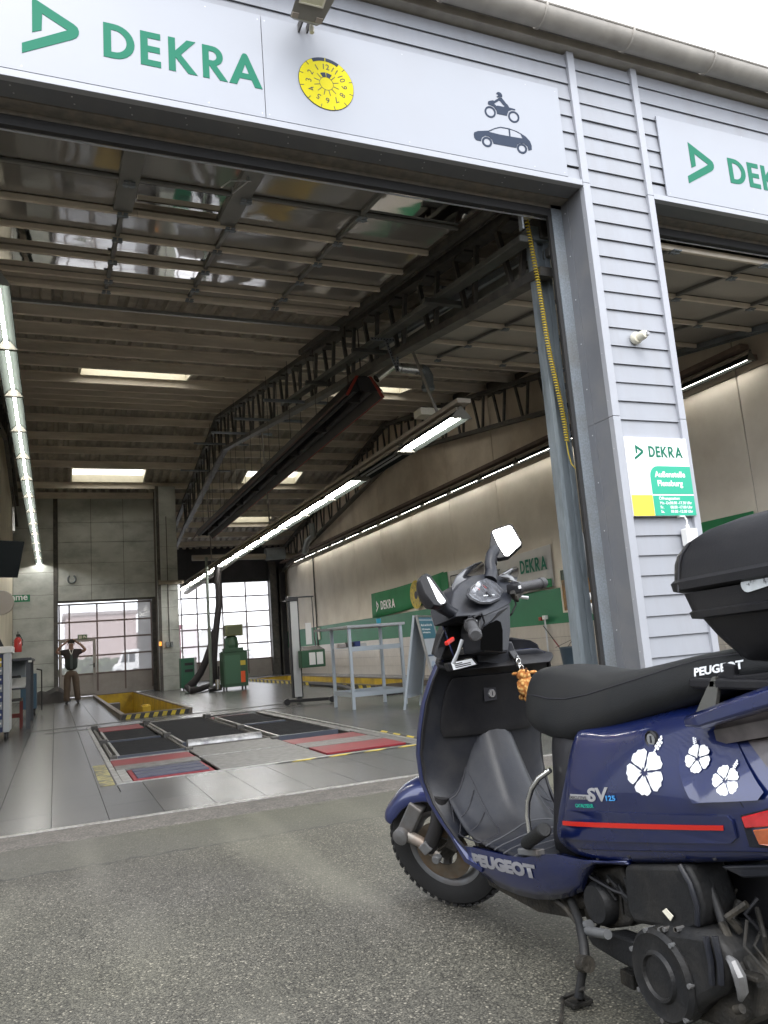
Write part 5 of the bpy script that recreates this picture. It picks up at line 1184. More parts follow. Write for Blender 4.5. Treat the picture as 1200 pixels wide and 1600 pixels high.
# pipe with valve, squeegee, bucket
Xp = XR-.09
a_, b_ = hit(851,966,'x',Xp), hit(858,1050,'x',Xp)
m = MB(); m.tube([(Xp, a_.y, .05), (Xp, a_.y, a_.z)], .02, 8); wp = m.build('water_pipe', M['alu'], smooth=True); tag(wp, 'thin vertical water pipe with red valve on the tiled wall', 'pipe')
q = hit(846,967,'x',Xp); m = MB(); m.box(Xp-.05, q.y-.04, q.z-.04, Xp+.02, q.y+.05, q.z+.04); m.build('valve', mat('valve_red', (.35,.03,.02), .4), wp, world=False, bevel=.005)
m = MB(); m.box(Xp-.05, q.y-.24, q.z-.02, Xp+.02, q.y-.10, q.z+.07); m.build('valve_body', M['white'], wp, world=False, bevel=.005)
q0, q1 = hit(849,978,'x',9.9), hit(879,1018,'x',9.9); m = MB(); m.tube([q0, q0.lerp(q1,.55)], .012, 6); hd = m.build('squeegee_handle', M['black']); tag(hd, 'dark red and black handle leaning into the blue grey bucket', 'squeegee')
m = MB(); m.tube([q0.lerp(q1,.55), q1], .014, 6); m.build('grip', M['red'], hd, world=False)
bx0, bx1 = hit(879,1020,'x',9.85), hit(914,1012,'x',9.85)
bk = thing('bucket_trolley', (9.8, (bx0.y+bx1.y)/2, 0), 'blue grey bucket on a trolley by the tiled wall', 'bucket')
cy_ = (bx0.y+bx1.y)/2; r_ = abs(bx0.y-bx1.y)*.30
m = MB(); m.lathe([(0,.22),(r_*.8,.22),(r_,.66),(r_*1.04,.67),(r_*1.04,.70),(r_*.97,.70),(r_*.78,.26),(0,.26)], (9.8, cy_, 0), 'z', 24); m.build('bucket', mat('bucket_grey', (.06,.09,.12), .5), bk, smooth=True)
m = MB(); m.box(9.8-r_, cy_-r_, .10, 9.8+r_, cy_+r_, .16); m.tube([(9.8-r_,cy_-r_*.9,.70),(9.8,cy_-.1,.85),(9.8-r_,cy_+r_*.9,.70)], .006, 5); m.build('frame', M['steel'], bk)
for sx in (-1,1):
    for sy in (-1,1): m = MB(); m.lathe([(0,-.02),(.05,-.02),(.05,.02),(0,.02)], (9.8+sx*(r_-.05), cy_+sy*(r_-.05), .05), 'x', 10); m.build('castor', M['black'], bk)
# small electrical bits on the right wall far away
q = hit(499,990,'x',XR-.02); m = MB(); m.box(XR-.06, q.y-.12, q.z-.25, XR, q.y+.12, q.z+.25); tag(m.build('wall_box', M['cream'], bevel=.01), 'small cream box on the green band near the lamp tester', 'wall box')
m = MB(); a_, b_ = hit(487,850,'x',XR-.05), hit(492,930,'x',XR-.05); m.tube([(XR-.04, a_.y, 5.0), (XR-.04, a_.y, 1.1)], .03, 6); tag(m.build('conduit', M['steel']), 'thin conduit running down the far part of the right wall', 'conduit')
# ================================================================== back wall things
YW = YB1-.03
q = hit(112,905,'y',YW); m = MB(); pts = [(q.x+.13*math.sin(rad(a_)), YW, q.z-.13*math.cos(rad(a_))*1.1) for a_ in range(-150, 151, 15)]
m.tube(pts, .03, 6); tag(m.build('horseshoe', M['galv'], smooth=True), 'pale horseshoe hanging on the concrete wall above the door', 'horseshoe')
q = hit(129,994.5,'y',YW); ex = thing('exit_sign', tuple(q), 'small green exit sign above the pass door', 'exit sign')
m = MB(); m.box(q.x-.16, YB1+.02, q.z-.09, q.x+.16, YB1+.07, q.z+.07); m.build('plate', mat('exit_green', (.10,.16,.08), .4), ex)
me = flat_mesh([rect(-.12,-.06,-.02,.05), [(.02,-.05),(.05,-.05),(.075,-.01),(.10,-.05),(.13,-.05),(.09,.02),(.05,.045),(.02,.02)]], .001); put_flat('pictogram', me, plane_m((q.x, YB1+.017, q.z-.01), UX, UZ), M['cream'], ex)
q = hit(250,1006,'y',YP-.05); m = MB(); m.box(q.x-.03, YP-.10, q.z-.07, q.x+.05, YP-.012, q.z+.07); tag(m.build('orange_lamp', mat('orange_lens', (.8,.25,.02), .3, emit=(1,.35,.05), es=.6), bevel=.01), 'small orange lamp on the corner of the concrete pier', 'signal lamp')
q = hit(266,1007,'y',YP-.05); eb = thing('switch_box', (q.x, YP, q.z), 'grey electric boxes with conduit on the concrete pier', 'switch box')
m = MB(); m.box(q.x-.16, YP-.09, q.z-.10, q.x-.01, YP-.002, q.z+.10).box(q.x+.01, YP-.09, q.z-.10, q.x+.10, YP-.002, q.z+.10); m.build('box', M['galv'], eb, bevel=.01)
m = MB(); m.tube([(q.x-.02,YP-.03,q.z+.1),(q.x-.02,YP-.03,6.2)], .014, 6); m.build('conduit', M['steel'], eb)
q0, q1 = hit(250,909,'y',YP-.05), hit(283,911,'y',YP-.05); m = MB(); m.box(q0.x, YP-.10, q1.z-.03, q1.x+.1, YP-.04, q0.z+.03); m.box(q0.x-.05, YP-.12, q0.z-.10, q0.x+.03, YP-.02, q0.z+.06); tag(m.build('lamp_arm', M['housing']), 'short pale arm on the concrete pier at the end of the lights', 'arm')
# ================================================================== left side clutter
Y = 14.0; TLp, TRp, BRp, BLp = hit(0,840,'y',Y), hit(38,846,'y',Y), hit(27.5,902,'y',Y-.15), hit(0,898,'y',Y-.15)
tv = thing('wall_screen', (XL+.3, Y, TLp.z), 'large dark screen hung high on the left wall', 'screen')
dx = V(-.75,0,0)
m = MB(); m.prism([TLp+dx, TRp, BRp, BLp+dx], (0,.07,0)); m.build('case', mat('tv_black', (.006,.009,.011), .6, spec=.1), tv)
m = MB(); m.beam(hit(20,760,'x',XL+.1), TLp+V(.2,.06,.1), .04, .04); m.build('wall_arm', M['steel'], tv)
q = hit(1,942,'y',12.6); m = MB(); m.lathe([(0,.03),(.17,.03),(.18,.0),(.17,-.02),(0,-.025)], (q.x, 12.6, q.z), 'y', 28); ml = m.build('round_mirror', mat('beige_disc', (.33,.29,.24), .35, var=.05, vs=4), smooth=True); tag(ml, 'round beige disc on an arm at the left edge below the screen', 'disc')
m = MB(); m.box(q.x-.9, 12.62, q.z+.02, q.x, 12.66, q.z+.06); m.build('arm', M['steel'], ml, world=False)
Y = 16.2; q0, q1 = hit(0,942,'y',Y), hit(47,929,'y',Y); sg = thing('green_sign', (q0.x, Y, q0.z), 'green sign on the left wall reading Annahme', 'sign')
m = MB(); m.box(q1.x-1.02, Y, q0.z, q1.x, Y+.02, q1.z); m.build('plate', mat('plate_green', (.02,.20,.09), .45), sg)
me = flat_mesh(None, .001, 'Annahme', .17, .003, 'RIGHT'); put_flat('lettering', me, plane_m((q1.x-.04, Y-.002, q0.z+.035), UX, UZ), M['wtxt'], sg)
q = hit(28,1006,'y',21.5); zz0, zz1 = hit(28,1019,'y',21.5).z, hit(28,995,'y',21.5).z
fe = thing('fire_extinguisher', (q.x, 21.5, zz0), 'red fire extinguisher on the left wall above the desk', 'fire extinguisher')
m = MB(); m.lathe([(0,zz0),(.085,zz0),(.09,zz0+.02),(.09,zz1-.08),(.05,zz1-.02),(.02,zz1),(0,zz1)], (q.x, 21.5, 0), 'z', 18); m.build('cylinder', mat('extinguisher_red', (.45,.02,.02), .35, coat=.3), fe, smooth=True)
m = MB(); m.box(q.x-.04, 21.46, zz1, q.x+.05, 21.54, zz1+.06).tube([(q.x+.05,21.5,zz1+.03),(q.x+.11,21.5,zz1-.1),(q.x+.10,21.5,zz0+.15)], .012, 6).tube([(q.x,21.5,zz1+.06),(q.x,21.5,zz1+.13)],.01,6).box(q.x-.8,21.52,zz0+.1,q.x-.09,21.56,zz0+.14); m.build('valve', M['black'], fe)
# grey steel desk
dk = thing('work_desk', (-.85, 17.5, 0), 'dark grey steel desk with papers along the left wall', 'desk')
M['desk'] = mat('desk_steel', (.075,.08,.09), .5, .2, var=.08, vs=5)
zt = hit(50,1027,'y',16.4).z
for (a_, c_) in ((-.50,16.3), (-.50,18.8), (-1.30,16.3), (-1.30,18.8)): m = MB(); m.box(a_, c_, 0, a_+.07, c_+.07, zt-.04); m.build('leg', M['desk'], dk)
m = MB(); m.box(-1.34, 16.25, zt-.05, -.40, 18.95, zt); m.build('desk_top', M['desk'], dk, bevel=.006, seg=1)
m = MB(); m.box(-.46, 16.26, zt-.09, -.40, 16.34, zt+.004); m.build('corner_bracket', M['white'], dk)
m = MB(); m.box(-1.30, 16.35, .72, -.50, 18.8, .75); m.build('desk_shelf', M['desk'], dk)
m = MB(); m.box(-1.28, 17.9, .752, -.55, 18.7, 1.25); tag(m.build('white_cabinet', mat('pale_box', (.30,.33,.35), .45), bevel=.01), 'pale box unit standing on the desk shelf', 'box')
m = MB(); m.prism([(-1.2,16.5,.752),(-.52,16.42,.752),(-.50,17.2,.90),(-1.2,17.3,.93)], (0,0,.03)); tag(m.build('paper_pile', M['white']), 'loose white papers on the desk shelf', 'papers')
m = MB(); pts = [(-1.1,17.0,.97),(-.95,16.9,1.12),(-.8,16.9,1.02),(-.75,16.8,.95),(-.62,16.8,.97)]; m.tube(pts, .015, 5); m.box(-1.0,16.7,.93,-.6,16.85,.975); tag(m.build('keyboard_and_cable', M['black']), 'black keyboard with a looped cable on the desk papers', 'keyboard')
m = MB(); m.prism([(-1.35,15.9,zt),(-.75,15.9,zt+.0),(-1.0,15.9,zt+.55),(-1.35,15.9,zt+1.0)], (0,.04,0)); tag(m.build('tilted_screen', M['black'], bevel=.006, seg=1), 'dark slanted panel above the desk at the left edge', 'panel')
st = thing('red_stool', (-.85, 16.9, 0), 'low red stool frame under the desk', 'stool')
m = MB(); m.box(-1.2, 16.6, .50, -.58, 17.2, .54); m.build('seat', M['steel'], st)
M['rred'] = mat('stool_red', (.15,.02,.015), .5)
for (a_, c_) in ((-1.18,16.62),(-.62,16.62),(-1.18,17.16),(-.62,17.16)): m = MB(); m.box(a_, c_, 0, a_+.04, c_+.04, .50); m.build('leg', M['rred'], st)
m = MB(); m.box(-1.14,16.63,.2,-.62,16.65,.28); m.build('stretcher', M['rred'], st)
# white drawer trolley at the left edge
tr = thing('drawer_trolley', (-1.05, 14.6, 0), 'white and blue tool trolley with many drawers at the left edge', 'tool trolley')
zt = hit(8,1012,'y',14.2).z; xr = hit(15,1100,'y',14.2).x
m = MB(); m.box(XL+.02, 14.22, .12, xr-.10, 14.9, zt-.1); m.build('body', mat('trolley_blue', (.03,.045,.14), .4), tr)
m = MB(); m.box(xr-.095, 14.16, .12, xr, 14.9, zt); m.build('side_post', mat('trolley_white', (.50,.52,.54), .35), tr, bevel=.012)
m = MB(); m.box(XL+.02, 14.14, zt-.09, xr+.04, 14.92, zt+.02); m.build('top', M['white'], tr, bevel=.012)
nz = 8
for k in range(nz):
    z0 = .2 + k*(zt-.35)/nz; m = MB(); m.box(XL+.04, 14.19, z0, xr-.105, 14.22, z0+(zt-.35)/nz-.02); dr = m.build('drawer', mat('drawer_blue', (.035,.055,.16), .4) if k % 2 else mat('drawer_pale', (.3,.33,.38), .4), tr)
    m = MB(); m.tube([(XL+.06,14.165,z0+.06),(xr-.12,14.165,z0+.06)], .016, 8); m.build('handle', M['white'], dr, smooth=True)
m = MB(); m.box(xr-.32, 14.185, zt-.30, xr-.12, 14.189, zt-.16); m.build('yellow_label', M['hazy'], tr)
for (a_, c_) in ((xr-.06,14.25),(xr-.06,14.8)): m = MB(); m.lathe([(0,-.02),(.06,-.02),(.06,.02),(0,.02)], (a_, c_, .06), 'x', 14); m.build('castor', M['black'], tr)
# blue cart and dark tarp near the back wall
ct = thing('blue_cart', (-.6, 21.5, 0), 'narrow blue cart with a black push bar behind the desk', 'cart')
a_, c_ = hit(57,1052,'y',21), hit(65,1047,'y',21)
m = MB(); m.box(a_.x-.35, 21, .15, a_.x, 21.5, a_.z); m.build('body', mat('cart_blue', (.04,.09,.14), .5), ct, bevel=.01)
m = MB(); m.tube([(a_.x,21,a_.z+.1),(c_.x,21,c_.z),(c_.x,21,.1)], .02, 6); m.build('push_bar', M['black'], ct)
for y_ in (21.08, 21.42): m = MB(); m.lathe([(0,-.02),(.07,-.02),(.07,.02),(0,.02)], (a_.x-.05, y_, .07), 'x', 12); m.build('wheel', M['black'], ct)
m = MB(); rt = random.Random(5); rings = []
q0, q1 = hit(64,1100,'y',27.5), hit(103,1098,'y',27.5)
for k in range(9):
    x = q0.x-.3 + (q1.x+.15-q0.x+.3)*k/8; h = (.18,.34,.4,.36,.42,.5,.44,.3,.06)[k]; rings.append([(x,27.3,0),(x,27.32+.1*rt.random(),h*.7),(x,27.6,h),(x,28.0,h*.8),(x,28.3,0)])
m.loft(rings); tag(m.build('black_tarp', M['soot'], smooth=True), 'heap of black sheeting at the foot of the back wall', 'tarp')
# ================================================================== scooter
# body frame: x forward, y to its left, z up; its root stands on the yard turned 90 degrees
from mathutils.bvhtree import BVHTree
SX, SY = 1.6, 1.74
sc = thing('scooter', (SX, SY, 0), 'dark blue scooter with white flower stickers and black top box parked in front', 'scooter', rot=(0, 0, rad(90)))
ORG[sc.name] = V(0,0,0)
def w2b(P): return V(P.y-SY, SX-P.x, P.z)
def Bp(px, py, by): return w2b(hit(px, py, 'x', SX-by))
Rh = V(.19,-.27,.10).normalized(); Fh = V(.82,.57,0); Fh = (Fh - Rh*Fh.dot(Rh)).normalized(); Uh = Rh.cross(Fh); C0 = V(.84,0,1.13)
def G(px, py, f):
    d = ray(px, py); d = V(d.y, -d.x, d.z); c = w2b(CAM_P); t = (f - (c-C0).dot(Fh))/d.dot(Fh); return c + d*t
def S(r, f, u): return C0 + Rh*r + Fh*f + Uh*u
M['blue'] = mat('scooter_blue', (.0025,.010,.075), .30, .3, var=.10, vs=3, dirt=(.022,.027,.055), ds=7, da=.35, rvar=.05, coat=.9, bump=.0)
M['sblk'] = mat('scooter_black_plastic', (.013,.013,.015), .42, spec=.2, var=.12, vs=8, dirt=(.05,.047,.043), ds=3, da=.35, bump=.10, bs=260, rvar=.08)
M['sblk2'] = mat('scooter_grey_plastic', (.014,.0155,.021), .36, spec=.28, var=.12, vs=6, dirt=(.07,.066,.06), ds=4, da=.35, bump=.08, bs=240)
M['vinyl'] = mat('seat_vinyl', (.013,.014,.015), .50, spec=.22, var=.1, vs=10, dirt=(.035,.033,.03), ds=3, da=.4, bump=.22, bs=330)
M['eng'] = mat('engine_dark', (.012,.0125,.0135), .5, .1, spec=.25, var=.25, vs=12, dirt=(.05,.046,.04), ds=9, da=.35, bump=.15, bs=90)
M['grime'] = mat('grimy_metal', (.020,.019,.017), .6, .2, spec=.25, var=.4, vs=20, dirt=(.075,.065,.05), ds=14, da=.6, bump=.4, bs=70)
M['tyre'] = mat('tyre_rubber', (.009,.009,.009), .75, var=.2, vs=25, bump=.1, bs=120)
M['rim'] = mat('grey_rim', (.16,.165,.17), .45, .5, var=.15, vs=10, dirt=(.10,.07,.045), ds=8, da=.6)
M['mirror'] = mat('mirror_glass', (.95,.95,.95), .01, 1.0)
M['fork'] = mat('fork_grey', (.17,.155,.135), .5, .4, var=.2, vs=15, dirt=(.13,.075,.04), ds=10, da=.6)
M['strip_red'] = mat('red_strip_plastic', (.50,.02,.012), .35)
def sb(mb, name, mt, parent=sc, **k): return mb.build(name, mt, parent, world=False, **k)
def mirror_ring(half): return half + [(p[0], -p[1], p[2]) for p in reversed(half)]
# ---- rear body
ST = [ # bx, (by,z) from bottom up
 (.44, [(.10,.385),(.150,.388),(.165,.42),(.172,.50),(.170,.58),(.155,.68),(.13,.74)]),
 (.34, [(.12,.372),(.188,.378),(.196,.425),(.203,.52),(.200,.61),(.172,.70),(.13,.76)]),
 (.18, [(.12,.392),(.192,.398),(.200,.445),(.209,.54),(.208,.63),(.172,.735),(.12,.79)]),
 (.02, [(.12,.425),(.194,.430),(.202,.48),(.212,.565),(.214,.655),(.172,.775),(.11,.82)]),
 (-.12,[(.12,.455),(.194,.460),(.202,.51),(.213,.585),(.222,.650),(.155,.805),(.10,.85)]),
 (-.24,[(.12,.483),(.192,.488),(.201,.535),(.214,.600),(.228,.650),(.140,.815),(.09,.86)]),
 (-.40,[(.11,.52),(.180,.525),(.190,.562),(.205,.625),(.205,.68),(.125,.82),(.08,.875)]),
 (-.56,[(.08,.555),(.145,.56),(.155,.60),(.165,.655),(.155,.735),(.12,.83),(.07,.89)]),
 (-.66,[(.05,.60),(.08,.61),(.085,.64),(.09,.68),(.085,.75),(.07,.83),(.04,.87)])]
ST = [(.462, [(y*.985, z) for y, z in ST[0][1]])] + [(.452, ST[0][1])] + ST[1:]
def sh_(bx, z): return bx - max(0, (bx-.30))*1.05*max(0, z-.42)/.32*1.0
m = MB(); m.loft([mirror_ring([(sh_(bx, z), y, z + (.03 if bx > .3 and z > .66 else 0)) for y, z in pr]) for bx, pr in ST])
body = sb(m, 'rear_body', M['blue'], smooth=True, sub=2)
def bvh_of(ob, subdiv=True):
    dg = bpy.context.evaluated_depsgraph_get(); e = ob.evaluated_get(dg); me = e.to_mesh()
    t = BVHTree.FromPolygons([v.co.copy() for v in me.vertices], [tuple(p.vertices) for p in me.polygons]); e.to_mesh_clear(); return t
BT = bvh_of(body)
def side_decal(name, me, mt, tree, parent, off=.0016, dens=1):
    """lay a flat mesh given in (bx, z) onto the left side of a body part"""
    bm = bmesh.new(); bm.from_mesh(me)
    for _ in range(dens): bmesh.ops.subdivide_edges(bm, edges=[e for e in bm.edges if e.calc_length() > .012], cuts=1)
    bmesh.ops.triangulate(bm, faces=bm.faces)
    for v in bm.verts:
        bx, z, ex = v.co.x, v.co.y, v.co.z
        h = tree.ray_cast(V(bx, .6, z), V(0,-1,0))
        y = h[0].y if h[0] else .2
        v.co = (bx, y + off + (ex*.5), z)
    for f in bm.faces: f.smooth = True
    bm.to_mesh(me); bm.free(); me.materials.clear(); me.materials.append(mt); me.name = name
    ob = bpy.data.objects.new(name, me); COL.objects.link(ob); ob.parent = parent; ORG[ob.name] = V(0,0,0); return ob
def sidepts(pts, by=.205): 
    out = []
    for x, y in pts: q = Bp(x, y, by); out.append((q.x, q.z))
    return out
# raised moulding with the red strip
mo = sidepts([(884,1266),(960,1269),(1060,1272),(1140,1274),(1147,1283),(1150,1310),(1140,1318),(1060,1317),(960,1315),(868,1311),(872,1290)])
mol = side_decal('side_moulding', flat_mesh([mo], .006), M['blue'], BT, sc, .004, 2)
ro = sidepts([(876,1283),(1000,1286),(1134,1289),(1134,1297),(1000,1294),(876,1290)])
side_decal('red_strip', flat_mesh([ro], .001), M['strip_red'], BT, mol, .0085, 2)
# panel gaps and screws
def gap(pts, w=.9, nm='panel_gap', par=body, mt=None):
    up = [(x, y-w*.5) for x, y in pts]; dn = [(x, y+w*.5) for x, y in reversed(pts)]
    return side_decal(nm, flat_mesh([sidepts(up+dn)], .0004), mt or M['ink'], BT, par, .0012, 2)
gap([(868,1326),(930,1329),(1040,1331),(1150,1333),(1196,1336)], 1.2)
gap([(882,1165),(886,1200),(884,1240),(880,1262)], 1.0); gap([(1096,1142),(1098,1160),(1124,1200),(1162,1262)], 1.1)
for x_, y_ in ((928,1343),(982,1338),(1112,1342)):
    q = Bp(x_, y_, .195); h = BT.ray_cast(V(q.x,.6,q.z), V(0,-1,0)); q.y = h[0].y if h[0] else .19
    m = MB(); m.lathe([(0,.0015),(.0045,.0015),(.006,0),(.006,-.004)], q, 'y', 10); sb(m, 'screw', M['ink'], body, smooth=True)
# hibiscus stickers
M['stick'] = mat('white_sticker', (.80,.82,.84), .4)
def flower(cx, cy, R, rot):
    c = Bp(cx, cy, .212); loops = []; px_ = R; q = Bp(cx+px_, cy, .212); Rx = abs(q.x-c.x); q = Bp(cx, cy-px_*1.16, .212); Rz = abs(q.z-c.z)
    for k in range(5):
        a0 = rot + k*72; pts = []
        for (r, da) in ((.15,-21),(.40,-27),(.62,-33),(.86,-31.5),(.94,-22),(1.0,-13),(.95,-5),(1.02,3),(.97,12),(1.0,22),(.88,31.5),(.62,33),(.36,27),(.15,21),(.30,7),(.17,4),(.40,0),(.17,-4),(.30,-7)):
            a = rad(a0+da); pts.append((c.x + Rx*r*math.cos(a), c.z + Rz*r*math.sin(a)))
        loops.append(pts)
    return c, loops
for cx, cy, R, rot, st in ((1004,1207,30,58,118), (1082,1186,18.5,50,60), (1132,1220,19.5,66,120)):
    c, loops = flower(cx, cy, R, rot); fw = None; R = abs(Bp(cx+R, cy, .212).x-c.x)
    for lp in loops:
        o = side_decal('petal', flat_mesh([lp], .0004), M['stick'], BT, fw or body, .002 + (.010 if cx > 1050 else 0), 2)
        if fw is None: fw = o; o.name = 'flower_sticker'; ORG[o.name] = V(0,0,0)
    # stamen
    a = rad(st); pts = []
    d = V(math.cos(a), 0, math.sin(a)); n = V(-d.z, 0, d.x)
    q = [(c.x + d.x*R*t + n.x*w, c.z + d.z*R*t + n.z*w) for t, w in ((.05,R*.03),(1.0,R*.035),(1.35,R*.03),(1.35,-R*.03),(1.0,-R*.035),(.05,-R*.03))]
    side_decal('stamen', flat_mesh([q], .0006), M['stick'], BT, fw, .003 + (.010 if cx > 1050 else 0), 1)
    for k in range(7):
        t = .98 + .09*(k//2*1.3); w = (k % 2*2-1)*R*.085; cc = (c.x + d.x*R*t + n.x*w, c.z + d.z*R*t + n.z*w)
        side_decal('stamen_dot', flat_mesh([[(cc[0]+R*.05*math.cos(b*.9), cc[1]+R*.05*math.sin(b*.9)) for b in range(7)]], .0004), M['stick'], BT, fw, .002 + (.010 if cx > 1050 else 0), 0)
# emblems
def side_text(s, px, py, hpx, mt, par, tree, by=.2, bold=0, sx=1.0, skew=0, off=.002, px2=None, dens=1):
    q = Bp(px, py, by); q2 = Bp(px, py-hpx, by); h = (q2-q).length
    me = flat_mesh(None, .0006, s, h/.72, bold)
    xs = [v.co.x for v in me.vertices]; w = max(xs)
    if px2: e = Bp(*px2, by); L_ = V(e.x-q.x, 0, e.z-q.z).length; sx = L_/w; ux = V(e.x-q.x, e.z-q.z, 0).normalized()
    else: ux = V(-1, 0, 0)
    uz = V(-ux.y, ux.x, 0)
    if uz.y < 0: uz = -uz
    for v in me.vertices:
        x, y = v.co.x*sx + v.co.y*skew, v.co.y; p = V(q.x, q.z, 0) + ux*x + uz*y; v.co = (p.x, p.y, v.co.z)
    return side_decal(s.lower().split()[0]+'_lettering' if False else 'lettering', me, mt, tree, par, off, dens)
M['emb'] = mat('emblem_silver', (.45,.45,.46), .35, .5)
side_text('SV', 922, 1251, 19, M['emb'], body, BT, bold=.0015, skew=.2, px2=(956,1250)); 
eb = side_decal('emblem_bar', flat_mesh([sidepts([(889,1241),(924,1242),(924,1249),(887,1249)])], .0008), M['emb'], BT, body, .0015, 1)
side_text('EXECUTIVE', 890, 1247.5, 4.2, M['ink'], body, BT, px2=(921,1248), off=.004); side_text('125', 951, 1250, 7.5, mat('emblem_blue', (.05,.28,.62), .4), body, BT, px2=(968,1250), bold=.0005, off=.003)
side_text('CATALYSEUR', 902, 1261, 5.5, mat('emblem_green', (.01,.42,.28), .4), body, BT, px2=(932,1261.5), off=.003)
# seat lock
q = Bp(1019, 1155, .175); q.y = BT.ray_cast(V(q.x,.6,q.z), V(0,-1,0))[0].y
m = MB(); m.lathe([(.021,-.006),(.023,.004),(.019,.009),(.016,.004)], q, 'y', 20); lk = sb(m, 'lock_bezel', M['sblk'], smooth=True)
m = MB(); m.lathe([(0,.006),(.015,.006),(.0155,0),(.0155,-.004)], q, 'y', 20); sb(m, 'lock_barrel', M['chrome'], lk, smooth=True)
m = MB(); m.box(q.x-.002, q.y+.0055, q.z-.009, q.x+.002, q.y+.0075, q.z+.009); sb(m, 'key_slot', M['ink'], lk)
# stepped facet and smoked panel on the rear flank
M['cowl'] = mat('dusty_smoked_plastic', (.05,.042,.045), .35, dirt=(.13,.115,.11), ds=6, da=.6, var=.2, vs=12, coat=.3)
def facet(pts, name, mt, lo, hi, z0, z1):
    bm_ = flat_mesh([sidepts(pts)], .0004); o = side_decal(name, bm_, mt, BT, body, .0, 3)
    for v in o.data.vertices: t = max(0, min(1, (v.co.z-z0)/(z1-z0))); v.co.y += lo + (hi-lo)*t
    return o
facet([(1050,1166),(1108,1150),(1124,1156),(1192,1238),(1186,1250),(1094,1253),(1064,1205)], 'flank_facet', M['blue'], .013, .001, .66, .80)
facet([(1120,1138),(1165,1122),(1210,1108),(1262,1090),(1262,1250),(1222,1238),(1170,1186)], 'smoked_panel', M['cowl'], .004, .004, .6, .8)
# tail lamp: red over amber, wrapped round the corner
def wrap(pts, dep, name, mt, par=sc):
    m = MB(); out = []
    for x, y in pts:
        q = Bp(x, y, .2); h = BT.ray_cast(V(q.x,.6,q.z), V(0,-1,0)); yy = h[0].y if h[0] else .16; out.append(V(q.x, yy+dep, q.z))
    m.prism(out, (0,-.03,0)); return sb(m, name, mt, par, bevel=.002, seg=1)
M['tred'] = mat('tail_red', (.45,.015,.02), .15, coat=1, var=.2, vs=30); M['tamb'] = mat('tail_amber', (.42,.10,.03), .15, coat=1, var=.25, vs=30)
tl = wrap([(1159,1273),(1200,1262),(1262,1246),(1262,1335),(1200,1329),(1166,1325)], .002, 'tail_lamp', M['sblk2'])
wrap([(1162,1276),(1200,1266),(1260,1250),(1260,1290),(1200,1292),(1166,1294)], .006, 'red_lens', M['tred'], tl)
wrap([(1176,1297),(1200,1295),(1260,1293),(1260,1330),(1200,1325),(1182,1321)], .006, 'amber_lens', M['tamb'], tl)
# grab rail and dusty tail top
m = MB(); pts = [Bp(1078,1127,.185), Bp(1100,1124,.195), Bp(1150,1107,.20), Bp(1200,1091,.20), Bp(1290,1062,.19)]
rings = []
for i, p in enumerate(pts):
    w, h = .020, (.014,.021,.023,.024,.026)[i]
    rings.append([p+V(0,w,-h*.7), p+V(0,w,h*.6), p+V(0,w*.3,h), p+V(0,-w,h), p+V(0,-w,-h), p+V(0,w*.3,-h)])
m.loft(rings); sb(m, 'grab_rail', M['blue'], smooth=True, bevel=.004)
m = MB(); rings = []
for bx, zz, w in ((-.27,.80,.165),(-.34,.815,.17),(-.46,.84,.165),(-.60,.86,.14),(-.68,.86,.09)):
    rings.append([(bx,w,zz-.045),(bx,w+.004,zz-.01),(bx,w-.03,zz+.03),(bx,w-.09,zz+.05),(bx,-w+.09,zz+.05),(bx,-w+.03,zz+.03),(bx,-w,zz-.01),(bx,-w,zz-.045)])
m.loft(rings); sb(m, 'tail_cowl', M['cowl'], smooth=True)
# ---- black trim under the seat nose
rings = []
for z, f, w, s in ((.335,.60,.11,.165),(.40,.585,.115,.170),(.50,.555,.12,.172),(.60,.545,.115,.168),(.68,.55,.11,.158),(.75,.56,.10,.14)):
    rings.append([(.30,s*.9,z),(.38,s,z),(f-.09,s*.93,z),(f-.03,w*.85,z),(f,w*.35,z),(f,-w*.35,z),(f-.03,-w*.85,z),(f-.09,-s*.93,z),(.38,-s,z),(.30,-s*.9,z)])
m = MB(); m.loft(rings); sb(m, 'under_seat_trim', M['sblk'], smooth=True, sub=1)
# ---- seat
SE = [(.685,.055,.79,.81,.84,.870),(.665,.092,.755,.79,.85,.905),(.62,.122,.730,.78,.855,.925),(.55,.138,.716,.775,.858,.934),(.46,.148,.706,.770,.852,.935),(.36,.154,.700,.770,.855,.926),
      (.24,.154,.735,.800,.868,.912),(.12,.157,.768,.830,.892,.921),(0,.157,.800,.862,.915,.938),(-.12,.154,.832,.895,.940,.957),(-.22,.148,.862,.920,.958,.972),(-.32,.140,.888,.935,.966,.980),(-.42,.125,.905,.945,.970,.984),(-.50,.09,.915,.950,.968,.980),(-.53,.05,.93,.95,.96,.968)]
m = MB(); m.loft([mirror_ring([(bx,.05,zb_-.01),(bx,w*.86,zb_-.004),(bx,w,(zb_+zm)/2),(bx,w*1.01,zm),(bx,w*.90,zs),(bx,w*.62,zt-.004),(bx,.02,zt)]) for bx, w, zb_, zm, zs, zt in SE])
seat = sb(m, 'seat', M['vinyl'], smooth=True, sub=2)
SVT = bvh_of(seat)
m = MB(); pts = []
for bx, w, zb_, zm, zs, zt in SE[2:-2]:
    zz = zm + (zs-zm)*.75 + .004; h = SVT.ray_cast(V(bx,.6,zz), V(0,-1,0)); pts.append(V(bx, (h[0].y if h[0] else w*.95)+.0005, zz))
m.tube(pts, .0022, 6); sb(m, 'piping', M['ink'], seat, smooth=True)
side_text('PEUGEOT', 1089, 1056, 12, M['stick'], seat, SVT, by=.14, bold=.0010, px2=(1160,1044), off=.002, dens=1)
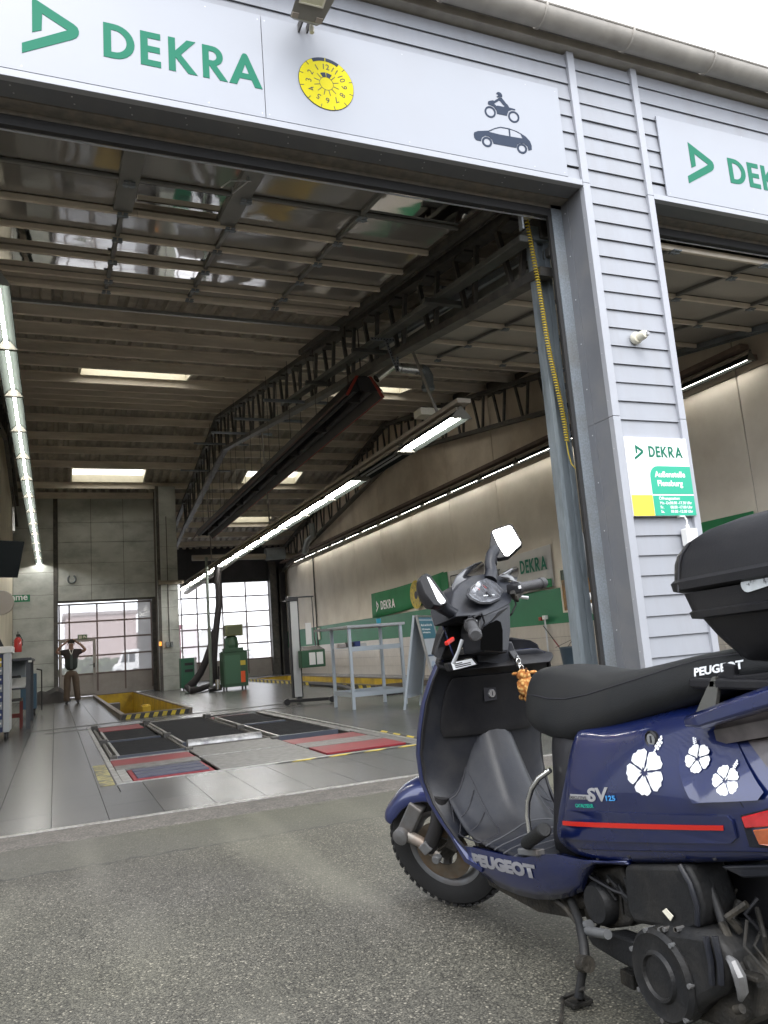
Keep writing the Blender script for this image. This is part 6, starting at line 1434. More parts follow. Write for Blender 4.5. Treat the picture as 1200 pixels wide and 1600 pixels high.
# ---- leg shield, tunnel, floor
LS = [(.985,.20,.985,.99),(.955,.250,.990,1.0),(.90,.268,1.02,1.015),(.81,.276,1.084,1.035),(.70,.280,1.135,1.055),(.61,.280,1.165,1.07),(.51,.276,1.160,1.085),(.43,.266,1.118,1.09),(.365,.252,1.055,1.075),(.32,.240,1.00,1.03)]
def ls_x(z, y):
    for a, b_ in zip(LS, LS[1:]):
        if a[0] >= z >= b_[0]:
            t = (a[0]-z)/(a[0]-b_[0]); hw, e, c = [a[i]+(b_[i]-a[i])*t for i in (1,2,3)]; u = min(1, abs(y)/hw); return c + (e-c)*u**2.5
    return LS[0][3] if z > LS[0][0] else LS[-1][3]
def shield_grid(off, hwoff=0):
    rows = []
    for z, hw, e, c in LS:
        rows.append([(c + (e-c)*abs(u)**2.5 + off*(1 if off < .02 else (1-.75*abs(u)**3)), u*(hw+hwoff), z) for u in (-1,-.93,-.75,-.5,-.25,0,.25,.5,.75,.93,1)])
    return rows
m = MB(); m.loft(shield_grid(0), caps=False, closed=False); sh = sb(m, 'leg_shield', M['sblk2'], smooth=True, sub=1, solid=-.012)
m = MB(); m.loft(shield_grid(.12, -.004), caps=False, closed=False); sb(m, 'front_apron', M['blue'], smooth=True, sub=1, solid=-.006)
for s in (-1, 1):   # outer rim joining the two
    m = MB(); rings = []
    for z, hw, e, c in LS: rings.append([(e+.006,s*(hw-.006),z),(e+.004,s*(hw+.001),z),(e+.010,s*(hw+.003),z),(e+.035,s*(hw+.003),z),(e+.03,s*(hw-.004),z)])
    rings.append([(.93,s*.212,.275),(.925,s*.222,.270),(.93,s*.236,.265),(.95,s*.236,.25),(.95,s*.22,.25)]); rings.append([(.84,s*.20,.265),(.84,s*.215,.262),(.84,s*.225,.25),(.85,s*.225,.235),(.85,s*.21,.235)])
    m.loft(rings); sb(m, 'shield_rim', M['blue'], smooth=True)
    m = MB(); rings = [[(r[1][0]-.014,r[1][1]*.955,r[1][2]),(r[1][0]-.012,r[1][1]*.992,r[1][2]),(r[1][0]+.004,r[1][1]*.995,r[1][2]),(r[1][0]+.008,r[1][1]*.93,r[1][2])] for r in rings[1:]]
    m.loft(rings); sb(m, 'inner_rim', M['sblk'], smooth=True)
# glove box lid following the shield
def on_shield(y, z, off): return (ls_x(z, y)-off, y, z)
gl = [(.205,.895),(.212,.88),(.222,.78),(.232,.70),(.225,.676),(.20,.668),(.0,.666),(-.19,.672),(-.212,.685),(-.216,.78),(-.21,.875),(-.19,.895),(0,.903)]
rows = []
for j in range(9):
    z = .898 - (.898-.672)*j/8; a = .208 + (.228-.208)*j/8; b_ = -(.205+.012*j/8); rr = .02 if j in (0, 8) else (.005 if j in (1,7) else 0)
    rows.append([on_shield(b_+rr+(a-b_-2*rr)*i/12, z, .012) for i in range(13)])
m = MB(); m.loft(rows, caps=False, closed=False); gb = sb(m, 'glove_box_lid', M['sblk'], smooth=True, solid=-.010, bevel=.003)
c = Bp(779, 1084, .02); cx_ = ls_x(c.z, c.y)-.013
m = MB(); m.prism([(cx_-.001,c.y+.032,c.z+.045),(cx_-.001,c.y-.01,c.z+.055),(cx_-.001,c.y-.022,c.z+.02),(cx_-.001,c.y-.022,c.z-.025),(cx_-.001,c.y+.034,c.z-.028)], (-.003,0,0)); sb(m, 'lock_recess', M['ink'], gb)
m = MB(); m.lathe([(0,-.006),(.014,-.006),(.017,0),(.017,.006)], (cx_-.004,c.y,c.z), 'x', 18); sb(m, 'lock_barrel', M['alu'], gb, smooth=True)
m = MB(); m.box(cx_-.0115,c.y-.0016,c.z-.008,cx_-.0098,c.y+.0016,c.z+.008); sb(m, 'key_slot', M['ink'], gb)
# top shelf of the shield with the small white notice
m = MB(); m.loft([[(.965,.255,.95),(.99,.27,.965),(1.10,.20,1.00),(1.16,0,1.01),(1.10,-.20,1.00),(.99,-.27,.965),(.965,-.255,.95)], [(.94,.22,.925),(.985,.262,.94),(1.09,.19,.97),(1.14,0,.98),(1.09,-.19,.97),(.985,-.262,.94),(.94,-.22,.925)]]); tsf = sb(m, 'shield_shelf', M['sblk'], smooth=True, bevel=.008)
m = MB(); rings = [[(.97+.0*k,.10-.01*k,.93+.03*k),(.955,0,.93+.03*k),(.97,-.10+.01*k,.93+.03*k),(1.10,-.08,.95+.03*k),(1.12,0,.95+.03*k),(1.10,.08,.95+.03*k)] for k in range(4)]
m.loft(rings); sb(m, 'column_cover', M['sblk2'], smooth=True, bevel=.006)
P = [Bp(704,1036,.262), Bp(736,1029,.18), Bp(743,1038,.165), Bp(708,1047,.255)]
nrm_ = (P[1]-P[0]).cross(P[3]-P[0]).normalized(); nrm_ = nrm_ if nrm_.z > 0 else -nrm_
cP = sum(P, V(0,0,0))/4; m = MB(); m.prism([cP+(p-cP)*1.25+nrm_*.002 for p in P], -nrm_*.05); sb(m, 'shelf_wedge', M['sblk'], tsf, bevel=.006)
m = MB(); m.prism([p+nrm_*.004 for p in P], nrm_*.002); nt_ = sb(m, 'notice', M['stick'], tsf)
m = MB(); ux_, uy_ = P[1]-P[0], P[3]-P[0]
for k in range(3):
    a = P[0]+uy_*(.25+.24*k)+ux_*.12; b_ = P[0]+uy_*(.25+.24*k)+ux_*(.88 if k else .5)
    m.beam(a+nrm_*.007, b_+nrm_*.007, .0035, .0008, nrm_)
tag(sb(m, 'notice_print', M['ink'], nt_), kind='stuff')
# floor boards and centre hump
def fz(bx): return .318 + max(0, bx-.95)*.75 - max(0,(bx-1.05))*.0
rows = []
for bx in (.40,.50,.65,.80,.90,.98,1.06,1.12):
    z = fz(bx); hmp = max(0, min(1,(bx-.86)/.26)); ht_ = .0 + .33*hmp**.9; w = .215 - max(0,bx-.9)*.02
    rows.append([(bx,-w,z),(bx,-.17,z+.002),(bx,-.125,z+.012+ht_*.10),(bx,-.075,z+.012+ht_*.80),(bx,-.045,z+.014+ht_),(bx,.035,z+.014+ht_),(bx,.055,z+.012+ht_*.90),(bx,.125,z+.012+ht_*.14),(bx,.17,z+.002),(bx,w,z)])
m = MB(); m.loft(rows, caps=False, closed=False); flr = sb(m, 'floor_board', M['sblk2'], smooth=True, sub=1, solid=.02)
FT = bvh_of(flr)
M['rib'] = mat('mat_rib_grey', (.05,.052,.058), .45)
def floor_line(pts, r=.0028, par=flr, mt=None):
    out = []
    for a, b_ in zip(pts, pts[1:]):
        for k in range(7): t = k/6; x, y = a[0]+(b_[0]-a[0])*t, a[1]+(b_[1]-a[1])*t; h = FT.ray_cast(V(x,y,1), V(0,0,-1)); out.append(V(x,y,(h[0].z if h[0] else .33)+.001))
    m = MB(); m.tube(out, r, 6); return sb(m, 'mat_groove', mt or M['rib'], par, smooth=True)
for s in (1,-1):
    floor_line([(1.09,s*.125),(1.09,s*.205),(.98,s*.222),(.86,s*.222),(.84,s*.20),(.845,s*.14),(.88,s*.125),(1.09,s*.125)], mt=M['ink'])
    floor_line([(1.03,s*.13),(1.01,s*.215)], mt=M['ink']); floor_line([(.96,s*.13),(.94,s*.215)], mt=M['ink'])
for bx in (.80,.74,.68,.62,.56): floor_line([(bx,.225),(bx+.03,.02),(bx+.03,-.2)])
# lower skirt with the maker's name
def skirt(s):
    top = [(.96,.300),(.90,.308),(.78,.318),(.66,.328),(.55,.345),(.46,.372),(.38,.386),(.32,.388),(.27,.392),(.20,.405),(.08,.425)]
    bot = [(.945,.235),(.90,.205),(.78,.196),(.66,.200),(.55,.215),(.46,.235),(.38,.262),(.325,.290),(.295,.335),(.25,.378),(.08,.418)]
    rows = []
    for k in range(5):
        t = k/4; rows.append([(a[0]+(b_[0]-a[0])*t, s*(.226 + .012*math.sin(t*math.pi) - .030*t - min(.028, max(0,.50-a[0])*.14)), a[1]+(b_[1]-a[1])*t) for a, b_ in zip(top, bot)])
    m = MB(); m.loft([[(x, y*.9, z) for x, y, z in rows[0]]] + rows, caps=False, closed=False); return sb(m, 'lower_skirt', M['blue'], smooth=True, solid=.008*s)
sk = skirt(1); skirt(-1)
SKT = bvh_of(sk)
side_text('PEUGEOT', 737, 1351, 16, mat('skirt_letter_grey', (.20,.20,.215), .4), sk, SKT, by=.235, bold=.0035, px2=(834,1373), off=.003)
# belly pan and frame under the floor
m = MB(); m.loft([[(.96,.19,.29),(.96,-.19,.29),(.96,-.16,.22),(.96,.16,.22)],[(.90,.19,.30),(.90,-.19,.30),(.90,-.17,.17),(.90,.17,.17)],[(.62,.18,.31),(.62,-.18,.31),(.62,-.15,.15),(.62,.15,.15)],[(.45,.17,.33),(.45,-.17,.33),(.45,-.12,.17),(.45,.12,.17)]]); sb(m, 'belly_pan', M['grime'], smooth=True)
m = MB(); m.tube([(.62,.12,.19),(.40,.13,.23),(.25,.12,.30)], .017, 8).tube([(.62,-.12,.19),(.40,-.13,.23),(.25,-.12,.30)], .017, 8).tube([(.42,-.14,.24),(.42,.14,.24)], .016, 8); sb(m, 'frame_tube', M['grime'], smooth=True)
# ---- headset in the turned steering frame
def gp(pts): return [G(*p) for p in pts]
m = MB(); front = gp([(706,942,.15),(713,963,.10),(734,962,.07),(757,962,.05),(778,953,.05),(797,943,.06),(806,925,.09),(800,911,.12),(782,900,.16),(762,896,.18),(740,899,.18),(720,911,.18),(709,925,.17)])
back = [p + Fh*.10 + Uh*-.03 for p in front]; cc = sum(front, V(0,0,0))/len(front); front_in = [p.lerp(cc, .10) - Fh*.004 for p in front]
back_in = [p.lerp(sum(back, V(0,0,0))/len(back), .35) + Fh*.04 for p in back]
m.loft([back_in, back, front, front_in]); hd = sb(m, 'handlebar_cover', M['sblk2'], smooth=True, bevel=.004)
m = MB(); fr = gp([(752,960,.06),(752,985,.055),(757,1018,.055),(795,1020,.055),(799,985,.055),(798,942,.06),(778,952,.05)]); m.prism(fr, Fh*.09 - Uh*.01); lc = sb(m, 'lower_cover', M['sblk2'], hd, bevel=.010)
m = MB(); fr = gp([(751,986,.045),(756,979,.045),(775,969,.045),(781,972,.045),(784,985,.045),(784,1018,.045),(750,1016,.045)]); m.prism([p - Fh*.004 for p in fr], Fh*.003); sb(m, 'key_recess_shade', M['recess_shade'], hd)  # flat plate; the shade of the deep recess is put into its black
m = MB(); m.tube([S(.03,.12,.02), S(.02,.16,-.12), V(1.00,0,.98)], [.05,.045,.045], 12); sb(m, 'steering_stem', M['sblk'], hd, smooth=True)
# dash glass with bezel
dz = gp([(726,932,.105),(729,922,.12),(741,911,.145),(757,906,.155),(772,912,.145),(786,926,.115),(780,939,.085),(764,946,.07),(746,946,.075),(733,940,.09)])
cc = sum(dz, V(0,0,0))/len(dz); nn = (dz[0]-cc).cross(dz[3]-cc).normalized(); nn = nn if nn.dot(Fh) < 0 else -nn
M['dash'] = mat('dash_face', (.11,.115,.13), .25, coat=1, var=.7, vs=45, dirt=(.02,.02,.025), ds=30, da=.8)
m = MB(); m.prism([p + nn*.004 for p in dz], nn*.008); bz = sb(m, 'dash_bezel', M['sblk2'], hd, bevel=.003)
m = MB(); m.prism([p.lerp(cc,.09) + nn*.012 for p in dz], nn*.003); ds = sb(m, 'dash_glass', M['dash'], bz, bevel=.002)
ux_ = (dz[5]-dz[0]).normalized(); uy_ = nn.cross(ux_).normalized(); uy_ = uy_ if uy_.z > 0 else -uy_
def on_dash(u, v, o=.0165): return cc + ux_*u + uy_*v + nn*o
m = MB(); m.prism([on_dash(-.012,-.03), on_dash(.010,-.03), on_dash(.010,-.008), on_dash(-.012,-.008)], nn*.006); sb(m, 'reset_knob', M['ink'], ds)
for (cu, cv, r) in ((-.045,.005,.026),(.03,.012,.028)):
    m = MB(); m.loft([[on_dash(cu+rr*math.cos(a*.349), cv+rr*math.sin(a*.349)) for a in range(18)] for rr in (r, r*.9)], caps=False); sb(m, 'gauge_ring', M['rib'], ds)
    m = MB(); m.prism([on_dash(cu,cv,.0168), on_dash(cu+.003,cv+.002,.0168), on_dash(cu-.012,cv+.02,.0168)], nn*.0005); sb(m, 'needle', M['strip_red'], ds)
m = MB()
for k in range(7): m.prism([on_dash(-.055+.016*k,-.026,.0166), on_dash(-.047+.016*k,-.026,.0166), on_dash(-.047+.016*k,-.021,.0166), on_dash(-.055+.016*k,-.021,.0166)], nn*.0004)
tag(sb(m, 'tell_tales', M['stick'], ds), kind='stuff')
# grips, levers, switches
def grip(p0, p1, name='grip', r=.0195):
    m = MB(); d = p1-p0; n = 15; pts = []; rr_ = []
    pts = [p0 - d.normalized()*.015, p0] ; rr_ = [r*1.35, r*1.35]
    for k in range(n+1): pts += [p0+d*(k/n)]; rr_ += [r*(1.0 if k % 2 else 1.06)]
    pts += [p1, p1+d.normalized()*.004, p1+d.normalized()*.022, p1+d.normalized()*.030]; rr_ += [r*1.15, r*1.22, r*1.18, r*.9]
    m.tube(pts, rr_, 18); return sb(m, name, mat('grip_rubber', (.045,.045,.047), .55, var=.15, vs=30, bump=.3, bs=180), hd, smooth=True)
gL0, gL1 = G(737,977,.055), G(747,1002,-.045); gR0, gR1 = G(815,918,.05), G(842,913,-.02)
gL0 = S(-.235,.06,.028); gL1 = gL0 + (G(748,1003,-.055)-gL0).normalized()*.115; gR0 = G(812,918,.05); gR1 = gR0 + (G(844,911.5,-.0)-gR0).normalized()*.115
grip(gL0, gL1); grip(gR0, gR1)
for g0, g1, s in ((gL0, gL1, -1), (gR0, gR1, 1)):
    d = (g1-g0).normalized(); m = MB(); m.beam(g0-d*.055, g0-d*.012, .045, .042, Uh); sw = sb(m, 'switch_housing', M['sblk'], hd, bevel=.008)
    m = MB(); c = g0-d*.033+Uh*.024-Fh*.004; m.beam(c-d*.011, c+d*.009, .016, .010, Uh); sb(m, 'switch', M['ink'], sw)
    m = MB(); c = g0-d*.033-Fh*.026+Uh*.004; m.beam(c-d*.006, c+d*.006, .006, .012, Uh); sb(m, 'button', M['stick'], sw)
    if s < 0: continue
    m = MB(); a = g0-d*.03+Fh*.03-Uh*.012; pts = [a, a+d*.03+Fh*.035-Uh*.01, a+d*.10+Fh*.05-Uh*.03, a+d*.155+Fh*.045-Uh*.045]; m.tube(pts, [.009,.008,.006,.008], 8); sb(m, 'brake_lever', M['alu'], hd, smooth=True)
m = MB(); m.tube(gp([(722,1000,.09),(716,1018,.10),(708,1037,.12)]), [.007,.006,.008], 8); sb(m, 'lever_end', mat('lever_grey', (.28,.29,.30), .35, .5), hd, smooth=True)
m = MB(); a, b_ = G(697,1006,.10), G(708,998,.10); m.beam(a, b_, .012, .014); sb(m, 'red_tab', M['strip_red'], hd, bevel=.003)
m = MB(); m.tube(gp([(803,928,.06),(806,945,.06),(800,958,.07),(797,962,.08)]), .004, 6).tube(gp([(740,965,.05),(752,958,.04),(757,972,.04),(752,985,.05)]), .004, 6); sb(m, 'cable', M['sblk'], hd, smooth=True)
m = MB(); a, b_ = G(806,934,.05), G(813,928,.05); m.beam(a, b_, .012, .02); m.beam(G(800,925,.06), G(808,938,.06), .02, .02); sb(m, 'brake_fitting', M['grime'], hd, bevel=.003)
# mirrors
def mirror(outl, f, up_, side_, depth, inset=.09):
    c = G(sum(p[0] for p in outl)/len(outl), sum(p[1] for p in outl)/len(outl), f)
    v_ = (w2b(CAM_P)-c).normalized(); want = (v_ + V(-.6, side_, up_).normalized()).normalized()   # halfway between the eye and the open sky
    def P(px, py):
        d = ray(px, py); d = V(d.y, -d.x, d.z); e = w2b(CAM_P); return e + d*((c-e).dot(want)/d.dot(want))
    o = [P(*p) for p in outl]; cc = sum(o, V(0,0,0))/len(o)
    r0 = [p + want*.006 for p in [q.lerp(cc, .03) for q in o]]; r2 = [q.lerp(cc,-.02) - want*.018 for q in o]; r3 = [q.lerp(cc,.30) - want*depth for q in o]; r4 = [q.lerp(cc,.75) - want*(depth+.012) for q in o]
    m = MB(); m.loft([r4, r3, r2, o, r0]); mh = sb(m, 'mirror_housing', M['sblk'], hd, smooth=True, bevel=.002)
    return mh, o, cc, want
mh, o, cc, want = mirror([(766,842),(767,832),(772,827),(796,819),(801,821),(815.5,847),(815,852),(794,871),(780,874),(769,872),(765,857)], .13, .9, .2, .05)
def P3(px, py):
    d = ray(px, py); d = V(d.y, -d.x, d.z); e = w2b(CAM_P); return e + d*((cc+want*.0085-e).dot(want)/d.dot(want))
m = MB(); m.prism([P3(*p) for p in ((769.5,831),(772,829),(795,821.5),(799,823),(813.5,848),(813,851),(794,868.5),(789,868),(778,851))], want*-.002); sb(m, 'mirror_glass', M['mirror'], mh)
m = MB(); m.tube([S(.205,.155,.085), G(768,893,.16), G(765.5,880,.165), G(768,868,.165), G(776,860,.16)], [.030,.026,.023,.025,.032], 14); st_ = sb(m, 'mirror_stem', M['sblk2'], hd, smooth=True)
for k in range(4): m = MB(); m.tube([G(767.5,880-2.6*k,.165), G(767.8,878.8-2.6*k,.165)], .0255, 14); sb(m, 'gaiter_ring', M['ink'], st_)
mh, o, cc, want = mirror([(655,907),(658,900),(665,896),(671,899),(699,938),(698,944),(688,949),(677,947),(663,928)], .12, 1.2, -1.2, .05)
g_ = [(667,901),(671,903),(696,938),(695,942),(689,944),(684,939)]
v2 = (w2b(CAM_P)-cc).normalized()
def P2(px, py):
    d = ray(px, py); d = V(d.y, -d.x, d.z); e = w2b(CAM_P); return e + d*((cc+want*.0085-e).dot(want)/d.dot(want))
m = MB(); m.prism([P2(*p) for p in g_], want*-.002); sb(m, 'mirror_glass', M['mirror'], mh)
m = MB(); m.tube([S(-.17,.13,.045), G(704,957,.13), G(693,950,.13), G(686,942,.13)], [.024,.022,.024,.032], 12); sb(m, 'mirror_stem', M['sblk2'], hd, smooth=True)
# smoked fly screen in two wings
M['smoke'] = mat('smoked_screen', (.012,.012,.014), .12, coat=.6)
def wing(pts, name='screen_wing'):
    o = gp(pts); m = MB(); n = len(o); cc = sum(o, V(0,0,0))/n; m.add(o + [cc + Fh*.02], [(i, (i+1) % n, n) for i in range(n)])
    return sb(m, name, M['smoke'], hd, smooth=True, solid=.004)
w1 = wing([(708,936,.19),(707,915,.20),(713,901,.21),(727,889,.22),(742,881,.22),(752,878,.22),(755,881,.22),(755,899,.20),(742,903,.20),(724,912,.20),(714,924,.19)])
wing([(779,900,.13),(786,895,.13),(798,888,.13),(806,885,.13),(809,888,.13),(810,897,.12),(806,911,.11),(792,907,.12)])
m = MB(); m.tube(gp([(708,936,.186),(707,915,.196),(713,901,.206),(727,889,.216),(742,881,.216),(752,878,.216)]), .0022, 6); sb(m, 'screen_edge', M['rib'], w1, smooth=True)
# inner fairing left of the column, under the left grip
def bpoly(pts, vec, name, mt, par=sc, bevel=.004): m = MB(); m.prism([Bp(*p) for p in pts], vec); return sb(m, name, mt, par, bevel=bevel)
f1 = bpoly([(699,968,.24),(705,960,.22),(720,968,.18),(730,980,.15),(727,1005,.15),(714,1028,.18),(695,1032,.24),(690,1025,.26),(682,1022,.28),(690,990,.27)], (.05,0,0), 'inner_fairing', M['sblk'])
bpoly([(699,970,.25),(690,990,.28),(680,1012,.295),(677,1025,.30),(686,1031,.29),(690,1026,.27),(693,1010,.26),(698,985,.25)], (-.015,0,0), 'fairing_edge', M['sblk2'], f1)
m = MB(); rows = []
for k in range(6):
    t = k/5; rows.append([S(-.20-.02*t,.20-.03*t,.06-.15*t), S(-.10,.27-.03*t,.08-.15*t), S(.05,.30-.03*t,.09-.15*t), S(.20,.26-.03*t,.07-.15*t), S(.28,.17-.03*t,.05-.15*t)])
m.loft(rows, caps=False, closed=False); sb(m, 'front_fairing', M['blue'], smooth=True, solid=.006)
bpoly([(797,995,-.12),(830,1000,-.20),(842,1006,-.24),(848,1030,-.27),(848,1046,-.27),(800,1050,-.14)], (.05,0,0), 'inner_fairing', M['sblk2'], bevel=.010)
# ---- front wheel, fork, mudguard (turned with the bars)
WC = w2b(hit(702, 1316, 'z', .245)); wf = Fh.copy(); wr_ = Rh.copy(); wu = Uh.copy()
def Wp(c, ax, f, u): return c + wr_*ax + wf*f + wu*u
def wheel(c, R, tw, name, par, axis=None, rimr=None, front=True):
    global wr_, wf, wu
    n = 56; root = None
    prof = [(R*.60,-tw*.36),(R*.68,-tw*.44),(R*.80,-tw*.50),(R*.91,-tw*.46),(R*.975,-tw*.30),(R*.998,-tw*.12),(R,0),(R*.998,tw*.12),(R*.975,tw*.30),(R*.91,tw*.46),(R*.80,tw*.50),(R*.68,tw*.44),(R*.60,tw*.36)]
    def ring(r, h): return [Wp(c, h, r*math.cos(2*math.pi*k/n), r*math.sin(2*math.pi*k/n)) for k in range(n)]
    m = MB(); m.loft([ring(r, h) for r, h in prof], caps=False); ty = sb(m, name, M['tyre'], par, smooth=True)
    # tread blocks
    m = MB()
    for k in range(44):
        a = 2*math.pi*k/44
        for h0, h1, s in ((-.44,-.10,1),(.10,.44,-1)):
            pts = []
            for (h, da) in ((h0,0),(h1,.05*s),(h1,.05*s+.085),(h0,.085)):
                rr = R*(1.004 if abs(h) < .2 else .955); pts.append((h*tw, a+da, rr))
            lo = [Wp(c, h, (rr-.006)*math.cos(t), (rr-.006)*math.sin(t)) for h, t, rr in pts]; hi = [Wp(c, h, (rr+.004)*math.cos(t), (rr+.004)*math.sin(t)) for h, t, rr in pts]
            m.loft([lo, hi])
    tag(sb(m, 'tread', M['tyre'], ty), kind='stuff')
    m = MB(); pr_ = [(R*.60,-tw*.37),(R*.63,-tw*.40),(R*.58,-tw*.38),(R*.54,-tw*.30),(R*.50,-tw*.12),(R*.50,tw*.12),(R*.54,tw*.30),(R*.58,tw*.38),(R*.63,tw*.40),(R*.60,tw*.37)]
    m.loft([ring(r, h) for r, h in pr_], caps=False); rm = sb(m, 'rim', M['rim'], ty, smooth=True)
    for k in range(5):
        a = 2*math.pi*k/5; m = MB(); m.beam(Wp(c,0,R*.15*math.cos(a),R*.15*math.sin(a)), Wp(c,0,R*.53*math.cos(a),R*.53*math.sin(a)), .035, .022, wr_); sb(m, 'spoke', M['rim'], ty, bevel=.005, seg=1)
    m = MB(); m.tube([Wp(c,-tw*.42,0,0), Wp(c,tw*.42,0,0)], R*.17, 16); sb(m, 'hub', M['grime'], ty, smooth=True)
    if front:
        m = MB(); m.loft([ring(r, h) for r, h in ((R*.24,-tw*.50),(R*.47,-tw*.50),(R*.47,-tw*.54),(R*.24,-tw*.54))] , caps=False); sb(m, 'brake_disc', mat('rusty_disc', (.13,.11,.085), .45, .5, var=.4, vs=12, dirt=(.15,.08,.03), ds=9, da=.7), ty)
    return ty
ftyre = wheel(WC, .252, .112, 'front_tyre', sc)
fk = MB(); ax = -.095
fk.tube([Wp(WC,ax,.0,.0), Wp(WC,ax,.075,.055), Wp(WC,ax-.005,.135,.085)], [.020,.022,.024], 10); fork = sb(fk, 'fork_link', mat('fork_grey', (.20,.185,.165), .5, .4, var=.2, vs=15, dirt=(.16,.09,.05), ds=10, da=.6), smooth=True)
kb = Bp(645,1294,.12)
m = MB(); m.tube([Wp(WC,ax+.01,.140,.085), Wp(WC,ax-.035,.140,.085), Wp(WC,ax-.040,.140,.085)], [.032,.032,.02], 18); sb(m, 'link_pivot', M['rim'], fork, smooth=True)
m = MB(); m.beam(Wp(WC,ax+.015,.135,.09), Wp(WC,ax+.02,.055,.20), .06, .05, wr_); sb(m, 'fork_leg', M['rim'], fork, bevel=.006)
m = MB(); m.tube([Wp(WC,ax-.005,.035,.03), Wp(WC,ax,-.02,.12), Wp(WC,ax+.02,-.06,.24)], .030, 12); sb(m, 'shock', M['sblk'], fork, smooth=True)
m = MB(); m.beam(Wp(WC,ax-.03,.05,.035), Wp(WC,ax-.03,.015,.06), .04, .02, wr_); m.tube([Wp(WC,ax-.005,0,0), Wp(WC,ax-.035,0,0)], .017, 10); sb(m, 'shock_mount', M['rim'], fork, bevel=.003)
m = MB(); m.beam(Wp(WC,ax+.02,-.06,.03), Wp(WC,ax+.02,-.10,.10), .05, .05, wr_); m.tube([Wp(WC,ax,0,.02), Wp(WC,ax,-.06,.06), Wp(WC,ax+.02,-.08,.2)], .006, 6); sb(m, 'brake_caliper', M['grime'], fork, bevel=.006)
m = MB()   # mudguard
rows = []
for k in range(11):
    a = rad(24 + 82*k/10); rr = .264 + .010*math.sin(k/10*math.pi)
    rows.append([Wp(WC, h, rr*q_*math.cos(a), rr*q_*math.sin(a)+ (.02 if k < 2 else 0)) for h, q_ in ((-.088,.80),(-.084,.93),(-.060,1.02),(0,1.06),(.060,1.02),(.084,.93),(.088,.80))])
m.loft(rows, caps=False, closed=False); sb(m, 'mudguard', M['blue'], smooth=True, solid=.004, sub=1)
# ---- rear wheel
wf, wr_, wu = V(1,0,0), V(0,-1,0), V(0,0,1)
rt_ = wheel(V(-.01,-.03,.238), .236, .12, 'rear_tyre', sc, front=False)
# ---- engine and transmission on the left
ebl = lambda pts, y0, y1, name, mt, par=sc, bevel=.012: (lambda m: sb(m, name, mt, par, bevel=bevel, smooth=True, seg=3))(MB().prism([(lambda q: V(q.x, y1, q.z))(Bp(x, y, y1)) for x, y in pts], (0, y0-y1, 0)))
eng = ebl([(975,1352),(974,1380),(980,1425),(990,1443),(1040,1452),(1078,1458),(1095,1448),(1098,1420),(1088,1385),(1074,1352)], .08, .195, 'air_box', M['eng'])
m = MB(); m.tube([Bp(1062,1352,.20), Bp(1078,1380,.20), Bp(1089,1415,.20), Bp(1090,1445,.195)], .007, 8); sb(m, 'air_box_rib', M['sblk2'], eng, smooth=True)
q = Bp(1046,1432,.2); m = MB(); m.prism([q+V(.02,.002,.008), q+V(.005,.002,.018), q+V(-.018,.002,.006), q+V(-.006,.002,-.008)], (0,.002,0)); sb(m, 'paint_chip', M['cream'], eng)
cv = ebl([(1002,1449),(996,1470),(990,1500),(992,1530),(1005,1553),(1030,1575),(1060,1588),(1082,1590),(1100,1570),(1128,1555),(1140,1530),(1136,1500),(1126,1475),(1105,1456),(1060,1450),(1030,1446)], .05, .215, 'gear_case', M['eng'], bevel=.022)
c = Bp(1031,1526,.226); m = MB(); m.lathe([(.108,-.03),(.108,.004),(.098,.014),(.09,.012),(.060,.013),(.055,.022),(.050,.022),(.046,.014),(0,.014)], (c.x,.215,c.z), 'y', 36); sb(m, 'clutch_cover', M['eng'], cv, smooth=True)
for k in range(7):
    a = rad(20+51*k); m = MB(); m.lathe([(0,.012),(.006,.012),(.006,-.01)], (c.x+.103*math.cos(a), .218, c.z+.103*math.sin(a)), 'y', 8); sb(m, 'bolt', M['rim'], cv)
for x_ in (1108, 1122):
    q = Bp(x_,1500,.218); m = MB(); m.tube([q+V(0,.0,.05), q+V(-.01,.004,0), q+V(.0,.0,-.05)], .008, 6); sb(m, 'case_rib', M['sblk2'], cv, smooth=True)
m = MB(); m.tube([Bp(1134,1492,.20), Bp(1146,1505,.205), Bp(1155,1525,.205), Bp(1160,1548,.20), Bp(1157,1562,.195)], [.006,.012,.015,.013,.006], 8); sb(m, 'alloy_rib', mat('bare_alloy', (.17,.17,.17), .45, .4, var=.3, vs=20), cv, smooth=True)
m = MB(); m.prism([Bp(x,y,.17) for x,y in ((1115,1470),(1140,1478),(1165,1500),(1185,1545),(1180,1590),(1150,1610),(1110,1600),(1085,1592),(1110,1570),(1140,1530))], (0,-.10,0)); sb(m, 'gear_housing', M['grime'], cv, bevel=.008)
m = MB(); m.tube([Bp(1150,1578,.2), Bp(1160,1576,.2)], .010, 10); sb(m, 'drain_bolt', M['grime'], cv, smooth=True)
eb_ = ebl([(905,1362),(905,1400),(915,1440),(950,1452),(985,1448),(1000,1430),(980,1380),(970,1352)], -.05, .13, 'crankcase', M['grime'])
m = MB()
rr5 = random.Random(9)
for k in range(9):
    q = Bp(905+k*9, 1368+rr5.uniform(0,22), .14); m.tube([q, q+V(-.03,.01,.02*rr5.uniform(-1,1)), q+V(-.06,.0,-.03)], .006, 6)
tag(sb(m, 'hoses_and_wires', M['eng'], eb_, smooth=True), kind='stuff')
m = MB(); m.lathe([(0,.03),(.05,.03),(.06,.015),(.06,-.02)], Bp(942,1410,.14), 'y', 20); sb(m, 'fan_cover', M['eng'], eb_, smooth=True)
m = MB(); m.prism([Bp(x,y,.16) for x,y in ((915,1462),(955,1458),(990,1470),(996,1520),(960,1500),(925,1478))], (0,-.06,0)); sb(m, 'engine_mount', M['eng'], cv, bevel=.008)
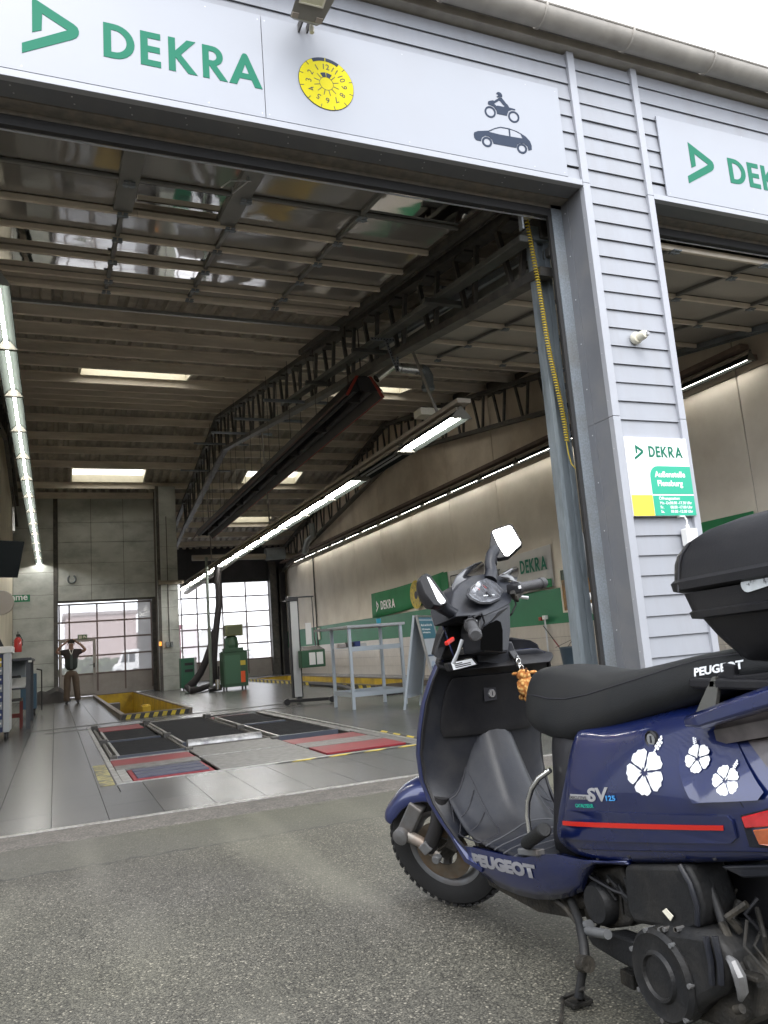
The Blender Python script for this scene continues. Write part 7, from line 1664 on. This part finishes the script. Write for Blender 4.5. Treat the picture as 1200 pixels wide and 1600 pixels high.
m = MB(); m.tube([Bp(918,1455,.19), Bp(950,1460,.21)], .013, 10).tube([Bp(914,1448,.18), Bp(922,1446,.18)], .016, 10); sb(m, 'kick_stub', M['rim'], cv, smooth=True)
q = Bp(985,1525,.12); m = MB(); m.box(q.x-.02,.05,q.z-.03,q.x+.035,.13,q.z+.01); sb(m, 'stand_foot', M['grime'], cv, bevel=.004)
# engine clutter: cables, brackets, fins and bolts
r6 = random.Random(21)
for k in range(16):
    x_, y_ = 1108+r6.uniform(0,85), 1360+r6.uniform(0,120); q = Bp(x_, y_, .10+r6.uniform(-.03,.05)); m = MB()
    e = q+V(r6.uniform(-.06,.06), r6.uniform(-.02,.03), r6.uniform(-.10,-.03)); mid = (q+e)/2+V(r6.uniform(-.03,.03), .02, 0)
    m.tube([q, mid, e], r6.choice((.004,.006,.009)), 6); sb(m, 'cable', M[r6.choice(('eng','grime','sblk','grime'))], cv, smooth=True)
for k in range(7):
    q = Bp(918+k*8.5, 1392+k*1.5, .135); m = MB(); m.box(q.x-.004, .06, q.z-.045, q.x+.004, q.y, q.z+.035); sb(m, 'cooling_fin', M['grime'], eb_)
for k in range(18):
    x_, y_, b_ = r6.choice(((1000+r6.uniform(0,90), 1452, .214), (1110+r6.uniform(0,60), 1500+r6.uniform(0,70), .168), (915+r6.uniform(0,60), 1375+r6.uniform(0,60), .13))); q = Bp(x_, y_, b_)
    m = MB(); m.lathe([(0,.006),(.006,.006),(.006,-.03)], q, 'y', 6); sb(m, 'bolt', M[r6.choice(('fork','grime','rim'))], cv)
m = MB(); m.tube([Bp(905,1352,.15), Bp(925,1372,.17), Bp(960,1392,.16), Bp(985,1400,.14)], .005, 6).tube([Bp(915,1350,.12), Bp(940,1382,.15), Bp(948,1420,.14), Bp(930,1455,.13)], .006, 6); sb(m, 'fuel_hose', M['sblk'], eb_, smooth=True)
m = MB(); m.beam(Bp(1128,1440,.17), Bp(1160,1520,.18), .02, .012); m.beam(Bp(1160,1520,.18), Bp(1190,1530,.17), .03, .012); sb(m, 'bracket', M['grime'], cv, bevel=.003)
# rear damper and clutter by the wheel
m = MB(); a, b_ = Bp(1108,1390,.15), Bp(1152,1528,.17); m.tube([Bp(1102,1362,.14), Bp(1118,1410,.15), Bp(1140,1470,.17), Bp(1152,1508,.175)], [.012,.012,.010,.016], 10); sb(m, 'rear_shock', M['eng'], smooth=True)
ebl([(1112,1352),(1118,1440),(1150,1490),(1200,1500),(1290,1500),(1290,1360),(1200,1352)], -.10, .04, 'inner_mudguard', M['sblk'])
bpoly([(1125,1354,.18),(1160,1372,.17),(1260,1368,.16),(1260,1350,.17)], (0,-.05,0), 'rear_flap', M['sblk2'])
# peg and chrome hoop, side stand
pg0, pg1 = Bp(822,1318,.225), Bp(850,1297,.30)
m = MB(); d = pg1-pg0; pts, rs = [], []
for k in range(17): pts.append(pg0+d*(k/16)); rs.append(.0205 if k % 2 else .0175)
pts += [pg1+d.normalized()*.003, pg1+d.normalized()*.008]; rs += [.021,.017]; m.tube(pts, rs, 16); pg = sb(m, 'passenger_peg', M['vinyl'], smooth=True)
m = MB(); m.beam(Bp(815,1330,.2), Bp(845,1332,.22), .03, .02); m.beam(pg0-V(.0,.02,.01), pg0, .03, .025); sb(m, 'peg_bracket', M['rim'], pg, bevel=.004)
m = MB(); m.tube([Bp(828,1303,.215), Bp(824,1275,.215), Bp(825,1252,.212), Bp(831,1232,.208), Bp(842,1216,.20), Bp(860,1203,.18)], .0085, 12); sb(m, 'chrome_hoop', M['chrome'], smooth=True)
m = MB(); m.tube([Bp(893,1408,.16), Bp(905,1440,.19), Bp(912,1475,.22), Bp(914,1500,.235)], [.013,.013,.014,.015], 10); m.tube([Bp(914,1500,.235), Bp(908,1530,.25), Bp(904,1558,.26)], [.014,.012,.013], 10); ss = sb(m, 'side_stand', M['eng'], smooth=True)
m = MB(); m.tube([Bp(908,1505,.25), Bp(920,1507,.25)], .022, 12); sb(m, 'stand_pivot', M['grime'], ss, smooth=True)
a = hit(904,1560,'z',.012); a = w2b(a); m = MB(); m.box(a.x-.03,a.y-.03,.002,a.x+.035,a.y+.04,.014).beam(a+V(0,-.01,.0), Bp(906,1550,.25), .022, .02); sb(m, 'stand_foot', M['grime'], ss, bevel=.003)
m = MB(); m.tube([Bp(912,1545,.255), Bp(893,1553,.27), Bp(880,1560,.28), w2b(hit(876,1600,'z',.01))], .006, 8); sb(m, 'stand_lever', M['grime'], ss, smooth=True)
m = MB(); m.tube([Bp(862,1400,.17), Bp(885,1420,.17), Bp(905,1445,.18)], .009, 6); sb(m, 'stand_spring', M['grime'], ss, smooth=True)
# ---- carrier and top box
m = MB(); m.box(-.62,-.12,.885,-.21,.17,.91); car = sb(m, 'carrier', M['sblk'], bevel=.006)
m = MB(); m.prism([Bp(x,y,.17) for x,y in ((1086,1115),(1104,1074),(1112,1058),(1117,1057),(1119,1075),(1122,1070),(1118,1103),(1110,1106))], (0,-.012,0)); sb(m, 'carrier_strut', mat('strut_grey', (.10,.10,.09), .45, .3, var=.1, vs=9), car, bevel=.003)
m = MB(); m.prism([Bp(x,y,.15) for x,y in ((1127,1036),(1146,1040),(1147,1056),(1200,1050),(1260,1046),(1260,1066),(1200,1066),(1160,1072),(1120,1068),(1119,1055),(1130,1048))], (0,-.30,0)); sb(m, 'carrier_plate', M['sblk'], car, bevel=.004)
m = MB(); m.prism([Bp(x,y,.10) for x,y in ((1176,1066),(1192,1064),(1194,1078),(1181,1083))], (0,-.02,0)); sb(m, 'carrier_bolt', M['cream'], car, bevel=.002)
tb_ = [ # z, left edge by, front bx, rear bx, corner radius
 (.930,.10,-.33,-.56,.04),(.945,.13,-.33,-.60,.05),(.985,.155,-.30,-.64,.06),(1.010,.168,-.285,-.66,.06),(1.048,.186,-.262,-.68,.07),(1.052,.200,-.240,-.695,.07),(1.066,.202,-.236,-.70,.07),(1.070,.196,-.240,-.695,.07),(1.112,.202,-.228,-.70,.07)]
lid = [(1.116,.204,-.222,-.705,.07),(1.122,.214,-.205,-.715,.07),(1.140,.216,-.202,-.715,.07),(1.148,.208,-.208,-.71,.07),(1.185,.206,-.213,-.705,.07),(1.205,.203,-.222,-.70,.07),(1.232,.190,-.245,-.685,.07),(1.256,.165,-.285,-.655,.08),(1.272,.120,-.34,-.60,.08),(1.280,.06,-.40,-.54,.05)]
def rr_ring(z, y, xf, xr, r, n=5):
    pts = []; xs, ys = (xr, xf), (-y, y)
    for cx, cy, a0 in ((xf-r, y-r, 0), (xr+r, y-r, 90), (xr+r, -y+r, 180), (xf-r, -y+r, 270)):
        for k in range(n+1): a = rad(a0+90*k/n); pts.append((cx+r*math.cos(a), cy+r*math.sin(a), z + ((cx+r*math.cos(a))-(-.24))*(-.035)))
    return pts
tbx = thing('top_box', (0,0,0), 'black plastic top box with a reflector carried behind the scooter seat', 'top box'); tbx.location = (SX, SY, 0); tbx.rotation_euler = (0,0,rad(90)); ORG[tbx.name] = V(0,0,0)
m = MB(); m.loft([rr_ring(*t) for t in tb_]); sb(m, 'box_base', M['sblk'], tbx, smooth=True, bevel=.0)
m = MB(); m.loft([rr_ring(*t) for t in lid]); sb(m, 'box_lid', M['sblk'], tbx, smooth=True)
m = MB(); pts = [(.0,.0)] ; q0, q1 = Bp(1160,914,.205), Bp(1215,892,.205)
c0_, c1_ = V(q0.x-.012, .2045, q0.z+.0), V(-.62, .2045, q1.z+.006); r_ = .017
d_ = (c1_-c0_).normalized(); n_ = V(-d_.z, 0, d_.x); pts = [c0_ + (-d_*math.sin(t)*1 + n_*math.cos(t))*r_ for t in [math.pi*k/8 for k in range(9)]] + [c1_ + (d_*math.sin(t) - n_*math.cos(t))*r_ for t in [math.pi*k/8 for k in range(9)]]
m.prism(pts, (0,-.01,0)); sb(m, 'reflector', mat('worn_reflector', (.42,.45,.46), .35, var=.25, vs=30, dirt=(.05,.05,.055), ds=22, da=1.0, thr=(.58,.62)), tbx)
m = MB(); m.tube([(-.268,.2165,1.118),(-.268,.2105,1.148),(-.275,.208,1.185),(-.283,.2045,1.206),(-.30,.190,1.234)], .0022, 6); sb(m, 'lid_seam', M['ink'], tbx, smooth=True)
m = MB(); m.box(-.23,-.05,1.05,-.205,.05,1.19); sb(m, 'latch', M['sblk2'], tbx, bevel=.008)
# ---- key ring and crocheted giraffe
kf = thing('giraffe_key_ring', (0,0,0), 'orange and yellow crocheted giraffe hanging from the ignition key', 'key ring'); kf.location = (SX, SY, 0); kf.rotation_euler = (0,0,rad(90)); ORG[kf.name] = V(0,0,0)
by_ = -.06
m = MB(); m.tube([Bp(803,1022,by_), Bp(806,1032,by_), Bp(810,1042,by_)], .008, 8); m.beam(Bp(799,1018,by_), Bp(808,1030,by_), .03, .012); sb(m, 'key', M['black'], kf, bevel=.003)
for k in range(5):
    c = Bp(808+2.2*k, 1028+5.2*k, by_); m = MB(); n_ = 14
    m.tube([c + (V(0,.009*math.cos(2*math.pi*i/n_),.011*math.sin(2*math.pi*i/n_)) if k % 2 else V(.009*math.cos(2*math.pi*i/n_),.002,.011*math.sin(2*math.pi*i/n_))) for i in range(n_+1)], .0018, 5); sb(m, 'ring', M['chrome'], kf, smooth=True)
def blob(m, c, rx, ry, rz, n=12, seed=0, amp=.0):
    rings = []; rn = random.Random(seed)
    for i in range(1, 8):
        t = math.pi*i/8; rings.append([V(c.x+rx*math.sin(t)*math.cos(2*math.pi*k/n)*(1+rn.uniform(-amp,amp)), c.y+ry*math.sin(t)*math.sin(2*math.pi*k/n)*(1+rn.uniform(-amp,amp)), c.z+rz*math.cos(t)) for k in range(n)])
    m.loft(rings)
def croch():
    m, t, b = nt('crochet_wool'); N, L = t.nodes, t.links
    tc = N.new('ShaderNodeTexCoord'); v = N.new('ShaderNodeTexVoronoi'); v.inputs['Scale'].default_value = 75; L.new(tc.outputs['Object'], v.inputs[0])
    cr = N.new('ShaderNodeValToRGB'); cr.color_ramp.elements[0].position = .25; cr.color_ramp.elements[0].color = (.60,.36,.12,1); cr.color_ramp.elements[1].position = .62; cr.color_ramp.elements[1].color = (.33,.12,.025,1)
    L.new(v.outputs['Distance'], cr.inputs[0]); L.new(cr.outputs[0], b.inputs['Base Color']); b.inputs['Roughness'].default_value = .9
    bp = N.new('ShaderNodeBump'); bp.invert = True; bp.inputs['Strength'].default_value = 1; bp.inputs['Distance'].default_value = .004; L.new(v.outputs['Distance'], bp.inputs['Height']); L.new(bp.outputs[0], b.inputs['Normal']); return m
M['wool'] = croch()
gc = Bp(822,1072,by_); m = MB(); blob(m, gc, .034, .036, .042, amp=.10, seed=2); blob(m, Bp(830,1083,by_-.005), .025,.027,.030, amp=.12, seed=3); blob(m, Bp(826,1091,by_), .017,.018,.016, seed=4); gb_ = sb(m, 'giraffe_body', M['wool'], kf, smooth=True)
m = MB(); blob(m, Bp(818,1055,by_+.005), .027,.028,.024, amp=.06, seed=6); gh = sb(m, 'giraffe_head', M['wool'], kf, smooth=True)
for x_, y_ in ((805,1053),(833,1050)): m = MB(); blob(m, Bp(x_,y_,by_+.005), .014,.015,.007); sb(m, 'ear', M['wool'], gh, smooth=True)
for x_ in (816, 822): m = MB(); m.tube([Bp(x_,1050,by_+.01), Bp(x_,1044,by_+.01)], [.003,.005], 6); sb(m, 'horn', mat('wool_brown', (.10,.04,.015), .9), gh, smooth=True)
for x_, y_ in ((836,1076),(837,1088),(816,1089)): m = MB(); blob(m, Bp(x_,y_,by_+.006), .014,.014,.013, seed=x_); sb(m, 'leg', M['wool'], gb_, smooth=True)
# ================================================================== person with hands at the head
def skin(name, joints, edges, mt, parent, sub=1):
    me = bpy.data.meshes.new(name); me.from_pydata([j[:3] for j in joints], edges, [])
    ob = bpy.data.objects.new(name, me); COL.objects.link(ob)
    if parent: ob.parent = parent
    md = ob.modifiers.new('skin', 'SKIN'); md.use_smooth_shade = True
    if not me.skin_vertices: 
        bm = bmesh.new(); bm.from_mesh(me); bm.verts.layers.skin.verify(); bm.to_mesh(me); bm.free()
    for i, j in enumerate(joints):
        sv = me.skin_vertices[0].data[i]; sv.radius = (j[3], j[4] if len(j) > 4 else j[3]); sv.use_root = (i == 0)
    if sub: s = ob.modifiers.new('sub', 'SUBSURF'); s.levels = sub; s.render_levels = sub
    me.materials.append(mt); return ob
pf = hit(113, 1100, 'z', 0); PY = 25.5
pp = V(hit(112, 1099, 'y', PY).x, PY, 0)
ps = thing('person', tuple(pp), 'person in dark vest and brown trousers standing with both hands raised to the head', 'person')
ph = hit(110.5, 998, 'y', PY).z; H_ = ph                      # top of head
k_ = H_/1.80
J = lambda x, y, z, r, r2=None: (x*k_, y*k_, z*k_, r*k_, (r2 or r)*k_)
M['skin'] = mat('skin', (.26,.15,.11), .55); M['vest'] = mat('dark_vest', (.018,.028,.028), .75, var=.2, vs=8); M['shirt'] = mat('dark_tshirt', (.03,.022,.024), .8)
M['trous'] = mat('brown_work_trousers', (.095,.068,.05), .8, var=.15, vs=6); M['hair'] = mat('dark_hair', (.02,.016,.014), .7)
jb = [J(0,0,.96,.15,.11), J(0,0,1.15,.14,.10), J(0,0,1.38,.17,.10), J(0,0,1.50,.07,.07), J(0,-.01,1.56,.055), J(0,-.015,1.66,.085,.095), J(0,-.01,1.75,.06,.08),
      J(-.19,0,1.43,.065), J(-.34,-.03,1.42,.048), J(-.40,-.07,1.44,.043), J(-.27,-.10,1.60,.036), J(-.13,-.09,1.70,.026), 
      J(.19,0,1.43,.065), J(.33,-.03,1.43,.048), J(.38,-.07,1.46,.043), J(.26,-.10,1.61,.036), J(.13,-.09,1.70,.026)]
eb = [(0,1),(1,2),(2,3),(3,4),(4,5),(5,6),(2,7),(7,8),(8,9),(9,10),(10,11),(2,12),(12,13),(13,14),(14,15),(15,16)]
fi = 17
for s, w in ((-1, 11), (1, 16)):      # palm and five unequal fingers lying on the head
    jb.append(J(s*.10,-.085,1.735,.022,.014)); eb.append((w, fi)); palm = fi; fi += 1
    for k, (dx, dy, dz, L_) in enumerate(((-.35,-.5,.75,.055),(-.6,-.3,.75,.070),(-.75,-.05,.65,.076),(-.8,.2,.5,.070),(-.75,.45,.35,.056))):
        jb.append(J(s*(.10+dx*.6*L_*1.0), -.085+dy*L_*.6, 1.735+dz*L_*.6, .0085)); eb.append((palm, fi)); jb.append(J(s*(.10+dx*L_*1.2), -.085+dy*L_*1.2+.004, 1.735+dz*L_*.9, .0075)); eb.append((fi, fi+1)); fi += 2
skin('body', jb, eb, M['skin'], ps)
skin('trousers', [J(0,0,.98,.165,.12), J(0,0,.90,.17,.125), J(-.10,0,.84,.118), J(-.115,-.02,.50,.095), J(-.13,.0,.12,.085), J(-.132,0,.07,.085), J(.10,0,.84,.118), J(.125,-.03,.50,.095), J(.165,.02,.12,.085), J(.168,.02,.07,.085)], [(0,1),(1,2),(2,3),(3,4),(4,5),(1,6),(6,7),(7,8),(8,9)], M['trous'], ps)
skin('tshirt', [J(0,0,.90,.165,.125), J(0,0,1.06,.168,.125), J(0,0,1.20,.170,.125), J(0,0,1.40,.195,.12), J(0,0,1.49,.075,.075), J(-.19,0,1.435,.080), J(-.33,-.02,1.425,.072), J(.19,0,1.435,.080), J(.33,-.02,1.43,.072)], [(0,1),(1,2),(2,3),(3,4),(3,5),(5,6),(3,7),(7,8)], M['shirt'], ps)
skin('vest', [J(0,-.005,.92,.175,.132), J(0,-.005,1.05,.178,.135), J(0,-.005,1.18,.185,.135), J(0,-.005,1.36,.20,.13), J(-.10,0,1.45,.05,.09), J(.10,0,1.45,.05,.09)], [(0,1),(1,2),(2,3),(3,4),(3,5)], M['vest'], ps)
m = MB(); m.box(-.035*k_, -.165*k_, .95*k_, .035*k_, -.135*k_, 1.36*k_); m.build('vest_front', mat('vest_stripe', (.05,.065,.065), .7), ps, world=False, bevel=.01)
m = MB(); m.tube([(-.05*k_,-.10*k_,1.50*k_),(-.02*k_,-.15*k_,1.40*k_),(0,-.16*k_,1.33*k_),(.02*k_,-.15*k_,1.40*k_),(.05*k_,-.10*k_,1.50*k_)], .008, 5); m.build('lanyard', M['white'], ps, world=False)
for sx, sy in ((-.132,0),(.168,.02)):
    m = MB(); m.loft([[(x*k_+sx*k_, y*k_+sy*k_, z*k_) for x, y, z in r] for r in ([(-.045,.09,.0),(.045,.09,.0),(.04,.08,.10),(-.04,.08,.10)], [(-.052,-.0,.0),(.052,-.0,.0),(.042,.0,.10),(-.042,.0,.10)], [(-.055,-.12,.0),(.055,-.12,.0),(.045,-.12,.065),(-.045,-.12,.065)], [(-.035,-.19,.0),(.035,-.19,.0),(.03,-.18,.04),(-.03,-.18,.04)])]); m.build('shoe', M['black'], ps, world=False, smooth=True, sub=1)
m = MB(); blob(m, V(0,.0,1.715)*k_, .092*k_, .108*k_, .085*k_); m.build('hair', M['hair'], ps, world=False, smooth=True)
m = MB(); m.tube([(0,-.105*k_,1.67*k_),(0,-.128*k_,1.645*k_),(0,-.108*k_,1.635*k_)], [.008,.014,.010], 6); m.build('nose', M['skin'], ps, world=False, smooth=True)
for sx in (-1,1):
    m = MB(); blob(m, V(sx*.034,-.100,1.665)*k_, .012*k_, .008*k_, .007*k_, 8); m.build('eye', M['white'], ps, world=False, smooth=True)
    m = MB(); blob(m, V(sx*.092,-.01,1.65)*k_, .010*k_, .02*k_, .03*k_, 8); m.build('ear', M['skin'], ps, world=False, smooth=True)
m = MB(); m.tube([(-.025*k_,-.103*k_,1.605*k_),(0,-.110*k_,1.603*k_),(.025*k_,-.103*k_,1.605*k_)], .006, 5); m.build('mouth', mat('lips', (.2,.08,.07), .5), ps, world=False, smooth=True)
# ================================================================== seen through the far doors
def place(px, py, Y): return hit(px, py, 'y', Y)
m = MB(); m.box(-60, 37.8, -.25, 90, 130, -.004)
tag(m.build('rear_yard', mat('pale_paving', (.34,.33,.32), .8, var=.1, vs=.5)), 'pale paved yard behind the hall', kind='structure')
Y = 85; a, b_ = place(103, 968, Y), place(214, 1030, Y)
wh = thing('warehouse', ((a.x+b_.x)/2, Y, 0), 'pale reddish warehouse beyond the far left glazed door', 'building')
m = MB(); m.box(a.x, Y, 0, b_.x, Y+14, a.z+.3); m.build('wall', mat('warehouse_red', (.50,.40,.39), .8, var=.05, vs=.5), wh)
m = MB(); m.box(a.x-.3, Y-.2, a.z+.3, b_.x+.3, Y+14.2, a.z+.6); m.build('roof', mat('warehouse_roof', (.35,.30,.30), .8), wh)
for k in range(14):
    x = a.x + (b_.x-a.x)*(k+.5)/14; m = MB(); m.box(x-.05, Y-.06, .1, x+.05, Y-.003, a.z+.25); m.build('wall_rib', mat('rib_red', (.47,.375,.365), .8), wh)
b2 = thing('office_block', (place(225,980,90).x, 90, 0), 'pale office block right of the warehouse beyond the left door', 'building')
a, b_ = place(222, 985, 90), place(262, 1030, 90)
m = MB(); m.box(a.x, 90, 0, b_.x, 100, a.z); m.build('wall', mat('office_wall', (.42,.33,.30), .8), b2)
for i in range(3):
    for j in range(2): m = MB(); m.box(a.x+.6+i*1.5, 89.95, a.z*.35+j*a.z*.3, a.x+1.5+i*1.5, 89.998, a.z*.35+j*a.z*.3+.9); m.build('window', mat('office_window', (.12,.13,.15), .2), b2)
def leaves(name, cx, cy, w, d, h, lab, cat, n=420, sz=.22, seed=1, trunk=True, z0=.0):
    t = thing(name, (cx, cy, 0), lab, cat); r = random.Random(seed); m = MB()
    for i in range(n):
        a, b_ = r.uniform(0, 2*math.pi), r.random()**.5; z = z0 + h*r.random(); q = math.sin(math.pi*min(1,max(.08,(z-z0)/h*.85+.12)))
        c = V(cx+w/2*b_*q*math.cos(a), cy+d/2*b_*q*math.sin(a), z); u = V(r.uniform(-1,1), r.uniform(-1,1), r.uniform(-1,1)).normalized()*sz; v_ = u.cross(V(r.uniform(-1,1), r.uniform(-1,1), r.uniform(-1,1))).normalized()*sz*.6
        m.add([c-u, c+v_, c+u, c-v_], [(0,1,2,3)])
    m.build('crown' if trunk else 'foliage', mat(name+'_leaf', (.07,.10,.035), .7, var=.4, vs=2), t)
    m = MB(); m.tube([(cx,cy,-.05),(cx+.05,cy,h*.4),(cx,cy,h*.8)], [.12,.08,.03], 8); m.build('trunk', mat(name+'_bark', (.09,.07,.05), .9), t)
    return t
for k, (px, top) in enumerate(((120,1032),(140,1028),(163,1030),(188,1028),(214,1026),(234,1032))):
    p = place(px, top, 66); leaves('hedge_bush', p.x, 66+k%2, 3.4, 2.5, max(1.4, p.z), 'pale green bush in the hedge beyond the left door, %s from the left' % ordinal(k), 'bush', 260, .26, k, False)
for k, (px, top, Y) in enumerate(((322,1003,60),(350,1000,64))):
    p = place(px, top, Y); leaves('young_tree', p.x, Y, 4.2, 3, p.z, ('leafy young tree beyond the right door left of the hose', 'leafy young tree beyond the right door right of the hose')[k], 'tree', 500, .25, 20+k, True, .8)
def vehicle(name, px0, px1, base_y, Y, hgt, col, lab, cat, kind='van'):
    a, b_ = place(px0, base_y, Y), place(px1, base_y, Y); L_ = b_.x-a.x; t = thing(name, ((a.x+b_.x)/2, Y, 0), lab, cat)
    mt = mat(name+'_paint', col, .35, coat=.5); gl = mat(name+'_glass', (.03,.04,.05), .1)
    if kind == 'van': prof = [(0,.35),(.02,.75),(.10,.95),(.22,1.0),(.34,1.55),(.42,1.72),(.97,1.75),(1,1.6),(1,.35)]
    else: prof = [(0,.5),(0,1.4),(.03,2.4),(.06,2.9),(.30,3.05),(.32,2.2),(.33,1.1),(1,1.1),(1,.6)]
    s = hgt/(1.75 if kind == 'van' else 3.05)
    m = MB(); m.prism([(a.x+u*L_, Y, z*s) for u, z in prof], (0,1.9,0)); m.build('body', mt, t, bevel=.06)
    if kind == 'van':
        m = MB(); m.prism([(a.x+u*L_, Y-.01, z*s) for u, z in ((.26,1.02),(.36,1.5),(.52,1.58),(.52,1.02))], (0,.02,0)); m.build('side_window', gl, t); m = MB(); m.prism([(a.x+u*L_, Y-.01, z*s) for u, z in ((.56,1.02),(.56,1.58),(.78,1.6),(.78,1.02))], (0,.02,0)); m.build('side_window', gl, t)
    else:
        m = MB(); m.prism([(a.x+u*L_, Y-.01, z*s) for u, z in ((.04,1.7),(.06,2.5),(.20,2.55),(.20,1.7))], (0,.02,0)); m.build('side_window', gl, t)
        m = MB(); m.prism([(a.x+(u*L_), Y-.01, z*s) for u, z in ((.30,.7),(.34,1.5),(.5,1.9),(.52,.7))], (0,.02,0)); m.build('side_fairing', mat('truck_grey', (.22,.24,.28), .4), t)
    for u in ((.18,.80) if kind == 'van' else (.14,.80)):
        r_ = .33*s if kind == 'van' else .5*s; m = MB(); m.lathe([(0,-.1),(r_*.6,-.1),(r_,-.08),(r_,.12),(0,.12)], (a.x+u*L_, Y, r_), 'y', 20); wl_ = m.build('wheel', M['tyre'], t)
        m = MB(); m.lathe([(0,-.12),(r_*.55,-.12),(r_*.55,-.1)], (a.x+u*L_, Y, r_), 'y', 14); m.build('rim', M['rim'], wl_)
vehicle('white_van', 178, 221, 1058, 52, 1.9, (.75,.75,.75), 'white van parked beyond the left door', 'van')
vehicle('silver_car', 229, 262, 1056, 54, 1.5, (.6,.6,.62), 'silver car parked right of the white van beyond the door', 'car')
vehicle('white_truck', 371, 470, 1053, 50, 3.6, (.8,.8,.8), 'white truck beyond the far right door behind the monitor', 'truck', 'truck')
a, b_ = place(270, 977, 56), place(310, 1030, 56)
ctn = thing('shipping_container', ((a.x+b_.x)/2, 56, 0), 'maroon shipping container beyond the right door beside the pier', 'container')
m = MB(); m.box(a.x, 56, .15, b_.x, 62, a.z); m.build('box', mat('maroon_paint', (.13,.035,.06), .6, var=.1, vs=1), ctn)
for k in range(12): x = a.x+(b_.x-a.x)*(k+.5)/12; m = MB(); m.box(x-.05, 55.95, .2, x+.05, 55.998, a.z-.1); m.build('corrugation', mat('maroon_rib', (.11,.03,.05), .6), ctn)
m = MB(); m.box(a.x+.5, 55.93, 1.0, a.x+.62, 55.95, a.z-.3); m.build('door_rod', M['white'], ctn)

# ================================================================== unseen buildings added round the yard to darken the horizon in reflections
def block(name, x0, y0, x1, y1, h, col, lab, face):
    t = thing(name, ((x0+x1)/2, (y0+y1)/2, 0), lab, 'building')
    m = MB(); m.box(x0, y0, -.01, x1, y1, h); m.build('wall', mat(name+'_render', col, .8, var=.1, vs=.4, dirt=(col[0]*.7, col[1]*.7, col[2]*.7), ds=.3, da=.5), t)
    m = MB(); m.box(x0-.4, y0-.4, h, x1+.4, y1+.4, h+.35); m.build('roof', M['steel'], t)
    n = 5
    for k in range(n):
        m = MB()
        if face == 'x': yy = y0+(y1-y0)*(k+.5)/n; m.box(x1-.02, yy-1.1, 1.2, x1+.04, yy+1.1, 2.8)
        elif face == '-x': yy = y0+(y1-y0)*(k+.5)/n; m.box(x0-.04, yy-1.1, 1.2, x0+.02, yy+1.1, 2.8)
        else: xx = x0+(x1-x0)*(k+.5)/n; m.box(xx-1.1, y1-.02, 1.2, xx+1.1, y1+.04, 2.8)
        m.build('window', mat(name+'_window', (.04,.05,.06), .1), t)
block('added_block_left', -26, -24, -13, 3, 6.0, (.16,.09,.065), 'unseen long brick building added left of the yard to darken reflections', 'x')
block('added_block_behind', -12, -34, 22, -24, 6.5, (.20,.20,.19), 'unseen grey building added behind the photographer to darken reflections', 'y')
block('added_block_right', 20, -22, 30, 2, 5.5, (.24,.22,.19), 'unseen low building added right of the yard to darken reflections', '-x')
